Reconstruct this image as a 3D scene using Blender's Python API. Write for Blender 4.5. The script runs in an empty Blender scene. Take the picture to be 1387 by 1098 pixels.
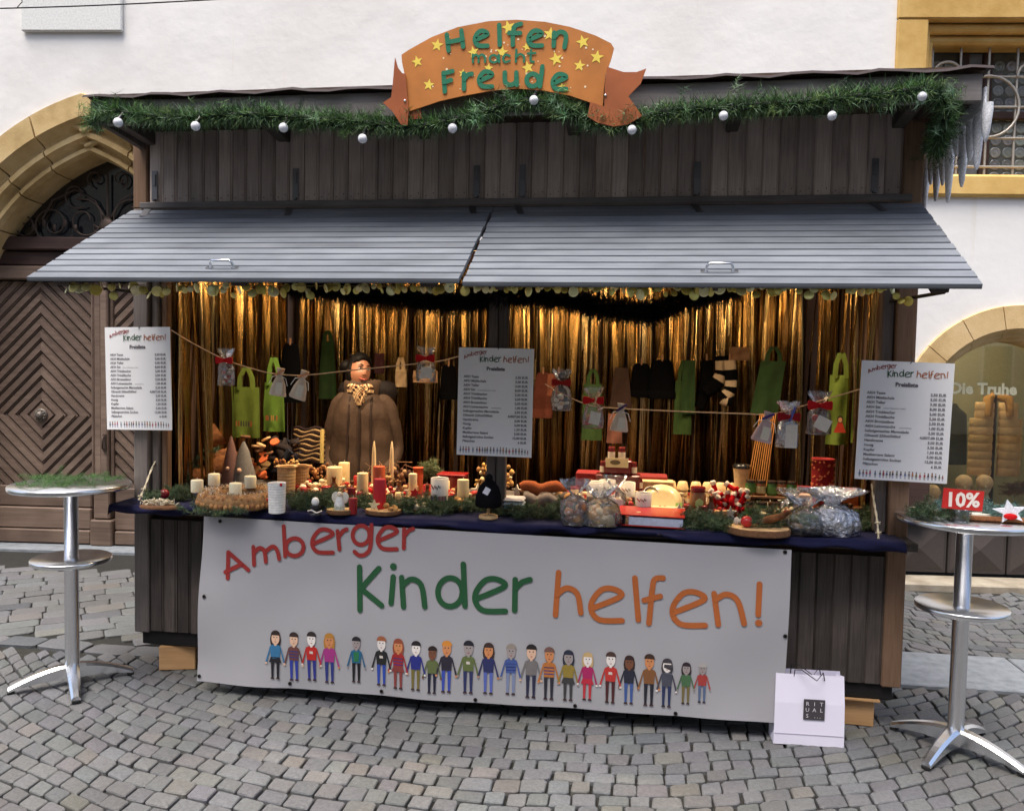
import bpy, math, random
from mathutils import Vector, Matrix, geometry
from mathutils import noise as mnoise
rnd = random.Random(7)
scene = bpy.context.scene
COL = scene.collection
R = math.radians
# ------------------------------------------------------------------ camera
F_PX, CAM, YAW, PITCH, ROLL = 1115.92, Vector((2.7958, -4.2429, 1.7842)), 0.151195, -0.050736, 0.019475
_r = Vector((math.cos(YAW), math.sin(YAW), 0))
FWD = Vector((-math.sin(YAW)*math.cos(PITCH), math.cos(YAW)*math.cos(PITCH), math.sin(PITCH)))
_u = _r.cross(FWD)
RGT = _r*math.cos(ROLL) + _u*math.sin(ROLL)
UPV = -_r*math.sin(ROLL) + _u*math.cos(ROLL)
cam = bpy.data.cameras.new('camera'); camo = bpy.data.objects.new('camera', cam); COL.objects.link(camo)
m = Matrix((RGT, UPV, -FWD)).transposed().to_4x4(); m.translation = CAM
camo.matrix_world = m
cam.sensor_fit = 'HORIZONTAL'; cam.sensor_width = 36; cam.lens = F_PX/1387*36
cam.clip_start = 0.05; cam.clip_end = 500
scene.camera = camo
# ------------------------------------------------------------------ world, sun, exposure
SUN_EL, SUN_AZ = R(71), R(205)      # azimuth clockwise from +Y: light from behind the camera, a little from the left
world = bpy.data.worlds.new('World'); scene.world = world; world.use_nodes = True
nt = world.node_tree; nt.nodes.clear()
sky = nt.nodes.new('ShaderNodeTexSky'); sky.sky_type = 'NISHITA'; sky.sun_disc = False
sky.sun_elevation = SUN_EL; sky.sun_rotation = SUN_AZ; sky.dust_density = 4.0; sky.air_density = 1.0; sky.ozone_density = 1.0
bg = nt.nodes.new('ShaderNodeBackground'); bg.inputs['Strength'].default_value = 0.09
wo_ = nt.nodes.new('ShaderNodeOutputWorld')
nt.links.new(sky.outputs[0], bg.inputs[0]); nt.links.new(bg.outputs[0], wo_.inputs[0])
sl = bpy.data.lights.new('sun', 'SUN'); sl.energy = 1.5; sl.angle = R(40); sl.color = (1, .95, .88)
so = bpy.data.objects.new('sun', sl); COL.objects.link(so)
sd = Vector((math.sin(SUN_AZ)*math.cos(SUN_EL), math.cos(SUN_AZ)*math.cos(SUN_EL), math.sin(SUN_EL)))
so.rotation_euler = sd.to_track_quat('Z', 'Y').to_euler(); so.location = sd*20
vs = scene.view_settings
vs.view_transform = 'Standard'; vs.look = 'None'; vs.gamma = 1.0; vs.use_curve_mapping = False; vs.exposure = 1.65
scene.render.engine = 'CYCLES'
scene.cycles.use_denoising = True; scene.cycles.max_bounces = 8; scene.cycles.transparent_max_bounces = 24
scene.cycles.sample_clamp_indirect = 6

# ------------------------------------------------------------------ survey helpers: a measured point of the photograph on a known plane
def ray(u, v): return FWD + RGT*((u-693.5)/F_PX) - UPV*((v-549)/F_PX)
def at(u, v, Y=None, Z=None):
    d = ray(u, v)
    t = (Y-CAM.y)/d.y if Y is not None else (Z-CAM.z)/d.z
    return CAM + d*t
def col_at(u, Y, Z):               # point at depth Y and height Z seen in picture column u
    a, b = at(u, 400, Y), at(u, 700, Y)
    k = (Z-a.z)/(b.z-a.z)
    return a.lerp(b, k)
def mpp(P): return (Vector(P)-CAM).dot(FWD)/F_PX     # metres per pixel at P
WA = math.atan(.105)
W_ROT = Matrix.Rotation(WA, 4, 'Z'); W_ORG = Vector((0, 2.59, 0))
WX, WY = Vector((math.cos(WA), math.sin(WA), 0)), Vector((-math.sin(WA), math.cos(WA), 0))
def wat(u, v, dep=0.):
    d = ray(u, v); t = (dep-(CAM-W_ORG).dot(WY))/d.dot(WY); P = CAM + d*t - W_ORG
    return P.dot(WX), P.z
def wpt(s, dep, z): return W_ORG + WX*s + WY*dep + Vector((0, 0, z))

def c8(r, g, b):
    f = lambda x: ((x/255+.055)/1.055)**2.4 if x > 10 else x/255/12.92
    return (f(r), f(g), f(b))
def vary(c, a=.15, rr=rnd):
    k = 1+rr.uniform(-a, a); return tuple(min(1, max(0, x*k*(1+rr.uniform(-a, a)*.25))) for x in c)

# ------------------------------------------------------------------ mesh builder
class MB:
    def __init__(s): s.v = []; s.f = []; s.c = []; s.s = []; s.M = Matrix.Identity(4)
    def add(s, vs_, fs, col=(.5, .5, .5), smooth=False):
        o = len(s.v); M = s.M
        s.v.extend(tuple(M @ Vector(p)) for p in vs_)
        for f in fs: s.f.append(tuple(i+o for i in f)); s.c.append(col); s.s.append(smooth)
        return s
    def box(s, c, d, col=(.5, .5, .5), R_=None, bev=0):
        x, y, z = d[0]/2, d[1]/2, d[2]/2
        if bev:
            b = min(bev, .45*min(d)); vs_ = []
            pr = [(-x+b, -y), (x-b, -y), (x, -y+b), (x, y-b), (x-b, y), (-x+b, y), (-x, y-b), (-x, -y+b)]
            pi_ = [(-x+b, -y+b), (x-b, -y+b), (x-b, -y+b), (x-b, y-b), (x-b, y-b), (-x+b, y-b), (-x+b, y-b), (-x+b, -y+b)]
            for q, zz in ((pi_, -z), (pr, -z+b), (pr, z-b), (pi_, z)): vs_ += [(a, e, zz) for a, e in q]
            fs = [tuple(range(7, -1, -1)), tuple(range(24, 32))]
            for k in range(3):
                for i in range(8): j = (i+1) % 8; fs.append((k*8+i, k*8+j, k*8+8+j, k*8+8+i))
        else:
            vs_ = [(-x, -y, -z), (x, -y, -z), (x, y, -z), (-x, y, -z), (-x, -y, z), (x, -y, z), (x, y, z), (-x, y, z)]
            fs = [(0, 3, 2, 1), (4, 5, 6, 7), (0, 1, 5, 4), (1, 2, 6, 5), (2, 3, 7, 6), (3, 0, 4, 7)]
        T = Matrix.Translation(c) @ (R_ if R_ is not None else Matrix.Identity(4))
        return s.add([T @ Vector(p) for p in vs_], fs, col)
    def rings(s, rs, col=(.5, .5, .5), smooth=True, cap0=True, cap1=True):
        n = len(rs[0]); vs_ = [p for r_ in rs for p in r_]; fs = []
        for k in range(len(rs)-1):
            for i in range(n): j = (i+1) % n; fs.append((k*n+i, k*n+j, k*n+n+j, k*n+n+i))
        s.add(vs_, fs, col, smooth)
        if cap0: s.add(rs[0], [tuple(range(n-1, -1, -1))], col)
        if cap1: s.add(rs[-1], [tuple(range(n))], col)
        return s
    def lathe(s, prof, c=(0, 0, 0), n=20, col=(.5, .5, .5), smooth=True, sq=(1, 1), jit=0):
        rs = []
        for r_, z in prof:
            rs.append([(c[0]+r_*sq[0]*math.cos(2*math.pi*i/n)*(1+rnd.uniform(-jit, jit)), c[1]+r_*sq[1]*math.sin(2*math.pi*i/n)*(1+rnd.uniform(-jit, jit)), c[2]+z+rnd.uniform(-jit, jit)*.02) for i in range(n)])
        return s.rings(rs, col, smooth)
    def tube(s, pts, r_, n=6, col=(.5, .5, .5), smooth=True, flat=None):
        pts = [Vector(p) for p in pts]; rs = []; up = None
        for i, p in enumerate(pts):
            t = (pts[min(i+1, len(pts)-1)]-pts[max(i-1, 0)])
            if t.length < 1e-9: t = Vector((0, 0, 1))
            t.normalize()
            if up is None: up = t.orthogonal().normalized()
            up = (up - t*up.dot(t));
            if up.length < 1e-6: up = t.orthogonal()
            up.normalize(); b = t.cross(up)
            rad = r_[i] if isinstance(r_, (list, tuple)) else r_
            rs.append([p+up*(rad*math.cos(2*math.pi*k/n))+b*(rad*math.sin(2*math.pi*k/n)) for k in range(n)])
        return s.rings(rs, col, smooth)
    def ball(s, c, r_, n=12, m_=8, col=(.5, .5, .5), jit=0):
        r3 = r_ if isinstance(r_, (tuple, list)) else (r_, r_, r_)
        rs = []
        for k in range(m_+1):
            a = -math.pi/2 + math.pi*k/m_; a = max(-1.5, min(1.5, a))
            rs.append([(c[0]+r3[0]*math.cos(a)*math.cos(2*math.pi*i/n)*(1+rnd.uniform(-jit, jit)), c[1]+r3[1]*math.cos(a)*math.sin(2*math.pi*i/n)*(1+rnd.uniform(-jit, jit)), c[2]+r3[2]*math.sin(a)*(1+rnd.uniform(-jit, jit))) for i in range(n)])
        return s.rings(rs, col, True)
    def poly(s, pts, y0, y1, col=(.5, .5, .5), front_only=False):
        """polygon in xz, extruded from y0 (front, towards -y) to y1"""
        n = len(pts)
        tris = geometry.tessellate_polygon([[Vector((p[0], p[1], 0)) for p in pts]])
        fr = []
        for t in tris:
            a, b, c = (Vector(pts[i]) for i in t)
            cr = (b.x-a.x)*(c.y-a.y)-(b.y-a.y)*(c.x-a.x)
            fr.append(t if cr > 0 else (t[0], t[2], t[1]))
        s.add([(p[0], y0, p[1]) for p in pts], fr, col)
        if not front_only:
            s.add([(p[0], y1, p[1]) for p in pts], [(a, c, b) for a, b, c in fr], col)
            ar = sum(pts[i][0]*pts[(i+1) % n][1]-pts[(i+1) % n][0]*pts[i][1] for i in range(n))
            vs_ = [(p[0], y0, p[1]) for p in pts]+[(p[0], y1, p[1]) for p in pts]
            fs = [(i, n+i, n+(i+1) % n, (i+1) % n) if ar > 0 else (i, (i+1) % n, n+(i+1) % n, n+i) for i in range(n)]
            s.add(vs_, fs, col)
        return s
    def stroke(s, pts, w, y, col, curve=True):
        """flat round-capped pen stroke in the xz plane at depth y"""
        P = [Vector((p[0], p[1])) for p in pts]
        if len(P) == 1:
            n = 14; s.add([(P[0].x+w*.62*math.cos(2*math.pi*i/n), y, P[0].y+w*.62*math.sin(2*math.pi*i/n)) for i in range(n)], [tuple(range(n))], col); return s
        if not curve and len(P) > 2:
            for a_, b_ in zip(pts, pts[1:]): s.stroke([a_, b_], w, y, col)
            return s
        if curve and len(P) > 2: P = crom(P, 5)
        L, Rr = [], []
        for i, p in enumerate(P):
            t = (P[min(i+1, len(P)-1)]-P[max(i-1, 0)]).normalized(); nn = Vector((-t.y, t.x))
            L.append(p+nn*w/2); Rr.append(p-nn*w/2)
        n = len(P)
        s.add([(p.x, y, p.y) for p in L]+[(p.x, y, p.y) for p in Rr], [(i, n+i, n+i+1, i+1) for i in range(n-1)], col)
        for k, p in ((0, P[0]), (1, P[-1])):
            s.add([(p.x+w*.5*math.cos(2*math.pi*i/12), y-.0004-.0003*k, p.y+w*.5*math.sin(2*math.pi*i/12)) for i in range(12)], [tuple(range(12))], col)
        return s
    def text(s, body, size, x, z, y, col, align='LEFT', shear=0, bold=0):
        cu = bpy.data.curves.new('t', 'FONT'); cu.body = body; cu.size = size; cu.align_x = align; cu.resolution_u = 2; cu.shear = shear; cu.offset = bold
        o = bpy.data.objects.new('t', cu); COL.objects.link(o)
        me = bpy.data.meshes.new_from_object(o.evaluated_get(bpy.context.evaluated_depsgraph_get()))
        s.add([(x+v.co.x, y, z+v.co.y) for v in me.vertices], [tuple(p.vertices) for p in me.polygons], col)
        bpy.data.objects.remove(o); bpy.data.curves.remove(cu); bpy.data.meshes.remove(me)
        return s
    def mesh(s, name, mat):
        me = bpy.data.meshes.new(name); me.from_pydata(s.v, [], s.f); me.update()
        ca = me.color_attributes.new('Col', 'FLOAT_COLOR', 'CORNER')
        buf = []
        for f, c in zip(s.f, s.c): buf.extend((c[0], c[1], c[2], 1.0)*len(f))
        ca.data.foreach_set('color', buf)
        me.polygons.foreach_set('use_smooth', s.s)
        me.materials.append(mat)
        return me
    def build(s, name, mat, parent=None, loc=None, rotz=0, label=None, cat=None, group=None, kind=None):
        return mobj(name, s.mesh(name, mat), parent, loc, rotz, label, cat, group, kind)
LABELS = {}
def tag(o, label=None, cat=None, group=None, kind=None):
    if label: o['label'] = label
    if cat: o['category'] = cat
    if group: o['group'] = group
    if kind: o['kind'] = kind
    return o
def mobj(name, me, parent=None, loc=None, rotz=0, label=None, cat=None, group=None, kind=None):
    o = bpy.data.objects.new(name, me); COL.objects.link(o); o.parent = parent
    if loc is not None: o.location = loc
    if rotz: o.rotation_euler = (0, 0, rotz)
    return tag(o, label, cat, group, kind)
def thing(name, label, cat, loc=(0, 0, 0), rotz=0, group=None, kind=None):
    o = bpy.data.objects.new(name, None); COL.objects.link(o); o.empty_display_size = .1
    o.location = loc; o.rotation_euler = (0, 0, rotz)
    return tag(o, label, cat, group, kind)
def crom(P, k):
    out = []
    for i in range(len(P)-1):
        a, b, c, d = P[max(i-1, 0)], P[i], P[i+1], P[min(i+2, len(P)-1)]
        for j in range(k):
            t = j/k
            out.append(.5*((2*b)+(c-a)*t+(2*a-5*b+4*c-d)*t*t+(3*b-a-3*c+d)*t**3))
    out.append(P[-1]); return out
def ell(cx, cz, rx, rz, n=18, a0=0, a1=360):
    return [(cx+rx*math.cos(R(a0+(a1-a0)*i/n)), cz+rz*math.sin(R(a0+(a1-a0)*i/n))) for i in range(n+1)]
def clip(poly, a, b, c):            # keep a*x+b*y<=c
    out = []
    for i in range(len(poly)):
        p, q = poly[i], poly[(i+1) % len(poly)]
        dp, dq = a*p[0]+b*p[1]-c, a*q[0]+b*q[1]-c
        if dp <= 0: out.append(p)
        if (dp < 0 < dq) or (dq < 0 < dp):
            t = dp/(dp-dq); out.append((p[0]+t*(q[0]-p[0]), p[1]+t*(q[1]-p[1])))
    return out

# ------------------------------------------------------------------ materials
def newmat(name):
    m_ = bpy.data.materials.new(name); m_.use_nodes = True; n = m_.node_tree
    return m_, n, n.nodes['Principled BSDF'], n.nodes.new, n.links.new
def bump(n, N, L, P, height, strength, dist=.01):
    b = N('ShaderNodeBump'); b.inputs['Strength'].default_value = strength; b.inputs['Distance'].default_value = dist
    L(height, b.inputs['Height']); L(b.outputs[0], P.inputs['Normal'])
def noise(N, L, scale, detail=4, vec=None, rough=.55):
    t = N('ShaderNodeTexNoise'); t.inputs['Scale'].default_value = scale; t.inputs['Detail'].default_value = detail; t.inputs['Roughness'].default_value = rough
    if vec is not None: L(vec, t.inputs['Vector'])
    return t
def ramp(N, L, fac, stops):
    r_ = N('ShaderNodeValToRGB'); e = r_.color_ramp.elements
    while len(e) < len(stops): e.new(.5)
    for i, (p, c) in enumerate(stops): e[i].position = p; e[i].color = (*c, 1)
    L(fac, r_.inputs[0]); return r_
def mat_attr(name, rough=.7, metal=0, var=.12, scale=60, bmp=.15, bscale=150, spec=.4, sheen=0, sss=0, trans=0):
    m_, n, P, N, L = newmat(name)
    a = N('ShaderNodeAttribute'); a.attribute_name = 'Col'
    tc = N('ShaderNodeTexCoord')
    nz = noise(N, L, scale, 4, tc.outputs['Object'])
    mr = N('ShaderNodeMapRange'); mr.inputs[1].default_value = .3; mr.inputs[2].default_value = .7; mr.inputs[3].default_value = 1-var; mr.inputs[4].default_value = 1+var
    L(nz.outputs[0], mr.inputs[0])
    mx = N('ShaderNodeVectorMath'); mx.operation = 'SCALE'; L(a.outputs[0], mx.inputs[0]); L(mr.outputs[0], mx.inputs['Scale'])
    L(mx.outputs[0], P.inputs['Base Color'])
    P.inputs['Roughness'].default_value = rough; P.inputs['Metallic'].default_value = metal; P.inputs['Specular IOR Level'].default_value = spec
    if sheen: P.inputs['Sheen Weight'].default_value = sheen
    if sss: P.inputs['Subsurface Weight'].default_value = sss; P.inputs['Subsurface Radius'].default_value = (.02, .01, .005); P.inputs['Subsurface Scale'].default_value = .3
    if trans: P.inputs['Transmission Weight'].default_value = trans
    if bmp:
        nb = noise(N, L, bscale, 3, tc.outputs['Object']); bump(n, N, L, P, nb.outputs[0], bmp, .004)
    return m_
def mat_wood(name, stops, axis, rough=.75, fine=90, bmp=.35, spec=.3, var=.3):
    m_, n, P, N, L = newmat(name)
    tc = N('ShaderNodeTexCoord'); oi = N('ShaderNodeObjectInfo')
    mp = N('ShaderNodeMapping'); sc = [fine]*3; sc[axis] = fine*.045; mp.inputs['Scale'].default_value = sc
    ad = N('ShaderNodeVectorMath'); ad.operation = 'ADD'; ml = N('ShaderNodeMath'); ml.operation = 'MULTIPLY'; ml.inputs[1].default_value = 37.
    L(oi.outputs['Random'], ml.inputs[0]); cv = N('ShaderNodeCombineXYZ'); L(ml.outputs[0], cv.inputs[0]); L(ml.outputs[0], cv.inputs[2])
    L(tc.outputs['Object'], ad.inputs[0]); L(cv.outputs[0], ad.inputs[1]); L(ad.outputs[0], mp.inputs['Vector'])
    nz = noise(N, L, 1., 6, mp.outputs[0], .65)
    big = noise(N, L, 2.2, 3, ad.outputs[0])
    mxx = N('ShaderNodeMath'); mxx.operation = 'MULTIPLY_ADD'; mxx.inputs[1].default_value = .55
    L(big.outputs[0], mxx.inputs[0]);
    h = N('ShaderNodeMath'); h.operation = 'MULTIPLY'; h.inputs[1].default_value = .5; L(nz.outputs[0], h.inputs[0]); L(h.outputs[0], mxx.inputs[2])
    rp = ramp(N, L, mxx.outputs[0], stops)
    mr = N('ShaderNodeMapRange'); mr.inputs[3].default_value = 1-var; mr.inputs[4].default_value = 1+var; L(oi.outputs['Random'], mr.inputs[0])
    sv = N('ShaderNodeVectorMath'); sv.operation = 'SCALE'; L(rp.outputs[0], sv.inputs[0]); L(mr.outputs[0], sv.inputs['Scale'])
    L(sv.outputs[0], P.inputs['Base Color'])
    P.inputs['Roughness'].default_value = rough; P.inputs['Specular IOR Level'].default_value = spec
    bump(n, N, L, P, nz.outputs[0], bmp, .003)
    return m_
def mat_stone(name, stops, scale=3., rough=.85, bmp=.4, bscale=60, var=.12):
    m_, n, P, N, L = newmat(name)
    tc = N('ShaderNodeTexCoord'); oi = N('ShaderNodeObjectInfo'); ge = N('ShaderNodeNewGeometry')
    a = noise(N, L, scale, 6, ge.outputs['Position'], .6); rp = ramp(N, L, a.outputs[0], stops)
    mr = N('ShaderNodeMapRange'); mr.inputs[3].default_value = 1-var; mr.inputs[4].default_value = 1+var; L(oi.outputs['Random'], mr.inputs[0])
    sv = N('ShaderNodeVectorMath'); sv.operation = 'SCALE'; L(rp.outputs[0], sv.inputs[0]); L(mr.outputs[0], sv.inputs['Scale'])
    L(sv.outputs[0], P.inputs['Base Color']); P.inputs['Roughness'].default_value = rough; P.inputs['Specular IOR Level'].default_value = .25
    b = noise(N, L, bscale, 5, ge.outputs['Position'], .65); bump(n, N, L, P, b.outputs[0], bmp, .008)
    return m_
def mat_metal(name, col, rough, aniso=0):
    m_, n, P, N, L = newmat(name)
    tc = N('ShaderNodeTexCoord'); nz = noise(N, L, 45, 4, tc.outputs['Object'])
    mr = N('ShaderNodeMapRange'); mr.inputs[3].default_value = rough*.9; mr.inputs[4].default_value = rough*1.15; L(nz.outputs[0], mr.inputs[0]); P.inputs['Roughness'].default_value = rough
    P.inputs['Base Color'].default_value = (*col, 1); P.inputs['Metallic'].default_value = 1
    return m_

M_MATTE = mat_attr('painted_matte', .8)
M_PRINT = mat_attr('flat_print', .7, var=.05, bmp=0)
M_GLOSS = mat_attr('glazed', .25, var=.05, bmp=.03, spec=.5)
M_WAX = mat_attr('candle_wax', .5, var=.05, bmp=.05, sss=.25)
M_KNIT = mat_attr('knitted_wool', .95, var=.25, scale=140, bmp=.8, bscale=260, spec=.03)
M_CLOTH = mat_attr('cotton_cloth', .9, var=.1, scale=25, bmp=.3, bscale=500, spec=.12, sheen=.04)
M_FIR = mat_attr('fir_needles', .6, var=.2, bmp=0, spec=.3)
M_SKIN = mat_attr('skin', .5, var=.06, scale=30, bmp=.06, bscale=200, sss=.1)
M_STRAW = mat_attr('dried_plants', .9, var=.3, scale=90, bmp=.5)
M_STEEL = mat_metal('brushed_aluminium', (.80, .81, .83), .26)
M_IRON = mat_attr('dark_iron', .55, metal=.7, var=.15, bmp=.2)
M_ZINC = mat_metal('zinc_hinge', (.20, .20, .21), .5)
M_BOARD = mat_wood('weathered_dark_board', [(.3, c8(118, 108, 103)), (.5, c8(172, 158, 150)), (.72, c8(208, 193, 184))], 2)
M_LOW = mat_wood('dark_stained_board', [(.3, c8(46, 42, 41)), (.5, c8(72, 65, 61)), (.75, c8(104, 94, 88))], 2)
M_POST = mat_wood('post_wood', [(.3, c8(70, 66, 64)), (.5, c8(104, 96, 92)), (.75, c8(130, 120, 112))], 2, var=.12)
M_BROWN = mat_wood('brown_post_wood', [(.3, c8(80, 60, 46)), (.5, c8(118, 92, 72)), (.75, c8(142, 114, 92))], 2, var=.12)
M_SLAT = mat_wood('grey_stained_slat', [(.3, c8(80, 84, 90)), (.5, c8(104, 109, 116)), (.75, c8(128, 133, 140))], 0, rough=.45, spec=.5, bmp=.3, var=.16, fine=60)
M_BEAM = mat_wood('grey_beam', [(.3, c8(78, 74, 74)), (.5, c8(112, 107, 106)), (.75, c8(140, 134, 132))], 0, var=.1)
M_BLACKB = mat_wood('black_beam', [(.3, c8(14, 13, 13)), (.5, c8(24, 22, 22)), (.75, c8(36, 33, 32))], 0, var=.1)
M_INNER = mat_wood('interior_board', [(.3, c8(46, 34, 28)), (.5, c8(70, 52, 42)), (.75, c8(92, 70, 56))], 2)
M_BLOCK = mat_wood('raw_timber', [(.3, c8(140, 102, 66)), (.5, c8(178, 138, 95)), (.75, c8(200, 162, 118))], 0, var=.1)
M_DOOR = mat_wood('door_oak', [(.3, c8(78, 64, 55)), (.5, c8(110, 92, 80)), (.75, c8(138, 118, 104))], 0, fine=40, var=.12, rough=.6)
M_DOORD = mat_wood('door_oak_dark', [(.3, c8(40, 28, 26)), (.5, c8(60, 44, 40)), (.75, c8(80, 60, 54))], 0, fine=40, var=.08, rough=.6)
M_SAND = mat_stone('sandstone', [(.3, c8(168, 140, 92)), (.5, c8(198, 170, 120)), (.7, c8(216, 192, 146))])
M_YEL = mat_stone('ochre_painted_stone', [(.3, c8(186, 146, 78)), (.5, c8(208, 170, 102)), (.7, c8(222, 188, 122))], bmp=.2)
M_PALE = mat_stone('pale_sandstone', [(.3, c8(190, 158, 106)), (.5, c8(214, 184, 134)), (.7, c8(226, 198, 152))])
M_STEP = mat_stone('step_stone', [(.3, c8(124, 114, 100)), (.5, c8(152, 142, 126)), (.7, c8(170, 162, 146))], 5)
M_SLAB = mat_stone('granite_slab', [(.3, c8(106, 111, 116)), (.5, c8(120, 125, 130)), (.7, c8(132, 137, 142))], 14, bmp=.25, bscale=160)
M_LOG = mat_stone('log_bark', [(.3, c8(70, 40, 24)), (.5, c8(128, 82, 48)), (.7, c8(160, 108, 66))], 16, bmp=.9, bscale=45)

def mat_stucco():
    m_, n, P, N, L = newmat('white_stucco')
    ge = N('ShaderNodeNewGeometry')
    a = noise(N, L, .9, 6, ge.outputs['Position'], .6)
    st = N('ShaderNodeMapping'); st.inputs['Scale'].default_value = (5, 5, .25); L(ge.outputs['Position'], st.inputs['Vector'])
    s_ = noise(N, L, 1.6, 5, st.outputs[0], .6)
    rp = ramp(N, L, a.outputs[0], [(.3, (.76, .735, .70)), (.5, (.82, .80, .77)), (.7, (.85, .835, .81))])
    rs_ = ramp(N, L, s_.outputs[0], [(.22, (.93, .90, .84)), (.36, (1, 1, 1)), (.8, (1, 1, 1))])
    mx = N('ShaderNodeVectorMath'); mx.operation = 'MULTIPLY'; L(rp.outputs[0], mx.inputs[0]); L(rs_.outputs[0], mx.inputs[1])
    L(mx.outputs[0], P.inputs['Base Color']); P.inputs['Roughness'].default_value = .92; P.inputs['Specular IOR Level'].default_value = .15
    b1 = noise(N, L, 2.6, 3, ge.outputs['Position']); b2 = noise(N, L, 38, 5, ge.outputs['Position'], .65)
    ma = N('ShaderNodeMath'); ma.operation = 'MULTIPLY_ADD'; ma.inputs[1].default_value = .1; L(b2.outputs[0], ma.inputs[0]); L(b1.outputs[0], ma.inputs[2])
    bump(n, N, L, P, ma.outputs[0], .2, .05)
    return m_
M_STUCCO = mat_stucco()
def mat_sett():
    m_, n, P, N, L = newmat('granite_sett')
    a = N('ShaderNodeAttribute'); a.attribute_name = 'Col'; ge = N('ShaderNodeNewGeometry')
    nz = noise(N, L, 70, 5, ge.outputs['Position'], .7); n2 = noise(N, L, 1.1, 4, ge.outputs['Position'])
    r1 = ramp(N, L, nz.outputs[0], [(.3, (.72, .72, .72)), (.7, (1.25, 1.25, 1.25))])
    r2 = ramp(N, L, n2.outputs[0], [(.35, (.86, .84, .8)), (.65, (1.08, 1.08, 1.1))])
    m1 = N('ShaderNodeVectorMath'); m1.operation = 'MULTIPLY'; L(a.outputs[0], m1.inputs[0]); L(r1.outputs[0], m1.inputs[1])
    m2 = N('ShaderNodeVectorMath'); m2.operation = 'MULTIPLY'; L(m1.outputs[0], m2.inputs[0]); L(r2.outputs[0], m2.inputs[1])
    L(m2.outputs[0], P.inputs['Base Color']); P.inputs['Roughness'].default_value = .62; P.inputs['Specular IOR Level'].default_value = .4
    b = noise(N, L, 120, 5, ge.outputs['Position'], .7); bump(n, N, L, P, b.outputs[0], .5, .004)
    return m_
M_SETT = mat_sett()
def mat_joint():
    m_, n, P, N, L = newmat('joint_soil')
    ge = N('ShaderNodeNewGeometry'); nz = noise(N, L, 40, 5, ge.outputs['Position'])
    n2 = noise(N, L, 1.3, 4, ge.outputs['Position'])
    ad = N('ShaderNodeMath'); ad.operation = 'MULTIPLY_ADD'; ad.inputs[1].default_value = .5; L(nz.outputs[0], ad.inputs[0])
    h = N('ShaderNodeMath'); h.operation = 'MULTIPLY'; h.inputs[1].default_value = .5; L(n2.outputs[0], h.inputs[0]); L(h.outputs[0], ad.inputs[2])
    rp = ramp(N, L, ad.outputs[0], [(.35, (.008, .008, .007)), (.55, (.018, .017, .014)), (.68, (.03, .034, .018))])
    L(rp.outputs[0], P.inputs['Base Color']); P.inputs['Roughness'].default_value = .95
    bump(n, N, L, P, nz.outputs[0], .6, .01)
    return m_
M_JOINT = mat_joint()
def mat_foil():
    m_, n, P, N, L = newmat('gold_foil')
    P.inputs['Metallic'].default_value = 1
    oi = N('ShaderNodeObjectInfo'); tc = N('ShaderNodeTexCoord')
    rp = ramp(N, L, oi.outputs['Random'], [(0, c8(70, 52, 30)), (.35, c8(130, 98, 52)), (.7, c8(200, 160, 92)), (1, c8(232, 206, 146))])
    L(rp.outputs[0], P.inputs['Base Color']); P.inputs['Roughness'].default_value = .19
    mp = N('ShaderNodeMapping'); mp.inputs['Scale'].default_value = (120, 120, 1.6); L(tc.outputs['Object'], mp.inputs['Vector'])
    nz = noise(N, L, 1, 3, mp.outputs[0]); bump(n, N, L, P, nz.outputs[0], .8, .01)
    return m_
M_FOIL = mat_foil()
def mat_cello(name, tint, gl=.35, wrinkle=True):
    m_, n, P, N, L = newmat(name)
    n.nodes.remove(P); out = n.nodes['Material Output']
    g = N('ShaderNodeBsdfGlossy'); g.inputs['Roughness'].default_value = .12; g.inputs['Color'].default_value = (*tint, 1)
    t = N('ShaderNodeBsdfTransparent'); t.inputs['Color'].default_value = (.93, .93, .93, 1)
    if wrinkle:
        tc = N('ShaderNodeTexCoord'); nz = noise(N, L, 42, 3, tc.outputs['Object']); bb = N('ShaderNodeBump'); bb.inputs['Strength'].default_value = 1; bb.inputs['Distance'].default_value = .02; L(nz.outputs[0], bb.inputs['Height']); L(bb.outputs[0], g.inputs['Normal'])
    fr = N('ShaderNodeFresnel'); fr.inputs['IOR'].default_value = 1.6
    ad = N('ShaderNodeMath'); ad.operation = 'ADD'; ad.use_clamp = True; ad.inputs[1].default_value = gl; L(fr.outputs[0], ad.inputs[0])
    mx = N('ShaderNodeMixShader'); L(ad.outputs[0], mx.inputs[0]); L(t.outputs[0], mx.inputs[1]); L(g.outputs[0], mx.inputs[2]); L(mx.outputs[0], out.inputs[0])
    return m_
M_CELLO = mat_cello('cellophane', (.9, .92, .95), .10)
M_SILVER = mat_cello('silver_cellophane', (.86, .88, .93), .5)
def mat_glass(name, gl=.03):
    m_ = mat_cello(name, (1, 1, 1), gl, False); g = [x for x in m_.node_tree.nodes if x.type == 'BSDF_GLOSSY'][0]; g.inputs['Roughness'].default_value = .02
    f = [x for x in m_.node_tree.nodes if x.type == 'FRESNEL'][0]; f.inputs['IOR'].default_value = 1.45
    return m_
M_GLASS = mat_glass('window_glass')
M_BULL = mat_attr('bottle_glass', .12, var=.25, scale=8, bmp=.3, bscale=14, spec=.8)
def mat_emit(name, col, st):
    m_, n, P, N, L = newmat(name); P.inputs['Emission Color'].default_value = (*col, 1); P.inputs['Emission Strength'].default_value = st
    return m_
M_LAMP = mat_emit('lamp_lens', (1, .62, .25), 8)
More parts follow.
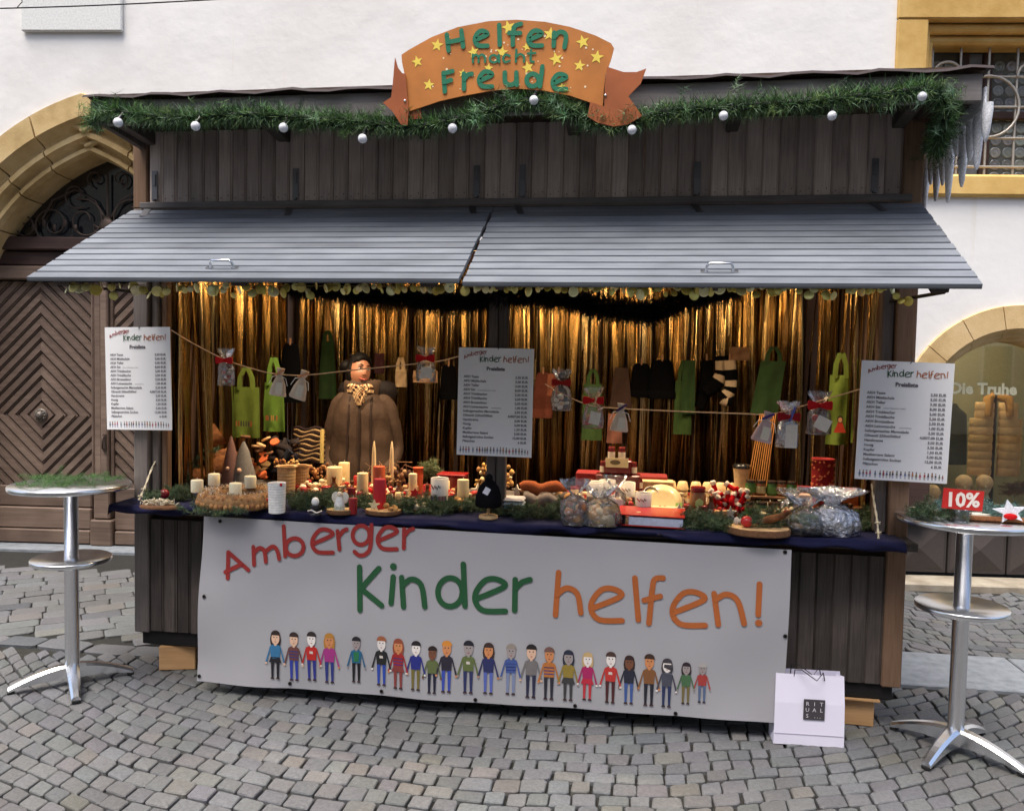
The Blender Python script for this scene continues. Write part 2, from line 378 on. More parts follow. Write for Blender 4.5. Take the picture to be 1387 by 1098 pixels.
# ================================================================== GROUND
g = MB(); g.add([(-40, -40, -.022), (40, -40, -.022), (40, 40, -.022), (-40, 40, -.022)], [(0, 1, 2, 3)], (.05, .05, .05))
GROUND = g.build('cobbled_square', M_JOINT, kind='structure', label='grey cobbled town square under the market stall')
def sett_geo(q, z, rr):
    """rounded stone over the quad q (4 xy corners): returns verts, faces"""
    c = [sum(p[0] for p in q)/4, sum(p[1] for p in q)/4]
    def ins(k, zz, j=0): return [(c[0]+(p[0]-c[0])*k+rr.uniform(-j, j), c[1]+(p[1]-c[1])*k+rr.uniform(-j, j), zz) for p in q]
    def round8(ps):
        o = []
        for i in range(4):
            a, b, d = Vector(ps[i-1]), Vector(ps[i]), Vector(ps[(i+1) % 4])
            k = rr.uniform(.05, .13); o += [b.lerp(a, k), b.lerp(d, k)]
        return o
    r0 = [Vector((p[0], p[1], -.024)) for p in q]
    base = ins(1, z-.0065, .003); 
    A = round8(base); B = [Vector((c[0]+(p.x-c[0])*.93, c[1]+(p.y-c[1])*.93, z-.002+rr.uniform(-.0015, .0015))) for p in A]
    D = [Vector((p.x, p.y, -.024)) for p in A]
    vs_ = D+A+B+[Vector((c[0], c[1], z+.001))]
    fs = []
    for k in (0, 1):
        for i in range(8): j = (i+1) % 8; fs.append((k*8+i, k*8+j, k*8+8+j, k*8+8+i))
    for i in range(8): fs.append((16+i, 16+(i+1) % 8, 24))
    return vs_, fs
SETTS = []
def sett_col(y):
    t = rnd.random()
    base = (.118, .121, .124) if t < .84 else ((.128, .125, .117) if t < .95 else (.092, .096, .102))
    return vary(base, .13)
def lay(gfun, x0, x1, y0, y1, inside, pitch, lmin, lmax, ang=0, org=(0, 0)):
    ca, sa = math.cos(ang), math.sin(ang); y = y0
    while y < y1:
        ph = pitch*rnd.uniform(.88, 1.12); x = x0-rnd.uniform(0, lmax)
        while x < x1:
            l = rnd.uniform(lmin, lmax); q = []; gp = .0044
            ok = None
            for px_, py_ in ((x+gp, y+gp), (x+l-gp, y+gp), (x+l-gp, y+ph-gp), (x+gp, y+ph-gp)):
                yy = py_+gfun(px_) + .012*math.sin(px_*7.3+py_*5.1)
                q.append((org[0]+px_*ca-yy*sa + rnd.uniform(-.004, .004), org[1]+px_*sa+yy*ca + rnd.uniform(-.004, .004)))
            c = (sum(p[0] for p in q)/4, sum(p[1] for p in q)/4)
            if inside(*c): SETTS.append((q, c, rnd.uniform(-.004, .004)))
            x += l
        y += ph
def seg(Rr, w, xc):
    def f(x):
        d = ((x-xc+w/2) % w)-w/2
        return Rr-math.sqrt(max(.01, Rr*Rr-d*d))
    return f
def sl_y(x): return .66+.0*(x-4.4)
def in_front(x, y):
    if y < -2.3: return False
    if x < .35: return y < .20+.06*math.sin(x*2)
    if x > 4.2: return y < .66
    return y < .45
lay(seg(4.4, 6.2, 2.0), -3.4, 6.9, -3.9, .8, in_front, .094, .085, .138)
# band of larger flat stones and the coarser paving behind it on the left
lay(lambda x: .0, -3.6, .45, .22, .36, lambda x, y: True, .14, .2, .34)
lay(lambda x: 0, -4.5, 4.5, -4.5, 4.5, lambda x, y: -4.4 < x < .55 and .40 < y < 2.2+.105*x-.02, .15, .16, .28, R(38), (-1.5, 1.2))
# right, behind the slab strip: small fans
lay(seg(.85, 1.3, 5.2), 4.0, 8.4, 1.0, 3.3, lambda x, y: x > 4.05 and 1.28 < y < 2.59+.105*x-.33, .10, .09, .14)
vis = []
for q, c, z in SETTS:
    d = Vector((c[0], c[1], 0))-CAM; zz = d.dot(FWD)
    if zz < .5: vis.append(0); continue
    u, v = 693.5+F_PX*d.dot(RGT)/zz, 549-F_PX*d.dot(UPV)/zz
    vis.append(1/zz if (5 < u < 1382 and v < 1092) else 0)
order = sorted(range(len(SETTS)), key=lambda i: -vis[i]); big = set(order[:298])
stuff = MB()
for i, (q, c, z) in enumerate(SETTS):
    vs_, fs = sett_geo(q, z, rnd); col = sett_col(c[1])
    if i in big:
        b = MB(); b.add([(p.x-c[0], p.y-c[1], p.z) for p in vs_], fs, col, False); b.build('sett', M_SETT, GROUND, (c[0], c[1], 0))
    else: stuff.add(vs_, fs, col, False)
stuff.build('sett_field', M_SETT, GROUND, kind='stuff')
for k in range(5):
    x0 = 4.15+k*.98
    b = MB(); b.box((0, 0, -.012), (.97, .575, .03), (.3, .3, .3), bev=.006)
    o = b.build('paving_slab', M_SLAB, GROUND, (x0+.49, .965+.01*k, 0)); o.rotation_euler = (0, 0, R(1.2))

# ================================================================== BUILDING
BLD = thing('old_town_house', 'white plastered old town house with yellow stone doorway behind the stall', 'building', W_ORG, WA)
XA, ZS, XC = -2.044, 1.83, .67           # doorway axis, springing height, centre offset of the pointed arch
def parch(Rr, n=14, over=0.):            # left half, from springing to the apex (or past it)
    amax = math.pi-math.acos(XC/Rr)     # angle where x==axis
    amax = math.acos(-XC/Rr)
    a1 = amax-over
    return [(XA+XC+Rr*math.cos(math.pi+(a1-math.pi)*i/n), ZS+Rr*math.sin(math.pi+(a1-math.pi)*i/n)) for i in range(n+1)]
def full_arch(Rr, n=14, zb=0):
    L_ = parch(Rr, n); Rt = [(2*XA-x, z) for x, z in reversed(L_[:-1])]
    return [(L_[0][0], zb)]+L_+Rt+[(2*XA-L_[0][0], zb)]
SC, SZ, SR = 5.98, 1.36, .98             # shop arch
def shop_arch(Rr, n=18, zb=.0):
    return [(SC-Rr, zb)]+[(SC-Rr*math.cos(math.pi*i/n), SZ+Rr*math.sin(math.pi*i/n)) for i in range(n+1)]+[(SC+Rr, zb)]
WLX0, WLX1, WZ0, WZ1 = 4.85, 7.4, 3.25, 4.84     # stone surround of the barred window
out = [(-9, 0)] + full_arch(2.28) + shop_arch(.96) + [(11, 0), (11, 8), (-9, 8)]
hole = [(WLX0+.03, WZ0+.02), (WLX0+.03, WZ1-.02), (WLX1-.03, WZ1-.02), (WLX1-.03, WZ0+.02)]
b = MB()
V = [[Vector((x, z, 0)) for x, z in out], [Vector((x, z, 0)) for x, z in hole]]
tr = geometry.tessellate_polygon(V); al = out+hole
fs = []
for t in tr:
    p, q, r_ = (al[i] for i in t)
    fs.append(t if (q[0]-p[0])*(r_[1]-p[1])-(q[1]-p[1])*(r_[0]-p[0]) > 0 else (t[0], t[2], t[1]))
b.add([(x, 0, z) for x, z in al], fs, (.8, .8, .8))
for lp in (out, hole):
    n = len(lp); b.add([(x, 0, z) for x, z in lp]+[(x, .5, z) for x, z in lp], [(i, n+i, n+(i+1) % n, (i+1) % n) for i in range(n)], (.8, .8, .8))
b.build('wall', M_STUCCO, BLD)
# dark rooms behind the openings so that no sky shows through
b = MB()
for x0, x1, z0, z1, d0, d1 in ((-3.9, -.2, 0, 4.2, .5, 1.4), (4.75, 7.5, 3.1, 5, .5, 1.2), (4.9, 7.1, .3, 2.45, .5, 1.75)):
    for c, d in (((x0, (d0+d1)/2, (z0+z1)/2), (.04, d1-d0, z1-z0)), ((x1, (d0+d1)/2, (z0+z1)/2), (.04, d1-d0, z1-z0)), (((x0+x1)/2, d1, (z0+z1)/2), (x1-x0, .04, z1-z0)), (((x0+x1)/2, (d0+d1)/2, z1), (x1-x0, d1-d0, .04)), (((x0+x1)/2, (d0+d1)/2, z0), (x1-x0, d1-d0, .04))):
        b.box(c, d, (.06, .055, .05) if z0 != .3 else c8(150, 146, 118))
b.build('room_wall', M_MATTE, BLD)
# --- pointed stone doorway, stone by stone
PROF = [(2.33, .02), (2.31, -.03), (2.13, -.03), (2.10, .03), (2.075, .075), (2.055, .085), (2.02, .04), (1.985, .045), (1.97, .10), (1.955, .135), (1.935, .145), (1.915, .10), (1.885, .105), (1.868, .16), (1.858, .30), (1.858, .46)]
def arch_block(a0, a1, mirror, n=4):
    rs = []
    for k in range(n+1):
        a = a0+(a1-a0)*k/n
        rg = []
        for r_, d in PROF+[(2.33, .46)]:
            am = math.acos(-XC/r_); aa = math.pi+(am-math.pi)*a      # a runs 0..1 from springing to that curve's own apex
            x, z = XC+r_*math.cos(aa), ZS+r_*math.sin(aa)
            rg.append(((-x if mirror else x), d, z))
        rs.append(rg if not mirror else rg[::-1])
    return rs
cuts = [0, .17, .34, .5, .67, .83, 1.]
for mir in (False, True):
    for i in range(6):
        g0, g1 = cuts[i]+(.003 if i else 0), cuts[i+1]-(.003 if i < 5 else 0)
        b = MB(); b.rings(arch_block(g0, g1, mir), (.5, .4, .2), False); b.build('stone', M_SAND, BLD, (XA, 0, 0))
    zz = [0, .5, .98, 1.4, 1.827]
    for i in range(4):
        b = MB(); rs = []
        for z in (zz[i]+.004, zz[i+1]-.004):
            rg = [((XC-r_)*(-1 if mir else 1), d, z) for r_, d in PROF+[(2.33, .46)]]
            rs.append(rg if not mir else rg[::-1])
        b.rings(rs, (.5, .4, .2), False); b.build('stone', M_SAND, BLD, (XA, 0, 0))
for r_, d in ((2.035, .05), (1.93, .115)):          # mouldings that cross at the apex
    for mir in (1, -1):
        am = math.acos(-XC/r_); P = []
        for k in range(11):
            a = am+.02-(.28)*k/10
            P.append(((XC+r_*math.cos(a))*mir, d-.012*(mir > 0), ZS+r_*math.sin(a)))
        b = MB(); b.tube(P, [.026]*10+[.012], 8, (.5, .4, .2)); b.build('rib', M_SAND, BLD, (XA, 0, 0))
# --- tympanum with iron scrollwork
b = MB(); pts = [p for p in full_arch(1.88, 14, 2.6)]; b.poly(pts, .40, .42, (.012, .012, .014)); b.build('fanlight_glass', M_BULL, BLD)
b = MB(); IR = c8(92, 78, 70)
def spiral(cx, cz, r0, turns, a0, dirn=1, n=30): return [(cx+r0*(1-.75*i/n)*math.cos(a0+dirn*turns*2*math.pi*i/n), .36, cz+r0*(1-.75*i/n)*math.sin(a0+dirn*turns*2*math.pi*i/n)) for i in range(n+1)]
for sx in (-1, 1):
    ax = XA+.02
    for cx, cz, r_, tn, a0 in ((.22, 3.02, .2, 1.3, 1.2), (.52, 2.98, .21, 1.4, 3.6), (.8, 2.95, .12, 1.2, 1.), (.3, 3.25, .13, 1.1, 4.), (.12, 3.4, .08, 1.2, 5.)):
        b.tube([(ax+sx*(p[0]), p[1], p[2]) for p in spiral(cx, cz, r_, tn, a0)], .008, 5, IR)
    b.tube([(ax+sx*.03, .36, 3.05), (ax+sx*.12, .36, 3.2), (ax+sx*.3, .36, 3.3), (ax+sx*.52, .36, 3.2), (ax+sx*.62, .36, 3.02)], .008, 5, IR)
    b.tube([(ax+sx*.08, .36, 2.95), (ax+sx*.13, .36, 2.98), (ax+sx*.12, .36, 2.92), (ax+sx*.06, .36, 2.88)], .01, 5, IR)
    for k in range(5): b.ball((ax+sx*(.3+.1*k), .355, 2.95+.04*(k % 2)), (.02, .01, .035), 6, 4, IR)
b.tube([(ax, .36, 3.0), (ax, .36, 3.45)], .01, 5, IR)
b.build('scroll_grille', M_IRON, BLD)
b = MB(); b.lathe([(.02, 0), (.05, .01), (.03, .03), (.06, .07), (.075, .12), (.05, .16), (.03, .18), (.045, .2)], (XA+.02, .35, 2.86), 12, IR, sq=(1, .4)); b.build('iron_vase', M_IRON, BLD)
# --- door
DOOR = thing('door', None, None); DOOR.parent = BLD
def dbox(nm, x0, x1, z0, z1, d0, d1, mat, bev=.012, par=DOOR):
    q = MB(); q.box((0, 0, 0), (x1-x0, d1-d0, z1-z0), (.1, .08, .06), bev=bev); return q.build(nm, mat, par, ((x0+x1)/2, (d0+d1)/2, (z0+z1)/2))
XL, XR = XA-1.18, XA+1.18
dbox('backing_board', XL, XR, 0.02, 2.5, .44, .48, M_DOORD, 0)
dbox('transom', XL, XR, 2.74, 2.86, .30, .46, M_DOORD); dbox('transom', XL, XR, 2.60, 2.735, .345, .46, M_DOORD); dbox('transom', XL, XR, 2.47, 2.595, .31, .46, M_DOOR)
MX = -2.095
dbox('stile', MX-.07, MX+.0, .56, 2.465, .36, .46, M_DOOR); dbox('stile', MX+.003, MX+.075, .56, 2.465, .33, .46, M_DOOR)
dbox('plinth', MX-.075, MX+.08, .26, .555, .345, .46, M_DOOR); dbox('plinth', MX-.1, MX+.11, .01, .255, .325, .46, M_DOOR)
for side in (0, 1):
    x0, x1 = (XL, MX-.073) if side == 0 else (MX+.083, XR)
    pc = -2.684 if side == 0 else 2*MX+2.684
    px0, px1 = max(x0+.03, pc-.5), min(x1-.03, pc+.5); pz0, pz1, pzc = .56, 2.455, 1.22
    dbox('stile', x0, px0-.003, .56, 2.465, .36, .46, M_DOOR) if px0-x0 > .02 else None
    dbox('stile', px1+.003, x1, .56, 2.465, .36, .46, M_DOOR) if x1-px1 > .02 else None
    rail_z = [(.36, .555), (.155, .355), (.02, .15)]
    for j, (a, c) in enumerate(rail_z):
        xx1 = x1-.035 if side == 0 else x1; xx0 = x0 if side == 0 else x0+.035
        dbox('rail', xx0, xx1, a, c, .375-.012*j, .45, M_DOOR)
    p = .082
    for sx in (-1, 1):
        for sz in (-1, 1):
            rect = [(pc, pzc), (px1 if sx > 0 else px0, pzc), (px1 if sx > 0 else px0, pz1 if sz > 0 else pz0), (pc, pz1 if sz > 0 else pz0)]
            k = 1
            while k*p < 1.9:
                d0, d1 = k*p*1.414, (k+1)*p*1.414
                f0 = (sx, sz); base = sx*pc+sz*pzc
                q = clip(clip(rect, sx, sz, base+d1-.006), -sx, -sz, -(base+d0+.006))
                if len(q) >= 3:
                    ar = .5*sum(q[i][0]*q[(i+1) % len(q)][1]-q[(i+1) % len(q)][0]*q[i][1] for i in range(len(q)))
                    if abs(ar) > .0006:
                        if ar < 0: q = q[::-1]
                        cx, cz = sum(a[0] for a in q)/len(q), sum(a[1] for a in q)/len(q)
                        # raised moulded board: ridge between the two long edges
                        q2 = clip(clip(rect, sx, sz, base+d1-.026), -sx, -sz, -(base+d0+.026)); 
                        qq = MB(); n = len(q)
                        qq.add([(a[0]-cx, .44, a[1]-cz) for a in q]+[(a[0]-cx, .405, a[1]-cz) for a in q], [(i, n+i, n+(i+1) % n, (i+1) % n)[::-1] for i in range(n)]+[tuple(range(n, 2*n))], (.1, .08, .06))
                        if len(q2) >= 3:
                            if .5*sum(q2[i][0]*q2[(i+1) % len(q2)][1]-q2[(i+1) % len(q2)][0]*q2[i][1] for i in range(len(q2))) < 0: q2 = q2[::-1]
                            qq.poly([(a[0]-cx, a[1]-cz) for a in q2], .388, .404, (.1, .08, .06))
                        qq.build('plank', M_DOOR, DOOR, (cx, 0, cz))
                k += 1
    b = MB(); b.poly([(p*1.35, 0), (0, p*1.35), (-p*1.35, 0), (0, -p*1.35)], .385, .44, (.1, .08, .06)); b.build('plank', M_DOOR, DOOR, (pc, 0, pzc))
    b = MB(); b.M = Matrix.Rotation(R(90), 4, 'X')
    b.lathe([(.062, 0), (.062, .012), (.05, .02), (.042, .016), (.036, .03), (.03, .05), (.012, .056)], (0, 0, 0), 20, c8(120, 112, 104))
    for k in range(10): b.ball((.045*math.cos(k*.628), .045*math.sin(k*.628), .022), .009, 6, 4, c8(130, 122, 112))
    b.build('knob', M_IRON, DOOR, (pc, .385, pzc))
b = MB(); b.box((0, 0, 0), (.03, .012, .16), IR); b.tube([(0, -.01, .06), (0, -.04, .05), (0, -.04, -.05), (0, -.01, -.06)], .007, 6, IR); b.build('handle', M_IRON, DOOR, (MX+.05, .32, .98))
b = MB(); b.box((0, 0, 0), (2.7, .3, .05), (.3, .28, .25), bev=.01); b.build('threshold', M_SLAB, BLD, (XA, .3, -.014))
# --- sheet-metal box and wire at the top left
b = MB(); b.box((0, 0, 0), (.89, .035, .7), c8(222, 222, 218), bev=.01); b.build('utility_box', M_MATTE, None, wpt(-2.12, -.022, 4.915), WA, 'white sheet metal box fixed to the plaster above the doorway', 'box')
P0, P1 = at(-60, 13, 1.6), at(320, -2, 1.6)
b = MB(); b.tube([tuple(P0.lerp(P1, k/12)-Vector((0, 0, .012*math.sin(math.pi*k/12)))) for k in range(13)]+[tuple(at(560, -40, 1.6))], .005, 6, (.02, .02, .02))
p = at(30, 3, 1.6); b.tube([tuple(at(22, 12, 1.6)), tuple(p), tuple(at(28, -14, 1.6))], .0035, 5, (.02, .02, .02))
b.build('overhead_wire', M_MATTE, None, None, 0, 'thin black wire strung across the white facade above the doorway', 'wire')
# --- barred window with ochre stone surround
WIN = thing('window', None, None); WIN.parent = BLD
def wbox(nm, x0, x1, z0, z1, d0, d1, mat, bev=.01, par=WIN): return dbox(nm, x0, x1, z0, z1, d0, d1, mat, bev, par)
wbox('jamb', WLX0, 5.10, 3.42, 4.67, -.03, .34, M_YEL); wbox('lintel', WLX0, WLX1, 4.673, 4.9, -.035, .34, M_YEL)
wbox('sill', WLX0, WLX1, 3.235, 3.415, -.05, .34, M_YEL, .02); wbox('jamb', WLX1-.25, WLX1, 3.42, 4.67, -.03, .34, M_YEL)
wbox('moulding', 5.103, 5.15, 3.42, 4.665, .05, .33, M_YEL); wbox('moulding', 5.103, 7.14, 4.60, 4.665, .045, .33, M_YEL, .02)
wbox('moulding', 5.153, 5.205, 3.42, 4.595, .12, .33, M_YEL); wbox('moulding', 5.153, 7.14, 4.525, 4.595, .115, .33, M_YEL, .02)
RB = c8(96, 58, 42)
b = MB(); b.box((6.2, .36, 4.0), (2.1, .02, 1.2), c8(84, 88, 86)); b.build('pane', M_BULL, WIN)
for cx in [5.24+.105*k for k in range(18)]:
    for cz in [3.48+.105*k for k in range(10)]:
        if 5.5 < cx < 5.62: continue
        if cx > 6.1: continue
        q = MB(); q.M = Matrix.Rotation(R(90), 4, 'X'); q.lathe([(.048, 0), (.046, .006), (.036, .004), (.02, .002), (.01, .006)], (0, 0, 0), 12, vary(c8(120, 126, 124), .3)); q.build('roundel', M_BULL, WIN, (cx, .35, cz))
for x0, x1, z0, z1 in ((5.52, 5.60, 3.43, 4.52), (5.72, 5.80, 3.43, 4.52), (5.205, 5.52, 3.96, 4.03), (5.80, 7.1, 3.96, 4.03), (6.5, 6.6, 3.43, 4.52)):
    q = wbox('sash_bar', x0, x1, z0, z1, .30, .345, M_DOORD)
wbox('downpipe', 5.605, 5.715, 3.43, 4.52, .33, .348, M_SLAT, 0)
b = MB(); GI = c8(176, 170, 160)
for k in range(9): b.tube([(5.22+.235*k+.02, .2, 3.42), (5.22+.235*k+.02, .2, 4.6)], .011, 6, GI)
for z in (3.52+.01, 3.77, 4.03, 4.28): b.tube([(5.15, .19, z+.0), (7.15, .19, z)], .011, 6, GI)
for cx, cz, r_, a0, a1 in ((5.71, 4.03, .255, 0, 360), (6.42, 4.03, .255, 0, 360), (5.36, 4.28, .12, 0, 180), (6.06, 4.28, .12, 0, 180)):
    b.tube([(x, .18, z) for x, z in ell(cx, cz, r_, r_, 28, a0, a1)], .012, 6, GI)
b.build('grille', M_IRON, WIN)
# --- arched shop window
SHOP = thing('shop_window', None, None); SHOP.parent = BLD
for i in range(9):
    a0, a1 = math.pi*i/9+.004, math.pi*(i+1)/9-.004; rs = []
    for k in range(5):
        a = a0+(a1-a0)*k/4
        rs.append([(-r_*math.cos(a), d, r_*math.sin(a)) for r_, d in ((1.0, .02), (.99, -.025), (.80, -.025), (.785, .0), (.76, .05), (.735, .055), (.72, .10), (.70, .12), (.70, .45), (1.0, .45))])
    b = MB(); b.rings(rs, (.5, .4, .2), False); b.build('stone', M_PALE, SHOP, (SC, 0, SZ))
for sx in (-1, 1):
    for z0, z1 in ((.52, .93), (.935, 1.352)):
        b = MB(); b.box((0, 0, 0), (.30, .475, z1-z0), (.5, .4, .2), bev=.012); b.build('stone' if z0 > .9 else 'jamb_panel', M_PALE if z0 > .9 else M_DOORD, SHOP, (SC+sx*.85, .2125, (z0+z1)/2))
b = MB(); b.poly(shop_arch(.705, 24, .5), .30, .308, (.9, .9, .9)); b.build('glass_pane', M_GLASS, SHOP)
b = MB(); b.text('Die Truhe', .135, 5.56, 1.60, .298, c8(240, 236, 204), bold=.005); b.build('lettering', M_PRINT, SHOP)
for sx in range(4):
    x0 = 5.06+.5*sx-.06; 
    q = MB(); q.box((0, 0, 0), (.485, .06, .43), c8(60, 54, 52), bev=.004)
    q.add([(-.22, -.03, -.19), (.22, -.03, -.19), (.22, -.03, .19), (-.22, -.03, .19), (0, -.075, 0)], [(0, 1, 4), (1, 2, 4), (2, 3, 4), (3, 0, 4)], c8(70, 63, 60)); q.build('panel', M_MATTE, SHOP, (x0+.25, .12, .275))
wbox('sill', 4.95, 7.0, .492, .525, .05, .34, M_DOORD, .006, SHOP)
b = MB(); b.box((0, 0, 0), (2.4, .3, .085), (.5, .5, .5), bev=.012); b.build('step', M_STEP, SHOP, (5.9, -.08, .0))
# --- houses across the street (behind the photographer); they close off the low sky as in the narrow square
for k, (x0, x1, hgt, cw, lb) in enumerate(((-16, -3.2, 11.5, c8(206, 190, 160), 'tall cream plastered house across the street opposite the carved doorway'), (-3.1, 8.4, 10.5, c8(190, 178, 166), 'grey plastered house across the street facing the stall'), (8.5, 20, 12, c8(204, 180, 150), 'ochre plastered house across the street opposite the shop window'))):
    H = thing('opposite_house', lb, 'building', ((x0+x1)/2, -12.5, 0)); w = x1-x0
    q = MB(); q.box((0, -4, hgt/2), (w, 8, hgt), cw); q.build('wall', M_MATTE, H)
    q = MB(); q.poly([(-w/2-.2, hgt), (w/2+.2, hgt), (w/2-.3, hgt+3), (-w/2+.3, hgt+3)], -4.2, -3.8, c8(120, 66, 52)); q.build('roof', M_MATTE, H)
    nw = int(w/2.2)
    for i in range(nw):
        for j in range(3):
            q = MB(); q.box((0, 0, 0), (1.0, .08, 1.5), c8(230, 228, 222)); f = q.build('window', M_MATTE, H, (-w/2+w*(i+.5)/nw, .03, 1.9+3.1*j))
            q = MB(); q.box((0, .03, 0), (.82, .05, 1.32), c8(40, 46, 54)); q.build('pane', M_GLOSS, f)
# ================================================================== STALL
SW, SD, ZC = 4.12, 2.05, .985
ST = thing('market_stall', 'dark brown wooden market stall with two raised grey slatted shutters', 'market stall')
def pb(nm, x0, x1, y0, y1, z0, z1, mat, bev=.006, par=ST):
    q = MB(); q.box((0, 0, 0), (x1-x0, y1-y0, z1-z0), (.1, .09, .08), bev=bev); return q.build(nm, mat, par, ((x0+x1)/2, (y0+y1)/2, (z0+z1)/2))
# corner posts and middle post
pb('corner_post', 0, .088, 0, .09, .22, 2.6, M_POST); pb('corner_post', 0, .085, .004, .09, 2.603, 2.985, M_BROWN)
pb('corner_post', SW-.092, SW, 0, .09, .22, 2.985, M_BROWN)
pb('jamb_strip', .091, .135, .03, .09, ZC, 2.6, M_POST); pb('jamb_strip', .138, .175, .05, .1, ZC, 2.6, M_BROWN)
pb('jamb_strip', SW-.15, SW-.095, .03, .09, ZC, 2.6, M_POST)
pb('middle_post', 2.015, 2.062, .02, .09, ZC-.1, 2.62, M_LOW); pb('middle_post', 2.066, 2.115, .024, .09, ZC-.1, 2.62, M_LOW)
pb('corner_post', 0, .09, SD-.09, SD, .22, 2.75, M_INNER); pb('corner_post', SW-.14, SW, SD-.09, SD, .22, 2.75, M_INNER)
# boards above the shutters: each plank on its own
NB = 48; bw = (SW-.088-.092)/NB
plank = MB()
def plank_mesh(h, mat):
    q = MB(); w = bw
    prof = [(-w/2+.001, .010), (-w/2+.009, .0), (w/2-.013, .0), (w/2-.009, .006), (w/2-.001, .007), (w/2-.001, .022), (-w/2+.001, .022)]
    q.rings([[(x, y, -h/2) for x, y in prof], [(x, y, h/2) for x, y in prof]], (.1, .09, .08), False); return q.mesh('plank', mat)
pm_u, pm_l = plank_mesh(.40, M_BOARD), plank_mesh(.64, M_LOW)
for k in range(NB):
    x = .089+bw*(k+.5)
    mobj('plank', pm_u, ST, (x, .012+rnd.uniform(-.0015, .0015), 2.835+rnd.uniform(-.002, .002)))
    mobj('plank', pm_l, ST, (x, .012+rnd.uniform(-.0015, .0015), .55))
q = MB()
for k in range(NB):
    for dz in (2.655, 2.668): q.ball((.089+bw*(k+.5)+.02*(1 if dz > 2.66 else -1), .010, dz), .003, 5, 3, (.02, .02, .02))
q.build('nail_heads', M_IRON, ST, kind='stuff')
pb('trim_rail', .05, SW-.05, -.016, .03, 2.598, 2.632, M_BEAM, .004)
pb('header_beam', .09, SW-.09, .035, .09, 2.45, 2.63, M_LOW)
pb('base_beam', .03, SW-.03, .03, .10, .145, .228, M_BLACKB)
pb('floor', .06, SW-.06, .1, SD-.02, .17, .215, M_INNER, 0)
pb('cross_beam', .03, .13, .1, SD, .145, .168, M_BLACKB); pb('cross_beam', SW-.13, SW-.03, .1, SD, .145, .168, M_BLACKB)
q = MB(); q.box((0, 0, 0), (SW-.1, .02, .72), (.02, .02, .02)); q.build('kick_board', M_INNER, ST, (SW/2, .07, .56))
# side and back walls, plank by plank
def side_mesh(h, w, mat):
    q = MB(); q.box((0, 0, 0), (.02, w-.004, h), (.1, .08, .07), bev=.004); return q.mesh('wall_plank', mat)
sm_ = side_mesh(2.56, .14, M_INNER)
for sx in (.055, SW-.055):
    for k in range(14):
        if .09+.14*(k+.5) < SD-.09: mobj('wall_plank', sm_, ST, (sx, .095+.14*(k+.5), 1.50))
q = MB(); q.box((0, .013, 0), (.171, .006, 2.5), (.1, .08, .07)); q.box((0, 0, 0), (.166, .02, 2.5), (.1, .08, .07), bev=.004); bm_ = q.mesh('wall_plank', M_INNER)
for k in range(23): mobj('wall_plank', bm_, ST, (.09+.171*(k+.5), SD-.04, 1.47))
# roof: gently falling to the rear
RF = thing('roof', None, None); RF.parent = ST
a = math.atan2(.25, SD+.5)
q = MB(); q.box((0, 0, 0), (SW+.05, 2.62, .02), c8(60, 54, 52)); o = q.build('deck', M_INNER, RF, (SW/2+.07, .88, 2.945)); o.rotation_euler = (-a, 0, 0)
q = MB(); L_ = 46
vs_, fs = [], []
for i in range(L_+1):
    x = .03+(SW+.09)*i/L_; w = .006*math.sin(i*1.7)+rnd.uniform(-.004, .004)
    vs_ += [(x, -.46, 3.058+w), (x, -.445, 3.074+w), (x, 2.2, 2.79)]
for i in range(L_):
    for k in (0, 1): fs.append((i*3+k, i*3+3+k, i*3+4+k, i*3+1+k))
q.add(vs_, fs, c8(48, 36, 36)); q.build('roofing_felt', M_MATTE, RF)
q = MB(); q.box((0, 0, 0), (SW+.03, .04, .115), (.2, .2, .2), bev=.004); q.build('fascia', M_BEAM, RF, (SW/2+.07, -.41, 2.992))
for x in (.06, SW+.07):
    q = MB(); q.box((0, 0, 0), (.035, 2.55, .10), (.2, .2, .2), bev=.004); o = q.build('verge_board', M_LOW, RF, (x, .90, 2.885)); o.rotation_euler = (-a, 0, 0)
for k in range(6):
    q = MB(); q.box((0, 0, 0), (.06, 2.4, .07), (.2, .2, .2), bev=.004); o = q.build('rafter', M_LOW, RF, (.1+k*.78, .82, 2.905)); o.rotation_euler = (-a, 0, 0)
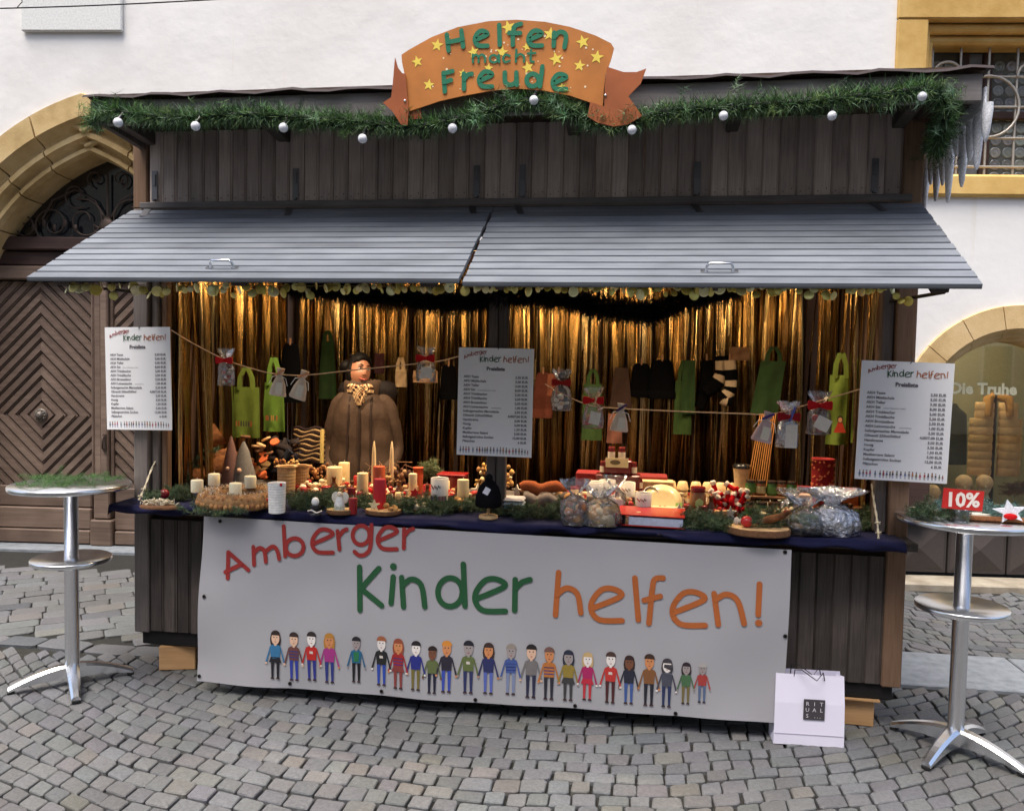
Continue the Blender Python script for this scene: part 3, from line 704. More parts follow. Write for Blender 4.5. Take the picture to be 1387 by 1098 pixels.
# shutters
def flap(x0, x1, yo, zo, hx):
    FL = thing('shutter', None, None); FL.parent = ST
    A = Vector((0, -.03, 2.588)); B = Vector((0, yo, zo)); d = (B-A); Ln = d.length; d.normalize()
    ang = math.atan2(-d.z, -d.y)          # pitch of the shutter
    Rx = Matrix.Rotation(ang, 4, 'X'); n = 13; w = Ln/n; xc = (x0+x1)/2
    q = MB(); W = x1-x0
    prof = [(-w/2+.0005, -.012), (-w/2+.004, 0), (w/2-.010, 0), (w/2-.007, -.007), (w/2-.0005, -.008), (w/2-.0005, -.02), (-w/2+.0005, -.02)]
    q.rings([[(x, y, z) for y, z in prof] for x in (-W/2, W/2)], (.2, .2, .2), False); sm2 = q.mesh('slat', M_SLAT)
    for k in range(n):
        c = A+d*(w*(k+.5)); o = mobj('slat', sm2, FL, (xc+rnd.uniform(-.003, .003), c.y, c.z)); o.rotation_euler = (ang, 0, 0)
    nrm = Vector((0, -math.sin(ang), math.cos(ang)))      # outward (upper) normal
    for hxp in hx:
        q = MB(); q.box((0, 0, 0), (.035, .11, .004), (.2, .2, .2)); c = A+d*.06+nrm*.003; o = q.build('hinge', M_ZINC, FL, (hxp, c.y, c.z)); o.rotation_euler = (ang, 0, R(18))
        q = MB(); q.box((0, 0, 0), (.032, .004, .16), (.2, .2, .2)); q.tube([(0, -.006, -.085), (0, -.006, -.075)], .012, 8); q.box((0, -.004, .03), (.014, .006, .06)); q.build('hinge', M_ZINC, FL, (hxp, .004, 2.725))
    for xx in (x0+.14, (x0+x1)/2, x1-.14):
        q = MB(); q.box((0, 0, 0), (.07, Ln-.06, .03), (.2, .2, .2), bev=.003); c = A+d*(Ln/2)-nrm*.037; o = q.build('batten', M_LOW, FL, (xx, c.y, c.z)); o.rotation_euler = (ang, 0, 0)
    hh = x0+W*(.45 if x0 < 1 else .52); c = A+d*(Ln-.11)+nrm*.001
    q = MB(); q.tube([(-.055, 0, 0), (-.052, .0, .026), (-.042, 0, .036), (.042, 0, .036), (.052, 0, .026), (.055, 0, 0)], .006, 8); q.box((-.062, 0, .002), (.03, .02, .003)); q.box((.062, 0, .002), (.03, .02, .003))
    o = q.build('pull_handle', M_STEEL, FL, (hh, c.y, c.z)); o.rotation_euler = (ang, 0, 0)
    c = B; q = MB(); q.tube([(0, 0, 0), (0, .07-yo-.05, .02)], .008, 6, (.02, .02, .02)); q.build('gas_strut', M_IRON, FL, (x0+.1 if x0 < 1 else x1-.1, yo+.12, zo-.02))
    return FL
flap(.015, 2.036, -.83, 2.135, (.13, .95, 1.94)); flap(2.048, 4.105, -.80, 2.125, (2.18, 3.06, 3.90))
# counter board + cloth
pb('counter', .0, SW+.0, -.16, .62, ZC-.05, ZC-.012, M_LOW, .003)
pb('rear_shelf', .18, SW-.2, .63, 1.0, ZC-.05, ZC-.02, M_LOW, .003)
def cloth_z(x, y, e):
    return ZC-.004+.004*math.sin(x*9+1)*math.sin(y*13)+e
q = MB(); nx = 120; xs = [-.03+(SW-.03)*i/nx for i in range(nx+1)]; prof = [(.66, 0), (.45, 0), (.2, 0), (0, 0), (-.12, 0), (-.168, .0), (-.178, -.006), (-.183, -.02)]
rows = []
for i, x in enumerate(xs):
    sag = .008*math.sin(x*3.1)+.006*math.sin(x*11+2)+.004*math.sin(x*29)
    low = .042+.008*math.sin(x*6.3)+.01*max(0, math.sin(x*2.2-1.2))+.006*math.sin(x*23)+(.025 if 2.02 < x < 2.35 else 0)*math.sin((x-2.02)/.33*math.pi)
    row = [(x, y, cloth_z(x, y, z)) for y, z in prof]+[(x, -.186+sag, ZC-low*.55), (x, -.188+sag*1.3, ZC-low), (x, -.180+sag*1.3, ZC-low+.002)]
    rows.append(row)
m2 = len(rows[0]); q.add([p for r_ in rows for p in r_], [(i*m2+j, i*m2+j+1, i*m2+m2+j+1, i*m2+m2+j) for i in range(nx) for j in range(m2-1)], c8(27, 28, 58), True)
for r_, sgn in ((rows[0], 1), (rows[-1], -1)):
    vv = [(p[0], p[1], p[2]) for p in r_[:8]]; lo = [(p[0]-.006*sgn, p[1], p[2]-.05-.01*math.sin(p[1]*20)) for p in r_[:8]]
    q.add(vv+lo, [(i, i+1, i+9, i+8) for i in range(7)], c8(27, 28, 58), True)
q.build('counter_cloth', M_CLOTH, None, None, 0, 'dark navy blue cloth spread over the stall counter', 'tablecloth')
# timber blocks the stall stands on
for x, y, dx, dy, rz, lb in ((.21, .14, .2, .2, .28, 'squared raw timber block propping the stall beside the green fir topped table'), (3.93, .14, .17, .2, -.05, 'squared raw timber block propping the stall behind the white paper bag'), (.25, 1.9, .2, .2, .1, 'raw timber block under the rear of the stall near the carved doorway'), (3.9, 1.9, .2, .2, .1, 'raw timber block under the rear of the stall near the shop window')):
    q = MB(); q.box((0, 0, .07), (dx, dy, .14), (.5, .4, .3), bev=.004)
    if x > 3 and y < 1: q.box((.0, -.02, .1415), (dx+.04, dy+.02, .006), (.4, .3, .2))
    q.build('timber_block', M_BLOCK, None, (x, y, 0), rz, lb, 'timber block', 'timber blocks under the stall')
# ------------------------------------------------------------------ fir garlands, bulbs, discs, icicles
def needles(q, path, n_per_m, ln, rad, cols, rr=rnd, droop=0):
    P = crom([Vector(p) for p in path], 8)
    for i in range(len(P)-1):
        a, b_ = P[i], P[i+1]; L_ = (b_-a).length; t = (b_-a)/max(L_, 1e-6)
        o1 = t.orthogonal().normalized(); o2 = t.cross(o1)
        for _ in range(max(1, int(n_per_m*L_))):
            p = a.lerp(b_, rr.random()); an = rr.uniform(0, 6.283)
            out_ = o1*math.cos(an)+o2*math.sin(an)
            s_ = p+out_*rr.uniform(0, rad); d = (out_+t*rr.uniform(-.9, .9)+Vector((0, 0, -droop))).normalized()
            l = ln*rr.uniform(.55, 1.2); w = d.cross(Vector((rr.uniform(-1, 1), rr.uniform(-1, 1), rr.uniform(-1, 1)))).normalized()*ln*.035
            q.add([s_-w, s_+w, s_+d*l], [(0, 1, 2)], vary(rr.choice(cols), .25, rr))
    return P
FIRC = [c8(52, 72, 46), c8(66, 88, 54), c8(86, 106, 66), c8(40, 58, 40), c8(104, 124, 100)]
gp = [(124, 168, -.40), (145, 152, -.45), (200, 158, -.45), (260, 160, -.46), (330, 156, -.46), (400, 160, -.46), (480, 165, -.46), (560, 172, -.46), (640, 157, -.46), (700, 139, -.46), (740, 140, -.46), (800, 160, -.46), (850, 168, -.46), (890, 154, -.46), (960, 147, -.46), (1050, 142, -.46), (1130, 135, -.46), (1200, 128, -.46), (1262, 124, -.46), (1283, 150, -.42), (1272, 190, -.3), (1262, 205, -.2)]
path = [at(u, v, y) for u, v, y in gp]
GA = thing('fir_garland', 'long green artificial fir garland along the stall roof edge', 'garland', (0, 0, 0))
q = MB(); GC = [tuple(c*2.4 for c in k) for k in FIRC]; GP = needles(q, path, 3600, .062, .03, GC, droop=.12)
for _ in range(230):
    p = GP[rnd.randrange(len(GP))]; d = Vector((rnd.uniform(-1, 1), rnd.uniform(-1, .4), rnd.uniform(-.8, .9))).normalized(); e_l = rnd.uniform(.06, .125); cc = [vary(rnd.choice(GC), .3)]
    needles(q, [p, p+d*e_l*.5, p+d*e_l], 480, .045, .004, cc); q.build('needles', M_FIR, GA, kind='stuff')
q = MB(); q.tube([tuple(p) for p in crom(path, 4)], .02, 6, c8(26, 38, 26)); q.build('wire_core', M_FIR, GA)
CH = thing('bulb_chain', 'string of unlit white globe bulbs hanging along the fir garland', 'string lights')
bl = [(160, 166), (265, 171), (384, 173), (491, 188), (613, 174), (723, 136), (856, 176), (980, 157), (1127, 157), (1249, 131)]
cp = []
for u, v in bl:
    P = at(u, v, -.50); r_ = 6.3*mpp(P); G = MB(); G.ball((0, 0, 0), r_, 18, 12, c8(225, 225, 232)); bo = G.build('bulb', M_GLOSS, CH, P)
    s_ = MB(); s_.tube([(0, .004, r_*.75), (.004, .015, r_*1.3), (.006, .03, r_*2.2)], r_*.5, 8, (.015, .015, .017)); s_.build('socket', M_GLOSS, bo)
    cp.append(P+Vector((.006, .035, r_*2.3)))
q = MB(); q.tube([tuple(p) for p in crom(cp, 6)], .004, 5, (.012, .012, .014)); q.build('cable', M_MATTE, CH)
M_BRASS = mat_attr('brass_disc', .3, metal=.45, var=.1, bmp=.05)
for nm, u0, u1, nd in (('left', 88, 612, 52), ('right', 628, 1236, 58)):
    DG = thing('disc_garland', 'garland of gold discs under the shutter %s' % ('nearest the carved double door' if nm == 'left' else 'nearest the arched shop window'), 'garland')
    nd = int(nd*1.25)
    pts = []
    for k in range(nd):
        u = u0+(u1-u0)*(k+.5)/nd+rnd.uniform(-4, 4); v = 386+rnd.uniform(-3, 6)+(6 if rnd.random() < .18 else 0)
        if u > 1212: v = 398+rnd.uniform(-6, 10)
        P = at(u, v+3, -.75); r_ = rnd.uniform(3.6, 8.2)*mpp(P); d = MB(); d.M = Matrix.Rotation(R(90), 4, 'X')
        d.lathe([(r_*.97, -.0008), (r_, 0), (r_*.97, .0008), (r_*.7, .0014), (.0005, .0018)], (0, 0, 0), 14, vary(rnd.choice([c8(220, 206, 120), c8(232, 222, 150), c8(190, 172, 84), c8(238, 232, 180)]), .15))
        o = d.build('disc', M_BRASS, DG, P); o.rotation_euler = (rnd.uniform(-.5, .5), rnd.uniform(0, 1), rnd.uniform(-1, 1)); pts.append(P)
    d = MB()
    for P in pts: d.tube([tuple(P), (P.x+.003, -.752, 2.11)], .0008, 4, (.2, .17, .06))
    A, B = Vector((at(u0, 377, -.752).x, -.752, 2.11)), Vector((at(min(u1, 1210), 379, -.752).x, -.752, 2.11)); d.tube([tuple(A), tuple(B)], .002, 4, (.2, .17, .06)); d.build('thread', M_BRASS, DG)
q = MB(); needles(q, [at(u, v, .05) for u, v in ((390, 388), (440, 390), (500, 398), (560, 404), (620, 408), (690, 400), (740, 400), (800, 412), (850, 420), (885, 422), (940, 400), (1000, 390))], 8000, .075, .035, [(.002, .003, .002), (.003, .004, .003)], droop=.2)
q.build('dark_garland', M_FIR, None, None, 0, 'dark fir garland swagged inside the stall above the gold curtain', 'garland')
IC = thing('icicle_fringe', 'white frosted icicle fringe hanging from the roof side by the barred window', 'icicle decoration')
q = MB(); q.box((0, 0, 0), (.012, .95, .10), c8(236, 238, 244), bev=.004)
q.build('band', M_KNIT, IC, (SW+.105, .06, 2.95))
for k in range(12):
    y = -.40+.083*k; l = (.16, .26, .2, .30, .14, .34, .24, .3, .2, .36, .26, .38)[k]
    q = MB(); q.rings([[(.02*w*math.cos(t*.785)+rnd.uniform(-.002, .002), .036*w*math.sin(t*.785), -z*l) for t in range(8)] for z, w in ((0, 1), (.2, 1.05), (.45, .95), (.7, .72), (.9, .5), (.99, .18))], vary(c8(236, 238, 244), .03))
    q.build('icicle', M_KNIT, IC, (SW+.118, y, 2.93))
# ------------------------------------------------------------------ gold foil curtains
def foil_mesh(h, w, seed):
    rr = random.Random(seed); q = MB(); n = 11; vs_ = []; ph, am, tw = rr.uniform(0, 6), rr.uniform(.004, .016), rr.uniform(-1.1, 1.1)
    dx = rr.uniform(-.02, .02)
    for i in range(n+1):
        t = i/n; z = -h*t; a_ = tw*math.sin(ph+t*rr.uniform(1.5, 3.5)); c, s_ = math.cos(a_), math.sin(a_); x0 = dx*math.sin(t*3+ph); y0 = am*math.sin(ph+t*7)
        vs_ += [(x0-w/2*c, y0-w/2*s_, z), (x0, y0-.003-.25*w*abs(math.cos(ph+t)), z), (x0+w/2*c, y0+w/2*s_, z)]
    fs = [(i*3+k, i*3+3+k, i*3+4+k, i*3+1+k) for i in range(n) for k in (0, 1)]
    q.add(vs_, fs, (.6, .4, .1), True); return q.mesh('strip', M_FOIL)
FM = [foil_mesh(1.62+.1*(k % 3), .019+.010*(k % 4), 40+k) for k in range(18)]
def curtain(label, p0, p1, n, ztop, gap=None):
    C_ = thing('foil_curtain', label, 'foil curtain')
    p0, p1 = Vector(p0), Vector(p1); d = (p1-p0); rz = math.atan2(d.y, d.x)
    for k in range(n):
        t = (k+rnd.uniform(.1, .9))/n; P = p0.lerp(p1, t)
        if gap and gap(P): continue
        o = mobj('strip', FM[rnd.randrange(18)], C_, (P.x, P.y+rnd.uniform(-.03, .02), ztop+rnd.uniform(-.02, .03)), rz+rnd.uniform(-1., 1.)); o.rotation_euler = (rnd.uniform(-.05, .05), rnd.uniform(-.035, .035), o.rotation_euler.z)
    q = MB(); q.tube([tuple(p0+Vector((0, 0, ztop+.02))), tuple(p1+Vector((0, 0, ztop+.02)))], .006, 6, c8(160, 110, 40)); q.build('heading_band', M_MATTE, C_)
    return C_
curtain('shiny gold foil strip curtain hung across the back of the stall', (.18, 1.93, 0), (3.93, 1.93, 0), 285, 2.50)
curtain('gold foil strip curtain on the side wall behind the green cloth bags and logs', (.095, .22, 0), (.095, 1.80, 0), 74, 2.46)
curtain('sparse gold foil strips on the side wall next to the shop window', (SW-.095, 1.85, 0), (SW-.095, .35, 0), 26, 2.46)
# warm lamps behind the header board (their light fills the stall)
for x, e, lb in ((.75, 26, 'small warm spotlight on the header board above the log nativity'), (1.7, 30, 'small warm spotlight on the header board above the seller'), (2.75, 26, 'small warm spotlight on the header board above the jam tower'), (3.55, 16, 'small warm spotlight on the header board above the wrapped gifts')):
    SPO = thing('spotlight', lb, 'lamp', (x, .62, 2.52), 0, 'spotlights inside the stall')
    q = MB(); q.tube([(0, 0, .03), (0, 0, .32)], .012, 8, (.03, .03, .03)); q.lathe([(.02, .03), (.035, .02), (.05, -.05), (.055, -.06)], (0, 0, 0), 16, (.03, .03, .03)); q.build('housing', M_IRON, SPO)
    q = MB(); q.lathe([(.001, -.062), (.045, -.062), (.045, -.058), (.001, -.057)], (0, 0, 0), 16, (1, .8, .5)); q.build('lens', M_LAMP, SPO)
    ld = bpy.data.lights.new('spotlight', 'AREA'); ld.shape = 'DISK'; ld.size = .09; ld.energy = e*.19; ld.color = (1, .76, .50); ld.spread = R(110)
    lo = bpy.data.objects.new('spotlight_beam', ld); COL.objects.link(lo); lo.parent = SPO; lo.location = (0, 0, -.068); lo.rotation_euler = (R(6), 0, 0)

LS = thing('light_strip', 'warm light strip along the back of the stall header board', 'lamp', (SW/2, .13, 2.40))
q = MB(); q.box((0, 0, 0), (3.7, .02, .03), (.3, .3, .3), bev=.004); q.build('channel', M_IRON, LS)
q = MB(); q.box((0, .012, -.006), (3.64, .006, .016), (1, .8, .5)); q.build('diffuser', M_LAMP, LS)
ld = bpy.data.lights.new('light_strip', 'AREA'); ld.shape = 'RECTANGLE'; ld.size = 3.6; ld.size_y = .03; ld.energy = 4.6; ld.color = (1, .74, .46)
lo = bpy.data.objects.new('light_strip_beam', ld); COL.objects.link(lo); lo.parent = LS; lo.location = (0, .02, -.01); lo.rotation_euler = (R(72), 0, 0)
# ================================================================== BANNER
def ban_y(x, z):
    t = (.94-z)/.88
    return -.205-.02*t+.010*math.sin(x*2.3+1.)*t+.007*math.sin(x*5.7+z*2)*t+.005*math.sin(x*13+z*5)*t*t+.004*math.sin(x*7-z*11)*(1 if x < 1.3 or x > 3 else .3)-.012*math.sin(math.pi*min(1, max(0, t)))+.003*math.sin(z*9+x*1.5)-.006*max(0, t-.9)*10*(1 if x < 1 else .3)
def drape(q, off):
    q.v = [(p[0], ban_y(p[0], p[2])-off+p[1], p[2]) for p in q.v]; return q
BA = thing('banner', 'large white vinyl banner hanging in front of the counter reading Amberger Kinder helfen', 'banner')
def ban_pt(u, v): 
    P = at(u, v, -.215); return (P.x, P.z)
cTL, cBL, cTR, cBR = (.541, .945), (.505, .058), (3.54, .925), (3.525, .088)
q = MB(); nx, nz = 60, 16; vs_ = []
for i in range(nx+1):
    for j in range(nz+1):
        s, t = i/nx, j/nz
        x = (cTL[0]*(1-s)+cTR[0]*s)*(1-t)+(cBL[0]*(1-s)+cBR[0]*s)*t; z = (cTL[1]*(1-s)+cTR[1]*s)*(1-t)+(cBL[1]*(1-s)+cBR[1]*s)*t
        vs_.append((x, 0, z))
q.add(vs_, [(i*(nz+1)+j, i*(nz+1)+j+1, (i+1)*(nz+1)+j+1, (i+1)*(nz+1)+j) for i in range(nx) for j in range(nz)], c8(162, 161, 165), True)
M_VINYL = mat_attr('white_vinyl', .5, var=.02, scale=3, bmp=.08, bscale=12, spec=.35)
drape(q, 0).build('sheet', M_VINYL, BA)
def z2(p): return (260+p[0]/3.152, 680+p[1]/3.152)
def z3(p): return (660+p[0]/3.152, 700+p[1]/3.152)
def zs(p): return (440+p[0]/2.89, p[1]/2.89)
RED, GRN, ORG = c8(146, 42, 38), c8(30, 80, 46), c8(170, 92, 42)
def e_(x, y, w, h): # handwritten e, (x,y) left middle
    return [(x, y+.12*h), (x+.85*w, y-.22*h), (x+.95*w, y-.38*h), (x+.62*w, y-.52*h), (x+.3*w, y-.45*h), (x+.03*w, y-.1*h), (x+.03*w, y+.22*h), (x+.3*w, y+.47*h), (x+.98*w, y+.49*h)]
def O_(cx, cy, rx, ry): return [(cx+rx*math.cos(R(a)), cy+ry*math.sin(R(a))) for a in range(0, 361, 30)]
LET = [(z2, RED, 18, 'letter', [[[(158, 320), (155, 213), (245, 287)], [(147, 295), (215, 262)]],
  [[(262, 190), (268, 265)], [(264, 218), (288, 195), (310, 207), (318, 252)], [(312, 212), (345, 188), (365, 203), (375, 240)]],
  [[(390, 103), (400, 228)], O_(440, 190, 38, 37)], [e_(514, 166, 90, 98)], [[(622, 122), (630, 200)], [(628, 145), (645, 122), (660, 115)]],
  [O_(722, 140, 36, 40), [(766, 97), (762, 190), (742, 220), (715, 225), (695, 210)]], [e_(793, 154, 84, 92)], [[(905, 115), (905, 195)], [(907, 142), (925, 120), (943, 113)]]]),
 (z2, GRN, 24, 'letter', [[[(717, 275), (722, 455)], [(800, 280), (725, 365), (815, 435)]], [[(862, 315), (855, 425)], [(862, 272)]],
  [[(898, 318), (908, 440)], [(904, 350), (940, 325), (982, 350), (998, 440)]], [O_(1105, 380, 52, 60), [(1160, 262), (1168, 438)]], [e_(1210, 395, 132, 136)]]),
 (z3, GRN, 24, 'letter', [[[(120, 265), (118, 395)], [(120, 302), (150, 275), (183, 265)]]]),
 (z3, ORG, 24, 'letter', [[[(305, 235), (292, 415)], [(298, 328), (340, 300), (385, 325), (400, 405)]], [e_(443, 372, 135, 136)], [[(630, 258), (645, 435)]],
  [[(750, 258), (715, 264), (704, 310), (690, 450)], [(670, 352), (738, 335)]], [e_(790, 390, 142, 140)], [[(968, 325), (985, 455)], [(975, 350), (1020, 328), (1068, 355), (1095, 450)]], [[(1162, 285), (1155, 412)], [(1157, 447)]]])]
for zf, col, w, nm, lets in LET:
    for L_ in lets:
        q = MB(); 
        for k, st in enumerate(L_):
            P = [ban_pt(*zf(p)) for p in st]; mp_ = mpp(at(*zf(st[0]), -.215))/3.152
            q.stroke(P, w*mp_, -.0008*k, col, curve=len(st) > 3)
        drape(q, .004).build(nm, M_PRINT, BA)
# --- row of drawn children
SK = dict(p=c8(214, 176, 150), b=c8(110, 70, 50), g=c8(150, 140, 138), w=c8(222, 214, 208), o=c8(196, 130, 84))
FIG = [ # u, v head top, v foot, shirt, trousers, hair, skin, long hair, skirt
 (375, 851, 917, (52, 110, 150), (28, 28, 34), (44, 32, 28), 'p', 1, 1), (400, 853, 920, (104, 62, 58), (50, 62, 150), (50, 36, 32), 'p', 0, 0), (424, 852, 920, (180, 40, 34), (44, 50, 130), (44, 34, 34), 'w', 0, 0),
 (448, 854, 923, (158, 52, 124), (44, 54, 120), (170, 120, 50), 'o', 1, 0), (484, 859, 922, (36, 96, 130), (24, 24, 26), (34, 30, 36), 'g', 0, 0), (518, 858, 926, (34, 34, 34), (44, 70, 160), (150, 90, 60), 'w', 0, 0),
 (541, 861, 930, (150, 36, 36), (130, 60, 56), (140, 70, 50), 'o', 1, 1), (565, 864, 931, (36, 42, 120), (110, 100, 50), (34, 28, 32), 'w', 0, 0), (587, 871, 935, (90, 100, 60), (26, 28, 50), (40, 26, 24), 'b', 0, 0),
 (606, 864, 934, (40, 36, 50), (54, 72, 160), (200, 130, 50), 'o', 0, 0), (635, 864, 936, (92, 104, 60), (44, 50, 90), (30, 30, 40), 'g', 0, 0), (662, 867, 937, (40, 44, 90), (84, 100, 170), (56, 40, 36), 'o', 1, 0),
 (692, 869, 938, (64, 84, 140), (120, 130, 160), (140, 130, 120), 'g', 0, 0), (719, 870, 943, (112, 108, 106), (40, 42, 66), (34, 30, 30), 'p', 0, 0), (743, 874, 946, (176, 108, 52), (40, 40, 50), (110, 80, 70), 'o', 0, 0),
 (769, 878, 948, (138, 118, 50), (60, 60, 60), (40, 44, 60), 'g', 1, 1), (795, 881, 947, (160, 36, 90), (180, 50, 60), (190, 160, 110), 'w', 1, 1), (826, 880, 950, (176, 50, 44), (70, 34, 36), (70, 50, 44), 'w', 0, 0),
 (851, 885, 951, (36, 38, 52), (60, 84, 140), (50, 32, 28), 'b', 1, 0), (878, 883, 954, (122, 80, 46), (34, 34, 44), (60, 40, 30), 'o', 0, 0), (902, 889, 956, (70, 72, 84), (40, 50, 84), (60, 56, 60), 'w', 1, 0),
 (928, 894, 952, (70, 104, 70), (112, 100, 60), (46, 36, 42), 'g', 1, 0), (950, 895, 950, (160, 60, 56), (84, 100, 130), (170, 165, 160), 'g', 0, 0)]
def figure(q, cx, zf, h, F, full=True):
    sh, tr, hr = (c8(*F[k]) for k in (3, 4, 5)); sk = SK[F[6]]; W = h*.185; y = 0
    def P(pts, c, d): q.poly([(cx+a*W, zf+b*h) for a, b in pts], -d, 0, c, True)
    if F[7]: P([(x*.62, .80+z*.19) for x, z in ell(0, 0, 1, 1, 14)[:-1]]+[], hr, .0004)
    for s in (-1, 1):
        P([(s*.1, .47), (s*.5, .47), (s*.42, .02), (s*.2, .02)] if s > 0 else [(-.5, .47), (-.1, .47), (-.2, .02), (-.42, .02)], tr, .0006)
        P([(s*.3-.22, 0), (s*.3+.22, 0), (s*.3+.15, .035), (s*.3-.15, .035)], vary(c8(60, 40, 40), .3), .0007)
        P([(s*.5, .66), (s*.62, .66), (s*1.12, .34), (s*.95, .32)] if s < 0 else [(.62, .66), (.5, .66), (.95, .32), (1.12, .34)], sh if F[0] % 2 else vary(sh, .1), .0005)
        P([(s*1.03+.13*a, .32+.022*b) for a, b in ell(0, 0, 1, 1, 8)[:-1]], sk, .0007)
    P([(-.5, .42), (.5, .42), (.55, .55), (.6, .67), (.3, .70), (-.3, .70), (-.6, .67), (-.55, .55)], sh, .0008)
    if F[8]: P([(-.72, .34), (.72, .34), (.5, .45), (-.5, .45)], vary(tr if F[0] != 795 else c8(176, 40, 60), .1), .0009)
    P([(-.12, .68), (.12, .68), (.12, .76), (-.12, .76)], sk, .0009)
    P([(x*.46, .83+z*.13) for x, z in ell(0, 0, 1, 1, 16)[:-1]], sk, .001)
    if not full: P([(x*.46, .9+z*.08) for x, z in ell(0, 0, 1, 1, 10)[:-1]], hr, .0012); return
    P([(x*.52, .905+z*.085) for x, z in ell(0, 0, 1, 1, 14, -10, 190)], hr, .0012)
    for s in (-1, 1): P([(s*.17+.07*x, .85+.013*z) for x, z in ell(0, 0, 1, 1, 8)[:-1]], (.02, .02, .02), .0013)
    P([(-.14, .765), (.14, .765), (.05, .752), (-.05, .752)], c8(140, 40, 40), .0013)
    P([(-.03, .79), (.05, .79), (.0, .84)], tuple(.7*c for c in sk), .0013)
    if F[0] in (400, 541, 692, 743):
        for k in range(3): P([(-.5, .47+.06*k), (.5, .47+.06*k), (.5, .49+.06*k), (-.5, .49+.06*k)], vary(c8(40, 50, 110), .3), .0011)
    if F[0] in (484,): P([(-.3, .45), (.3, .45), (.3, .66), (-.3, .66)], c8(40, 110, 70), .0011)
    if F[0] in (635, 518, 424, 826): P([(-.2, .55), (.2, .55), (.15, .6), (-.2, .6)], c8(200, 190, 180), .0011)
for F in FIG:
    q = MB(); x, z = ban_pt(F[0], F[2]); x2, z_2 = ban_pt(F[0], F[1]); figure(q, x, z, z_2-z, F)
    drape(q, .004).build('drawn_figure', M_PRINT, BA)
for u, v in ((279, 806), (270, 915), (394, 924), (518, 934), (645, 945), (779, 955), (915, 965), (1063, 860), (297, 706), (1064, 748)):
    x, z = ban_pt(u, v); q = MB(); q.poly([(x+.010*math.cos(k*.524), z+.010*math.sin(k*.524)) for k in range(12)], -.002, .0, c8(60, 56, 54)); q.poly([(x+.005*math.cos(k*.524), z+.005*math.sin(k*.524)) for k in range(12)], -.003, .0, (.01, .01, .01)); drape(q, .003).build('eyelet', M_IRON, BA)

# ================================================================== PRICE LISTS
LIST = [('AKH Tasse', '2,50 EUR', ''), ('AKH Müslischale', '3,00 EUR', ''), ('AKH Teller', '3,00 EUR', ''), ('AKH Set', '8,00 EUR', '(Tasse, Müslischale, Teller)'), ('AKH Trinkbecher', '2,00 EUR', ''), ('AKH Trinkflasche', '2,50 EUR', ''), ('AKH Brotzeitbox', '2,50 EUR', ''), ('AKH Leinentasche', '1,00 EUR', '(verschiedene)'), ('Selbstgemachte Marmelade', '2,50 EUR', ''), ('Olivenöl 250ml/500ml', '4,00/7,00 EUR', ''), ('Handcreme', '3,00 EUR', ''), ('Honig', '3,50 EUR', ''), ('Kupfer', '1,50 EUR', ''), ('Mediterrane Salami', '5,00 EUR', ''), ('Selbstgestrickte Socken', '12,00 EUR', ''), ('Plätzchen', '6 EUR', '')]
SGW, SGH = .40, .57
tx = MB(); dk = c8(104, 100, 106)
for k, (a, p, s) in enumerate(LIST):
    z = SGH/2-.158-.0228*k
    tx.text(a, .0175, -SGW/2+.03, z, -.0022, dk, shear=.05, bold=.0004)
    if s: tx.text(s, .009, -SGW/2+.03+(.075 if k == 3 else .15), z, -.0022, dk)
    tx.text(p, .0175, SGW/2-.028, z, -.0022, dk, 'RIGHT', bold=.0005)
tx.text('Preisliste', .027, .0, SGH/2-.118, -.0022, dk, 'CENTER', bold=.0012)
TXM = tx.mesh('price_lines', M_PRINT)
lg = MB()
def lz(pp, dx, dz): return None
for zf, col, w, nm, lets in LET:            # the banner's lettering again, small
    for L_ in lets:
        for k, st in enumerate(L_):
            P = []
            for p in st:
                u, v = zf(p); X = (u-305)/(1035-305); Z = (v-720)/(850-720)
                sl = .062*(u-305)/730
                P.append((-SGW/2+.03+X*(SGW-.055), SGH/2-.022-(v-710-sl*730)*.00052*1.02))
            lg.stroke(P, w/3.152*.00056*1.0, -.0022-.0003*k, vary(col, .02), len(st) > 3)
LGM = lg.mesh('heading', M_PRINT)
fg = MB()
for F in FIG:
    figure(fg, -SGW/2+.02+(F[0]-375)/575*(SGW-.04), -SGH/2+.012, .036*(F[2]-F[1])/70, F, False)
FGM = fg.mesh('figure_row', M_PRINT)
bd = MB(); bd.box((0, .002, 0), (SGW, .005, SGH), c8(238, 238, 240)); BDM = bd.mesh('board', M_VINYL)
for (tl, tr_, bl_, br_), Y, lb in ((((143, 443), (229, 443), (144, 581), (234, 583)), -.035, 'white price list board hung on the stall post beside the carved door'), (((622, 471), (723, 472), (618, 616), (720, 619)), .0, 'white price list board hung on the middle post of the stall'), (((1168, 489), (1293, 491), (1157, 649), (1283, 654)), -.035, 'white price list board hung on the stall post beside the shop window')):
    P = [at(u, v, Y) for u, v in (tl, tr_, bl_, br_)]; c = sum(P, Vector())/4
    w = ((P[1]-P[0]).length+(P[3]-P[2]).length)/2; h = ((P[2]-P[0]).length+(P[3]-P[1]).length)/2
    up = ((P[0]+P[1])-(P[2]+P[3])).normalized()
    S_ = thing('price_list', lb, 'price sign', c, 0, 'price lists on the stall'); S_.rotation_euler = (0, math.atan2(up.x, up.z), 0); S_.scale = (w/SGW, 1, h/SGH)
    mobj('board', BDM, S_); mobj('price_lines', TXM, S_, kind='stuff'); mobj('heading', LGM, S_); mobj('figure_row', FGM, S_)
    q = MB(); q.tube([(0, 0, 0), (.01, 0, .02), (.0, .02, .035)], .002, 5, (.1, .1, .1)); q.build('hanging_cord', M_MATTE, S_, (.01, -.003, SGH/2-.008))

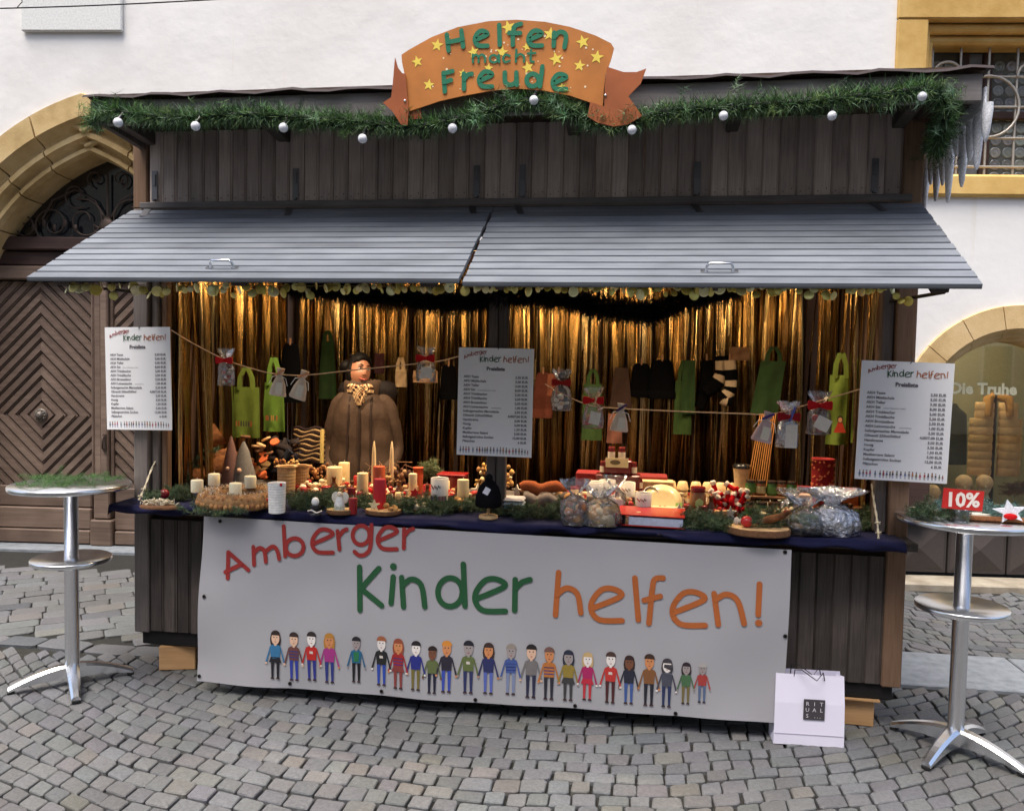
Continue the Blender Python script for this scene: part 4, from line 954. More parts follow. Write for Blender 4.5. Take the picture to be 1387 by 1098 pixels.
# ================================================================== RIBBON SIGN ON THE ROOF
RS = thing('ribbon_sign', 'orange ribbon shaped sign with yellow stars reading Helfen macht Freude', 'sign')
YS = -.49
def sp(p): P = at(*zs(p), YS); return (P.x, P.z)
main = [(300, 215), (330, 195), (420, 145), (520, 107), (640, 84), (750, 78), (860, 86), (960, 106), (1060, 140), (1120, 170), (1132, 190), (1120, 235), (1100, 290), (1092, 350), (1088, 418), (1040, 402), (960, 375), (850, 354), (750, 347), (650, 356), (540, 376), (450, 396), (330, 436), (318, 380), (314, 300), (302, 245)]
def shoelace(P): return sum(P[i][0]*P[(i+1) % len(P)][1]-P[(i+1) % len(P)][0]*P[i][1] for i in range(len(P)))
q = MB(); P = [sp(p) for p in main]; q.poly(P if shoelace(P) > 0 else P[::-1], YS, YS+.008, c8(186, 118, 58)); M_RIB = mat_attr('printed_ribbon_board', .35, var=.22, scale=5, bmp=0, spec=.5)
q.build('board', M_RIB, RS)
for nm, col, pts, dy in (('ribbon_tail', c8(158, 88, 52), [(277, 228), (288, 268), (305, 290), (318, 292), (330, 440), (326, 494), (300, 490), (268, 440), (230, 405), (262, 384), (268, 330)], -.010), ('ribbon_fold', c8(150, 78, 44), [(330, 428), (372, 418), (376, 462), (328, 466)], .010), ('ribbon_tail', c8(162, 92, 54), [(1105, 265), (1170, 286), (1220, 286), (1258, 272), (1237, 330), (1188, 380), (1242, 457), (1185, 490), (1130, 498), (1065, 482), (1028, 458), (1040, 402), (1094, 420), (1096, 340)], -.010)):
    P = [sp(p) for p in pts]; q = MB(); q.poly(P if shoelace(P) > 0 else P[::-1], YS+dy, YS+dy+.006, col); q.build(nm, M_RIB, RS)
for k, (x, y, r_) in enumerate(((440, 178, 26), (582, 205, 24), (882, 135, 28), (1010, 165, 28), (1065, 225, 28), (905, 232, 28), (997, 258, 24), (362, 242, 24), (407, 333, 24), (718, 108, 28), (693, 205, 26), (795, 265, 26), (540, 288, 18), (790, 185, 18), (640, 268, 20), (930, 340, 16))):
    cx, cz = sp((x, y)); r2 = r_*mpp(at(*zs((x, y)), YS))/2.89; a0 = .25 if k % 2 else -.15
    q = MB(); q.poly([(cx+(r2 if j % 2 == 0 else r2*.42)*math.cos(a0+1.5708+j*.6283), cz+(r2 if j % 2 == 0 else r2*.42)*math.sin(a0+1.5708+j*.6283)) for j in range(10)], YS-.0015, YS, c8(232, 206, 84), True); q.build('star', M_PRINT, RS)
q = MB()
for _ in range(46):
    x, y = rnd.uniform(400, 1050), rnd.uniform(130, 350); cx, cz = sp((x, y)); r2 = rnd.uniform(1, 5)*mpp(at(*zs((x, y)), YS))/2.89
    q.poly([(cx+r2*math.cos(j*.785), cz+r2*math.sin(j*.785)) for j in range(8)], YS-.001, YS, c8(236, 214, 176), True)
q.build('sparkles', M_PRINT, RS, kind='stuff')
TEAL = c8(24, 112, 82)
HS = [(18, [[[(478, 138), (485, 200)], [(535, 122), (542, 185)], [(482, 168), (540, 156)]], [e_(588, 153, 50, 58)], [[(683, 100), (685, 178)]], [[(768, 96), (745, 104), (737, 130), (736, 178)], [(722, 132), (765, 132)]], [e_(797, 152, 54, 58)], [[(898, 130), (896, 182)], [(898, 148), (920, 127), (944, 140), (938, 187)]]]),
 (9, [[[(580, 216), (580, 246)], [(580, 226), (592, 216), (602, 226), (602, 246)], [(602, 226), (615, 216), (627, 226), (628, 246)]], [O_(662, 232, 16, 14), [(682, 217), (683, 246)]], [[(724, 221), (708, 216), (698, 231), (706, 245), (724, 240)]], [[(750, 196), (748, 244)], [(749, 226), (765, 214), (780, 224), (780, 244)]], [[(808, 198), (806, 238), (818, 244)], [(795, 212), (825, 210)]]]),
 (18, [[[(465, 287), (470, 360)], [(467, 289), (500, 281)], [(468, 324), (495, 316)]], [[(545, 290), (545, 350)], [(546, 312), (560, 295), (576, 291)]], [e_(604, 312, 52, 58)], [[(705, 286), (706, 320), (725, 334), (748, 322), (750, 286)], [(750, 300), (752, 334)]], [O_(814, 315, 24, 24), [(852, 262), (842, 340)]], [e_(892, 322, 54, 58)]])]
for w, lets in HS:
    for L_ in lets:
        q = MB()
        for k, st in enumerate(L_): q.stroke([sp(p) for p in st], w*mpp(at(*zs(st[0]), YS))/2.89, YS-.004-.0008*k, TEAL, True)
        q.build('letter', M_PRINT, RS)
for x, y in ((316, 398), (1099, 377)):
    cx, cz = sp((x, y)); q = MB(); q.ball((cx, YS-.012, cz), .006, 8, 5, c8(210, 210, 210)); q.build('screw', M_STEEL, RS)
q = MB()
for x in (1.75, 2.15, 2.6): q = MB(); q.box((x, YS+.03, 3.07), (.035, .02, .22), (.1, .08, .07)); q.build('bracket', M_IRON, RS)

# ================================================================== BISTRO TABLES AND PAPER BAG
def bistro(lb, cx, cy, H, rot):
    T = thing('bistro_table', lb, 'bar table', (cx, cy, 0), 0, 'aluminium bar tables')
    q = MB(); q.lathe([(.001, H-.028), (.28, H-.028), (.297, H-.026), (.30, H-.018), (.30, H-.004), (.297, H), (.001, H)], (0, 0, 0), 48); q.build('table_top', M_STEEL, T)
    q = MB(); q.lathe([(.036, .1), (.036, H-.03), (.06, H-.028)], (0, 0, 0), 24); q.build('column', M_STEEL, T)
    z = .685 if cx < 1 else .69
    q = MB(); q.lathe([(.04, z-.014), (.195, z-.014), (.2, z-.01), (.2, z+.006), (.197, z+.01), (.04, z+.008)], (0, 0, 0), 40); q.build('lower_shelf', M_STEEL, T)
    for k in range(4):
        a_ = rot+k*math.pi/2; rs = []
        for t in range(9):
            s = t/8; r_ = .03+.27*s; zt = .115-.08*s**1.6; w = .034-.012*s; hh = .055*(1-s)+.022
            rs.append([(r_, -w, zt-hh), (r_, w, zt-hh), (r_, w, zt-.012), (r_, w*.55, zt), (r_, -w*.55, zt), (r_, -w, zt-.012)])
        q = MB(); q.M = Matrix.Rotation(a_, 4, 'Z'); q.rings(rs, (.8, .8, .8), False); lg_ = q.build('leg', M_STEEL, T)
        q = MB(); q.M = Matrix.Rotation(a_, 4, 'Z'); q.box((.287, 0, .009), (.034, .04, .018), (.012, .012, .012), bev=.004); q.build('foot', M_MATTE, lg_)
    return T
PL, PR = col_at(97, -.25, .6), col_at(1301, -.16, .6)
bistro('aluminium bar table topped with fir twigs in front of the carved wooden door', PL.x, PL.y, at(104, 655, -.25).z, R(-50))
bistro('aluminium bar table with a red 10% sign in front of the shop window', PR.x, PR.y, at(1303, 700, -.16).z, R(-42))
TLz, TRz = at(104, 655, -.25).z, at(1303, 700, -.16).z
q = MB()
for k in range(26):
    a_ = rnd.uniform(0, 6.28); r_ = rnd.uniform(.02, .24); p = Vector((r_*math.cos(a_), r_*math.sin(a_), .012+rnd.uniform(0, .02))); d = Vector((rnd.uniform(-1, 1), rnd.uniform(-1, 1), .12)).normalized()*.12
    needles(q, [p-d*.5, p, p+d*.5], 1500, .026, .004, [c8(74, 104, 54), c8(90, 122, 66), c8(58, 88, 48)])
q.build('fir_twigs', M_FIR, None, (PL.x, PL.y, TLz), 0, 'bed of fresh fir twigs lying on the table before the carved door', 'fir twigs')
# bag
BG = thing('paper_bag', 'white paper carrier bag with dark square logo standing on the cobbles', 'paper bag', (at(1047, 1006, Z=0)+at(1141, 1011, Z=0))/2+Vector((0, .05, 0)), R(3))
w, h, dp = .325, .335, .11
q = MB(); WB = c8(226, 222, 238)
vs_ = []
for z, k in ((0, 1), (.05, 1.0), (.2, .99), (h, .97)):
    dd = dp*(1 if z < .06 else (.9 if z < .25 else .62))
    vs_ += [(-w/2*k-.0, -dd/2, z), (w/2*k-.0, -dd/2, z), (w/2*k, 0, z-.0), (w/2*k, dd/2, z), (-w/2*k, dd/2, z), (-w/2*k-(0 if z else 0), 0, z)]
fs = [(r_*6+i, r_*6+(i+1) % 6, r_*6+6+(i+1) % 6, r_*6+6+i) for r_ in range(3) for i in range(6)]+[(5, 4, 3, 2, 1, 0)]
vs_[11] = (vs_[11][0]+.012, 0, vs_[11][2]); vs_[17] = (vs_[17][0]+.02, 0, vs_[17][2]); vs_[23] = (vs_[23][0]+.03, 0, vs_[23][2]); vs_[20] = (vs_[20][0]-.03, 0, vs_[20][2])
q.add(vs_, fs, WB); q.build('bag_body', M_VINYL, BG)
q = MB(); q.box((0, -dp/2-.0015, .053), (w*.985, .001, .002), c8(170, 166, 180)); q.build('fold_line', M_PRINT, BG)
q = MB(); q.box((.02, -dp*.45-.006, .175), (.098, .002, .098), c8(66, 62, 66)); lo = q.build('logo', M_PRINT, BG)
q = MB()
for k, s in enumerate(('RIT', 'UAL', 'S')):
    for j, ch in enumerate(s): q.text(ch, .026, -.012+.032*j, .195-.029*k, -dp*.45-.0095, c8(214, 210, 214), 'CENTER')
for j in range(3): q.text('.', .03, .02+.012*j, .137, -dp*.45-.0095, c8(214, 210, 214))
q.build('logo_lettering', M_PRINT, BG)
q = MB()
for y in (-.033, .033): q.tube([(-.075, y, h-.03), (-.07, y*1.05, h+.02), (-.045, y*1.2-.02, h+.03), (.02, y-.05, h-.01), (.055, y*1.1-.02, h+.02), (.07, y, h-.03)], .0025, 6, (.02, .02, .02))
q.build('handle', M_MATTE, BG)
# ================================================================== GOODS ON THE COUNTER
CRM, IVO, WHT, DRED, REDC = c8(232, 214, 168), c8(238, 226, 190), c8(228, 226, 222), c8(126, 22, 26), c8(190, 30, 34)
TAN, STR, WD, BRK, GRY = c8(178, 132, 84), c8(196, 164, 116), c8(202, 160, 108), c8(84, 58, 40), c8(120, 120, 122)
def it(u, vb, vt, z=ZC):
    P = at(u, vb, Z=z); P.y = min(P.y, .93)
    P = col_at(u, P.y, z); return P, at(u, vt, P.y).z-z, mpp(P)
def candle(u, vb, vt, wpx, col, lb, z=ZC, wick=True, grp=None, P=None, taper=False):
    if P is None: P, h, k = it(u, vb, vt, z)
    else: h, k = at(u, vt, P.y).z-P.z, mpp(P)
    r_ = wpx*k/2; T = thing('candle', lb, 'candle', P, 0, grp)
    q = MB(); pr = [(r_*.97, 0), (r_, .004), (r_, h-.004), (r_*.96, h-.001), (r_*.8, h), (r_*.3, h-.002)] if not taper else [(r_*1.1, 0), (r_, h*.4), (r_*.75, h*.8), (r_*.3, h*.98), (.0005, h)]
    q.lathe(pr, (0, 0, 0), 18, col, jit=.012); q.build('wax', M_WAX, T)
    if wick: q = MB(); q.tube([(0, 0, h-.004), (.001, 0, h+.006), (.002, 0, h+.014)], .0012, 5, (.75, .7, .6)); q.build('wick', M_MATTE, T)
    return T
def slab_(u, vb, wpx, lb, z=ZC, th=.024, grp='wooden tree slices'):
    P, _, k = it(u, vb, vb-10, z); r_ = wpx*k/2; P = P+Vector((0, r_*.55, 0)); T = thing('tree_slice', lb, 'wood slice', P, 0, grp)
    n = 22; rg = lambda s, zz: [(s*r_*(1+.05*math.sin(i*1.3+u)+.03*math.sin(i*2.9))*math.cos(6.283*i/n), s*r_*.8*(1+.05*math.sin(i*1.1+u))*math.sin(6.283*i/n), zz) for i in range(n)]
    q = MB(); q.rings([rg(.97, 0), rg(1.02, .006), rg(1.02, th-.004), rg(1.0, th-.001)], c8(112, 78, 52), False); q.build('bark', M_STRAW, T)
    q = MB(); q.rings([rg(.985, th-.003), rg(.97, th)], c8(208, 172, 122), False); q.build('cut_face', M_MATTE, T)
    return T, P+Vector((0, 0, th)), r_
def sprig(P, n, sp, lb, h=.03, grp='fir sprigs among the goods', sx=1., cols=FIRC):
    q = MB()
    for k in range(n):
        c = Vector((rnd.uniform(-sp, sp)*sx, rnd.uniform(-sp, sp)*.6, .008+rnd.uniform(0, h))); d = Vector((rnd.uniform(-1, 1), rnd.uniform(-1, .6), rnd.uniform(-.1, .5))).normalized()*rnd.uniform(.05, .09)
        needles(q, [c-d*.4, c, c+d], 1500, .028, .003, cols); q.tube([c-d*.4, c, c+d*.95], .0018, 4, c8(80, 58, 36))
    return q.build('fir_sprig', M_FIR, None, P, 0, lb, 'fir sprig', grp)
def bauble(P, r_, col, lb, nm='bauble', cat='bauble'):
    T = thing(nm, lb, cat, P); q = MB(); q.ball((0, 0, r_), r_, 18, 12, col); q.build('ball', M_GLOSS, T)
    q = MB(); q.tube([(0, 0, 2*r_-.001), (.001, 0, 2*r_+.008)], .003, 6, c8(180, 160, 90)); q.build('cap', M_BRASS, T); return T
# rope stays at both ends of the counter
for pts, lb in (([(188, 677, -.14), (196, 660, -.08), (205, 636, 0), (219, 607, .08)], 'cream cord tying the counter to the post beside the carved door'), ([(1190, 729, -.13), (1188, 705, -.06), (1184, 680, .02), (1181, 655, .07)], 'twisted pale cord tying the counter to the post beside the shop window')):
    q = MB(); P = crom([at(u, v, y) for u, v, y in pts], 6)
    for ph in (0, 3.14): q.tube([p+Vector((.003*math.cos(i*1.1+ph), .003*math.sin(i*1.1+ph), 0)) for i, p in enumerate(P)], .0035, 6, c8(206, 196, 172))
    for k in range(2): c = P[2+k*3]; q.tube([c+Vector((.012*math.cos(a_*.7), .01*math.sin(a_*.7), .004*a_*.3)) for a_ in range(10)], .003, 5, c8(206, 196, 172))
    q.build('cord', M_KNIT, None, None, 0, lb, 'cord')
# far left: wool nest, bauble
P, h, k = it(212, 689, 672); T = thing('wool_nest', 'pale fleece nest on a bark chip beside the cream cord', 'decoration', P+Vector((0, .03, 0)))
q = MB(); q.lathe([(.11, 0), (.115, .012), (.09, .018)], (0, 0, 0), 18, c8(110, 76, 50), sq=(1, .5), jit=.06); q.build('bark', M_STRAW, T)
q = MB()
for _ in range(60):
    a_ = rnd.uniform(0, 6.28); r_ = rnd.uniform(0, .09); c = Vector((r_*math.cos(a_), r_*.45*math.sin(a_), .02)); q.tube([c+Vector((rnd.uniform(-.03, .03), rnd.uniform(-.02, .02), rnd.uniform(-.008, .03))) for _ in range(4)], .0025, 4, vary(c8(220, 206, 180), .15))
q.build('fleece', M_KNIT, T)
sprig(at(205, 682, Z=ZC)+Vector((0, .08, 0)), 16, .08, 'fir sprig lying behind the pale fleece nest', .03); sprig(at(240, 676, Z=ZC), 22, .09, 'fir sprig between the small red bauble and the walnut wreath', .05)
P, h, k = it(227, 680, 662); bauble(P+Vector((0, -.03, .025)), 6.5*k, c8(120, 22, 30), 'dark red bauble on fir next to the walnut wreath')
# walnut wreath with four candles
P, h, k = it(306, 692, 650); r0 = 45*k; WC = P+Vector((0, r0*.95, 0))
T = thing('advent_wreath', 'round walnut and straw advent wreath carrying four cream candles', 'wreath', WC)
q = MB(); rs = []
for i in range(48):
    a_ = 6.2832*i/48; rr_ = .052*(1+.06*math.sin(i*5)); rs.append([((r0+rr_*math.cos(b_))*math.cos(a_), (r0+rr_*math.cos(b_))*math.sin(a_), .045+rr_*.85*math.sin(b_)) for b_ in [6.2832*j/10 for j in range(10)]])
q.rings(rs+[rs[0]], c8(150, 112, 72), True, False, False); q.build('straw_ring', M_STRAW, T)
wn = MB(); wn.ball((0, 0, 0), (.013, .013, .016), 8, 6, c8(176, 128, 80), jit=.06); wm = wn.mesh('walnut', M_STRAW)
wn = MB(); wn.ball((0, 0, 0), (.013, .013, .016), 8, 6, c8(150, 104, 66), jit=.06); wm2 = wn.mesh('walnut', M_STRAW)
for i in range(52):
    a_ = 6.2832*i/52; mobj('walnut', wm if i % 3 else wm2, T, ((r0+.047)*math.cos(a_), (r0+.047)*math.sin(a_), .028+.004*(i % 2)))
for i in range(44):
    a_ = 6.2832*i/44+.05; mobj('walnut', wm2 if i % 2 else wm, T, ((r0+.034+rnd.uniform(-.006, .006))*math.cos(a_), (r0+.034)*math.sin(a_), .066+rnd.uniform(-.005, .006)))
q = MB()
for _ in range(900):
    a_ = rnd.uniform(0, 6.2832); r_ = r0+rnd.uniform(-.045, .045); c = Vector((r_*math.cos(a_), r_*math.sin(a_), .05+.04*math.sqrt(max(0, 1-((r_-r0)/.05)**2)))); d = Vector((rnd.uniform(-1, 1), rnd.uniform(-1, 1), rnd.uniform(.1, 1))).normalized()*.022; w = Vector((d.y, -d.x, 0)).normalized()*.0022
    q.add([c-w, c+w, c+d], [(0, 1, 2)], vary(rnd.choice([c8(190, 170, 140), c8(150, 120, 86), c8(206, 200, 190), c8(120, 104, 80)]), .2))
q.build('dried_moss', M_STRAW, T, kind='stuff')
for u, ang_, lb in ((267, -2.55, 'cream candle on the wreath closest to the red bauble'), (290, 2.1, 'cream candle on the wreath beside the pinkish cone figure'), (319, -.95, 'cream candle standing in front of the grey felt cone on the wreath'), (339, .75, 'cream candle on the wreath closest to the ribbed beige pot')):
    Pc = WC+Vector((r0*math.cos(ang_), r0*math.sin(ang_), .082)); Pc.x = col_at(u, Pc.y, Pc.z).x
    kk = mpp(Pc); q = thing('candle', lb, 'candle', Pc, 0, 'cream candles of the advent wreath')
    c = MB(); c.lathe([(.031, 0), (.032, .004), (.032, .062), (.029, .065), (.01, .063)], (0, 0, 0), 20, IVO); c.build('wax', M_WAX, q)
    c = MB(); c.tube([(0, 0, .06), (.001, 0, .078)], .0013, 5, (.7, .65, .55)); c.build('wick', M_MATTE, q)
sprig(WC+Vector((-.02, -.24, 0)), 14, .1, 'fir sprig poking out under the front of the walnut wreath', .01, sx=1.6)
# felt cone gnomes
for u, vt, vb, w, col, lb in ((313, 590, 662, 26, c8(128, 96, 88), 'pinkish brown felt cone gnome behind the advent wreath'), (330, 597, 662, 34, c8(124, 120, 116), 'grey felt cone gnome behind the advent wreath')):
    P, h, k = it(u, vb, vt); T = thing('felt_gnome', lb, 'gnome figure', P, 0, 'felt cone gnomes'); r_ = w*k/2
    q = MB(); q.lathe([(r_, 0), (r_*1.02, h*.2), (r_*.72, h*.5), (r_*.4, h*.8), (r_*.12, h*.97), (.001, h)], (0, 0, 0), 16, col, jit=.05); q.build('cone', M_KNIT, T)
    q = MB(); q.ball((0, -r_*.75, h*.4), r_*.22, 8, 6, c8(214, 176, 150)); q.build('nose', M_KNIT, T)
    for s in (-1, 1): q = MB(); q.ball((s*r_*.8, -r_*.4, h*.25), (r_*.3, r_*.2, r_*.2), 8, 6, c8(206, 168, 150)); q.build('hand', M_KNIT, T)
# logs of the crib at the left end
for p0, p1, r_, lb, zt in (((222, 606), (298, 587), .075, 'thick brown log lying across the top of the crib pile', 0), ((262, 648), (318, 612), .062, 'brown split log leaning behind the felt gnomes', 0), ((216, 645), (240, 642), .05, 'short sawn log in the crib pile by the post', 0)):
    A, B = at(*p0, .55), at(*p1, .75); q = MB(); n = 9
    q.tube([A.lerp(B, i/n)+Vector((0, 0, .012*math.sin(i*1.4))) for i in range(n+1)], [r_*(1+.08*math.sin(i*2.1+r_*90)) for i in range(n+1)], 12, c8(120, 76, 44))
    q.build('log', M_LOG, None, None, 0, lb, 'log', 'logs of the crib pile')
for u, y, lb in ((205+30, .5, 'log block standing under the crib pile by the post'), (285, .78, 'log block standing under the crib pile behind the wreath')):
    P = col_at(u, y, ZC); q = MB(); q.lathe([(.055, 0), (.06, .05), (.056, .16), (.05, .17)], (0, 0, 0), 12, c8(96, 60, 38), jit=.05); q.build('log', M_LOG, None, P, 0, lb, 'log', 'logs of the crib pile')
sprig(col_at(236, .42, ZC), 34, .1, 'dark fir sprig heaped between the crib logs', .14, cols=FIRC[:1]+FIRC[3:4]); sprig(col_at(268, .62, ZC+.15), 20, .12, 'fir sprig hanging out of the crib logs', .06)
# cones and slices pile behind the wreath
P = col_at(352, .72, ZC); T = thing('wood_slice_pile', 'pile of small wood slices, cones and an orange slice behind the wreath', 'decoration', P)
for i in range(16):
    q = MB(); q.lathe([(.03, 0), (.032, .006), (.03, .012)], (0, 0, 0), 12, vary(rnd.choice([c8(206, 166, 116), c8(180, 130, 84), c8(196, 96, 50), c8(110, 74, 48)]), .1), jit=.05)
    o = q.build('slice', M_MATTE, T, (rnd.uniform(-.09, .09), rnd.uniform(-.06, .06), .04+.017*i)); o.rotation_euler = (rnd.uniform(-.5, 1.2), rnd.uniform(-.6, .6), 0)
# pots
def pot(u, vb, vt, w, col, lb, nm='ribbed_pot', cat='pot', flare=1.12, ribs=9, mat=M_MATTE, z=ZC):
    P, h, k = it(u, vb, vt, z); r_ = w*k/2; pr = []
    for i in range(ribs*2+1):
        t = i/(ribs*2); pr.append((r_*(.9+.1*t)*(1+(.018 if i % 2 else -.018)), h*t))
    pr += [(r_*flare, h), (r_*flare, h+.006), (r_*.85, h+.004), (r_*.8, h-.02)]
    q = MB(); q.lathe(pr, (0, 0, 0), 22, col, False if ribs > 4 else True); T = thing(nm, lb, cat, P); q.build('body', mat, T); return T, P, h, r_
T, P, h, r_ = pot(375, 694, 655, 24, WHT, 'white ribbed paper roll with red berries in front of the beige pots', 'ribbed_roll', 'candle holder', 1.0, 11)
for a_, z in ((1.4, h), (-.2, h*.72), (3.4, h*.45), (-.4, h*.1)): q = MB(); q.ball((r_*1.05*math.cos(a_-.6), -abs(r_*1.05*math.sin(a_))*.5-.004, z), .009, 8, 6, REDC); q.build('berry', M_GLOSS, T)
pot(388, 672, 632, 25, c8(196, 160, 112), 'beige ribbed straw pot behind the white ribbed roll', flare=1.16); pot(407, 668, 631, 22, c8(170, 134, 92), 'smaller brown ribbed straw pot behind the beige one', flare=1.1)
def cluster(P, n, sp, cols, lb, nm, r_=.012, h=.06, mat=M_STRAW, cat='dried arrangement', part='pod', sq=1.):
    T = thing(nm, lb, cat, P)
    for i in range(n):
        q = MB(); rr_ = r_*rnd.uniform(.6, 1.3); q.ball((0, 0, 0), (rr_, rr_, rr_*rnd.uniform(.7, 1.3)), 7, 5, vary(rnd.choice(cols), .2), jit=.12); q.build(part, mat, T, (rnd.uniform(-sp, sp), rnd.uniform(-sp, sp)*.6, rnd.uniform(.3, 1)*h*sq))
    return T
cluster(col_at(390, .62, ZC+.10), 40, .08, [c8(150, 96, 54), c8(190, 130, 70), c8(110, 64, 40), c8(206, 170, 110)], 'heap of brown dried pods above the beige pots', 'dried_pods', .011, .07)
cluster(col_at(432, .55, ZC), 46, .075, [c8(150, 100, 60), c8(190, 140, 84), c8(120, 80, 50)], 'dried brown flower heads behind the plate of sweets', 'dried_flowers', .011, .16)
# plaid muff and dark yarn next to the seller's arm
P = col_at(421, .95, 1.23)
T = thing('plaid_cushion', 'black and cream striped knitted muff beside the seller', 'knitwear', P); q = MB()
for j in range(15):
    c = c8(160, 132, 96) if j % 2 else c8(40, 31, 31); z = .10-.0155*j
    q.tube([(-.10+.02*i, -.03-.02*math.sin(i*.5), z+.009*math.sin(i*1.1+j*.6)) for i in range(11)], .0105, 8, c)
q.tube([(.1, -.05, .10), (.1, -.055, 0), (.098, -.05, -.12)], .014, 6, c8(206, 180, 110)); q.build('knit', M_KNIT, T)
P = col_at(395, .95, 1.18); q = MB()
for j in range(14): q.tube([(rnd.uniform(-.14, .1), rnd.uniform(-.06, .06), rnd.uniform(-.14, .08)) for _ in range(4)], .03, 7, vary(rnd.choice([c8(40, 42, 50), c8(56, 50, 50), c8(74, 56, 44)]), .2))
q.build('yarn_pile', M_KNIT, None, P, 0, 'pile of dark grey and brown knitted scarves beside the seller', 'knitwear')
# fir with small black stand, plates and candles
sprig(at(405, 693, Z=ZC)+Vector((0, .1, 0)), 46, .10, 'dense fir sprig beside the white ribbed roll', .07)
sprig(at(445, 682, Z=ZC)+Vector((0, .05, 0)), 24, .07, 'fir sprig behind the black tealight stand', .05)
P, h, k = it(427, 697, 671); T = thing('tealight_stand', 'small black stand holding a white globe beside the fir', 'tealight holder', P)
q = MB(); q.lathe([(.03, 0), (.032, .006), (.012, .012), (.014, .03), (.028, .045), (.026, .05)], (0, 0, 0), 16, (.02, .02, .022)); q.build('stand', M_GLOSS, T); q = MB(); q.ball((0, 0, .068), (.02, .02, .024), 14, 10, WHT); q.build('globe', M_GLOSS, T)
q = MB(); q.tube([(-.035, -.01, .02), (-.01, -.03, .03), (.02, -.03, .016), (.04, -.01, .024)], .004, 6, c8(220, 210, 200)); q.build('ribbon', M_CLOTH, T)
def plate(u, vb, w, lb, col, n, cols, h=.04, z=ZC):
    P, _, k = it(u, vb, vb-10, z); r_ = w*k/2; P = P+Vector((0, r_*.6, 0)); T = thing('biscuit_plate', lb, 'plate', P)
    q = MB(); q.lathe([(r_*.6, 0), (r_*.65, .004), (r_, .016), (r_*.98, .02), (r_*.6, .01)], (0, 0, 0), 22, col); q.build('dish', M_GLOSS, T)
    for i in range(n):
        q = MB(); rr_ = rnd.uniform(.012, .024); q.ball((0, 0, 0), (rr_, rr_, rr_*.7), 8, 5, vary(rnd.choice(cols), .15), jit=.1); q.build('piece', M_MATTE, T, (rnd.uniform(-r_, r_)*.75, rnd.uniform(-r_, r_)*.6, .018+rnd.uniform(0, h)))
    return T
plate(420, 671, 46, 'plate of cream and red sweets behind the fir', c8(196, 160, 120), 22, [c8(226, 206, 166), c8(180, 44, 36), c8(236, 220, 190)], .06)
plate(446, 664, 40, 'plate of red and cream sweets behind the white angel', c8(196, 160, 120), 18, [c8(226, 206, 166), c8(170, 40, 36), c8(210, 170, 120)], .05)
candle(453, 668, 632, 21, c8(226, 200, 150), 'short ribbed cream candle behind the white angel', grp=None); candle(466, 660, 626, 15, c8(236, 206, 150), 'taller cream candle with a red rim behind the white angel')
_, P, r_ = slab_(457, 697, 36, 'tree slice with bark carrying the white angel')
T = thing('angel_figure', 'small white angel in moss on a tree slice', 'figurine', P+Vector((0, -.01, 0)))
q = MB(); q.lathe([(.03, 0), (.026, .03), (.014, .06), (.012, .066)], (0, 0, 0), 14, WHT); q.ball((0, 0, .08), .014, 10, 8, c8(232, 214, 190)); q.build('body', M_MATTE, T)
for s in (-1, 1): q = MB(); q.ball((s*.025, .012, .06), (.022, .005, .03), 10, 6, c8(226, 220, 206)); q.build('wing', M_MATTE, T)
q = MB(); needles(q, [(-.045, -.02, .008), (0, -.035, .01), (.045, -.02, .008)], 3000, .018, .012, [c8(120, 140, 70), c8(96, 120, 56)]); q.build('moss', M_FIR, T)
candle(476, 682, 660, 11, DRED, 'upper dark red votive candle beside the angel', z=ZC); candle(478, 696, 674, 11, c8(140, 26, 30), 'dark red votive candle standing in front beside the angel')
candle(491, 676, 640, 15, c8(232, 212, 160), 'cream candle with red ornament between the angel and the red pillar candle')
P, h, k = it(492, 678, 650); bauble(P+Vector((0, -.05, .02)), .022, c8(150, 26, 30), 'red bauble at the foot of the cream candle')
cluster(at(470, 676, Z=ZC), 16, .05, [c8(160, 40, 36), c8(200, 160, 110)], 'red and tan ornaments behind the votive candles', 'ornament_heap', .013, .05)
_, P, r_ = slab_(515, 698, 48, 'large tree slice with the red pillar candle and wooden star')
Pc = P+Vector((0, .02, 0)); candle(514, 0, 648, 17, c8(196, 36, 44), 'bright red pillar candle on a tree slice', P=Vector((col_at(514, Pc.y, Pc.z).x, Pc.y, Pc.z)))
candle(513, 680, 631, 16, c8(206, 92, 52), 'orange pillar candle standing behind the red one')
T = thing('wooden_star', 'small carved wooden star leaning on the red pillar candle', 'star', P+Vector((-.03, -.06, .03))); q = MB(); q.poly([((.032 if j % 2 == 0 else .013)*math.cos(1.57+j*.6283), (.032 if j % 2 == 0 else .013)*math.sin(1.57+j*.6283)) for j in range(10)], -.006, .006, c8(220, 196, 150)); q.build('star_body', M_MATTE, T)
cluster(P+Vector((.045, -.03, -.01)), 9, .03, [c8(170, 120, 70), c8(206, 150, 90), c8(130, 90, 56)], 'walnuts and orange peel on the slice of the red candle', 'nut_heap', .014, .035)
candle(506, 668, 597, 6.5, c8(232, 206, 160), 'cream taper candle in front of the seller by the orange pillar', taper=True, wick=False); candle(530, 668, 597, 6.5, c8(228, 200, 156), 'cream taper candle in front of the seller by the cone arrangement', taper=True, wick=False)
cluster(col_at(540, .55, ZC), 50, .075, [c8(90, 58, 42), c8(140, 100, 70), c8(170, 130, 90), c8(70, 44, 36)], 'pine cone arrangement with twigs around the taper candle', 'cone_arrangement', .014, .15)
q = MB()
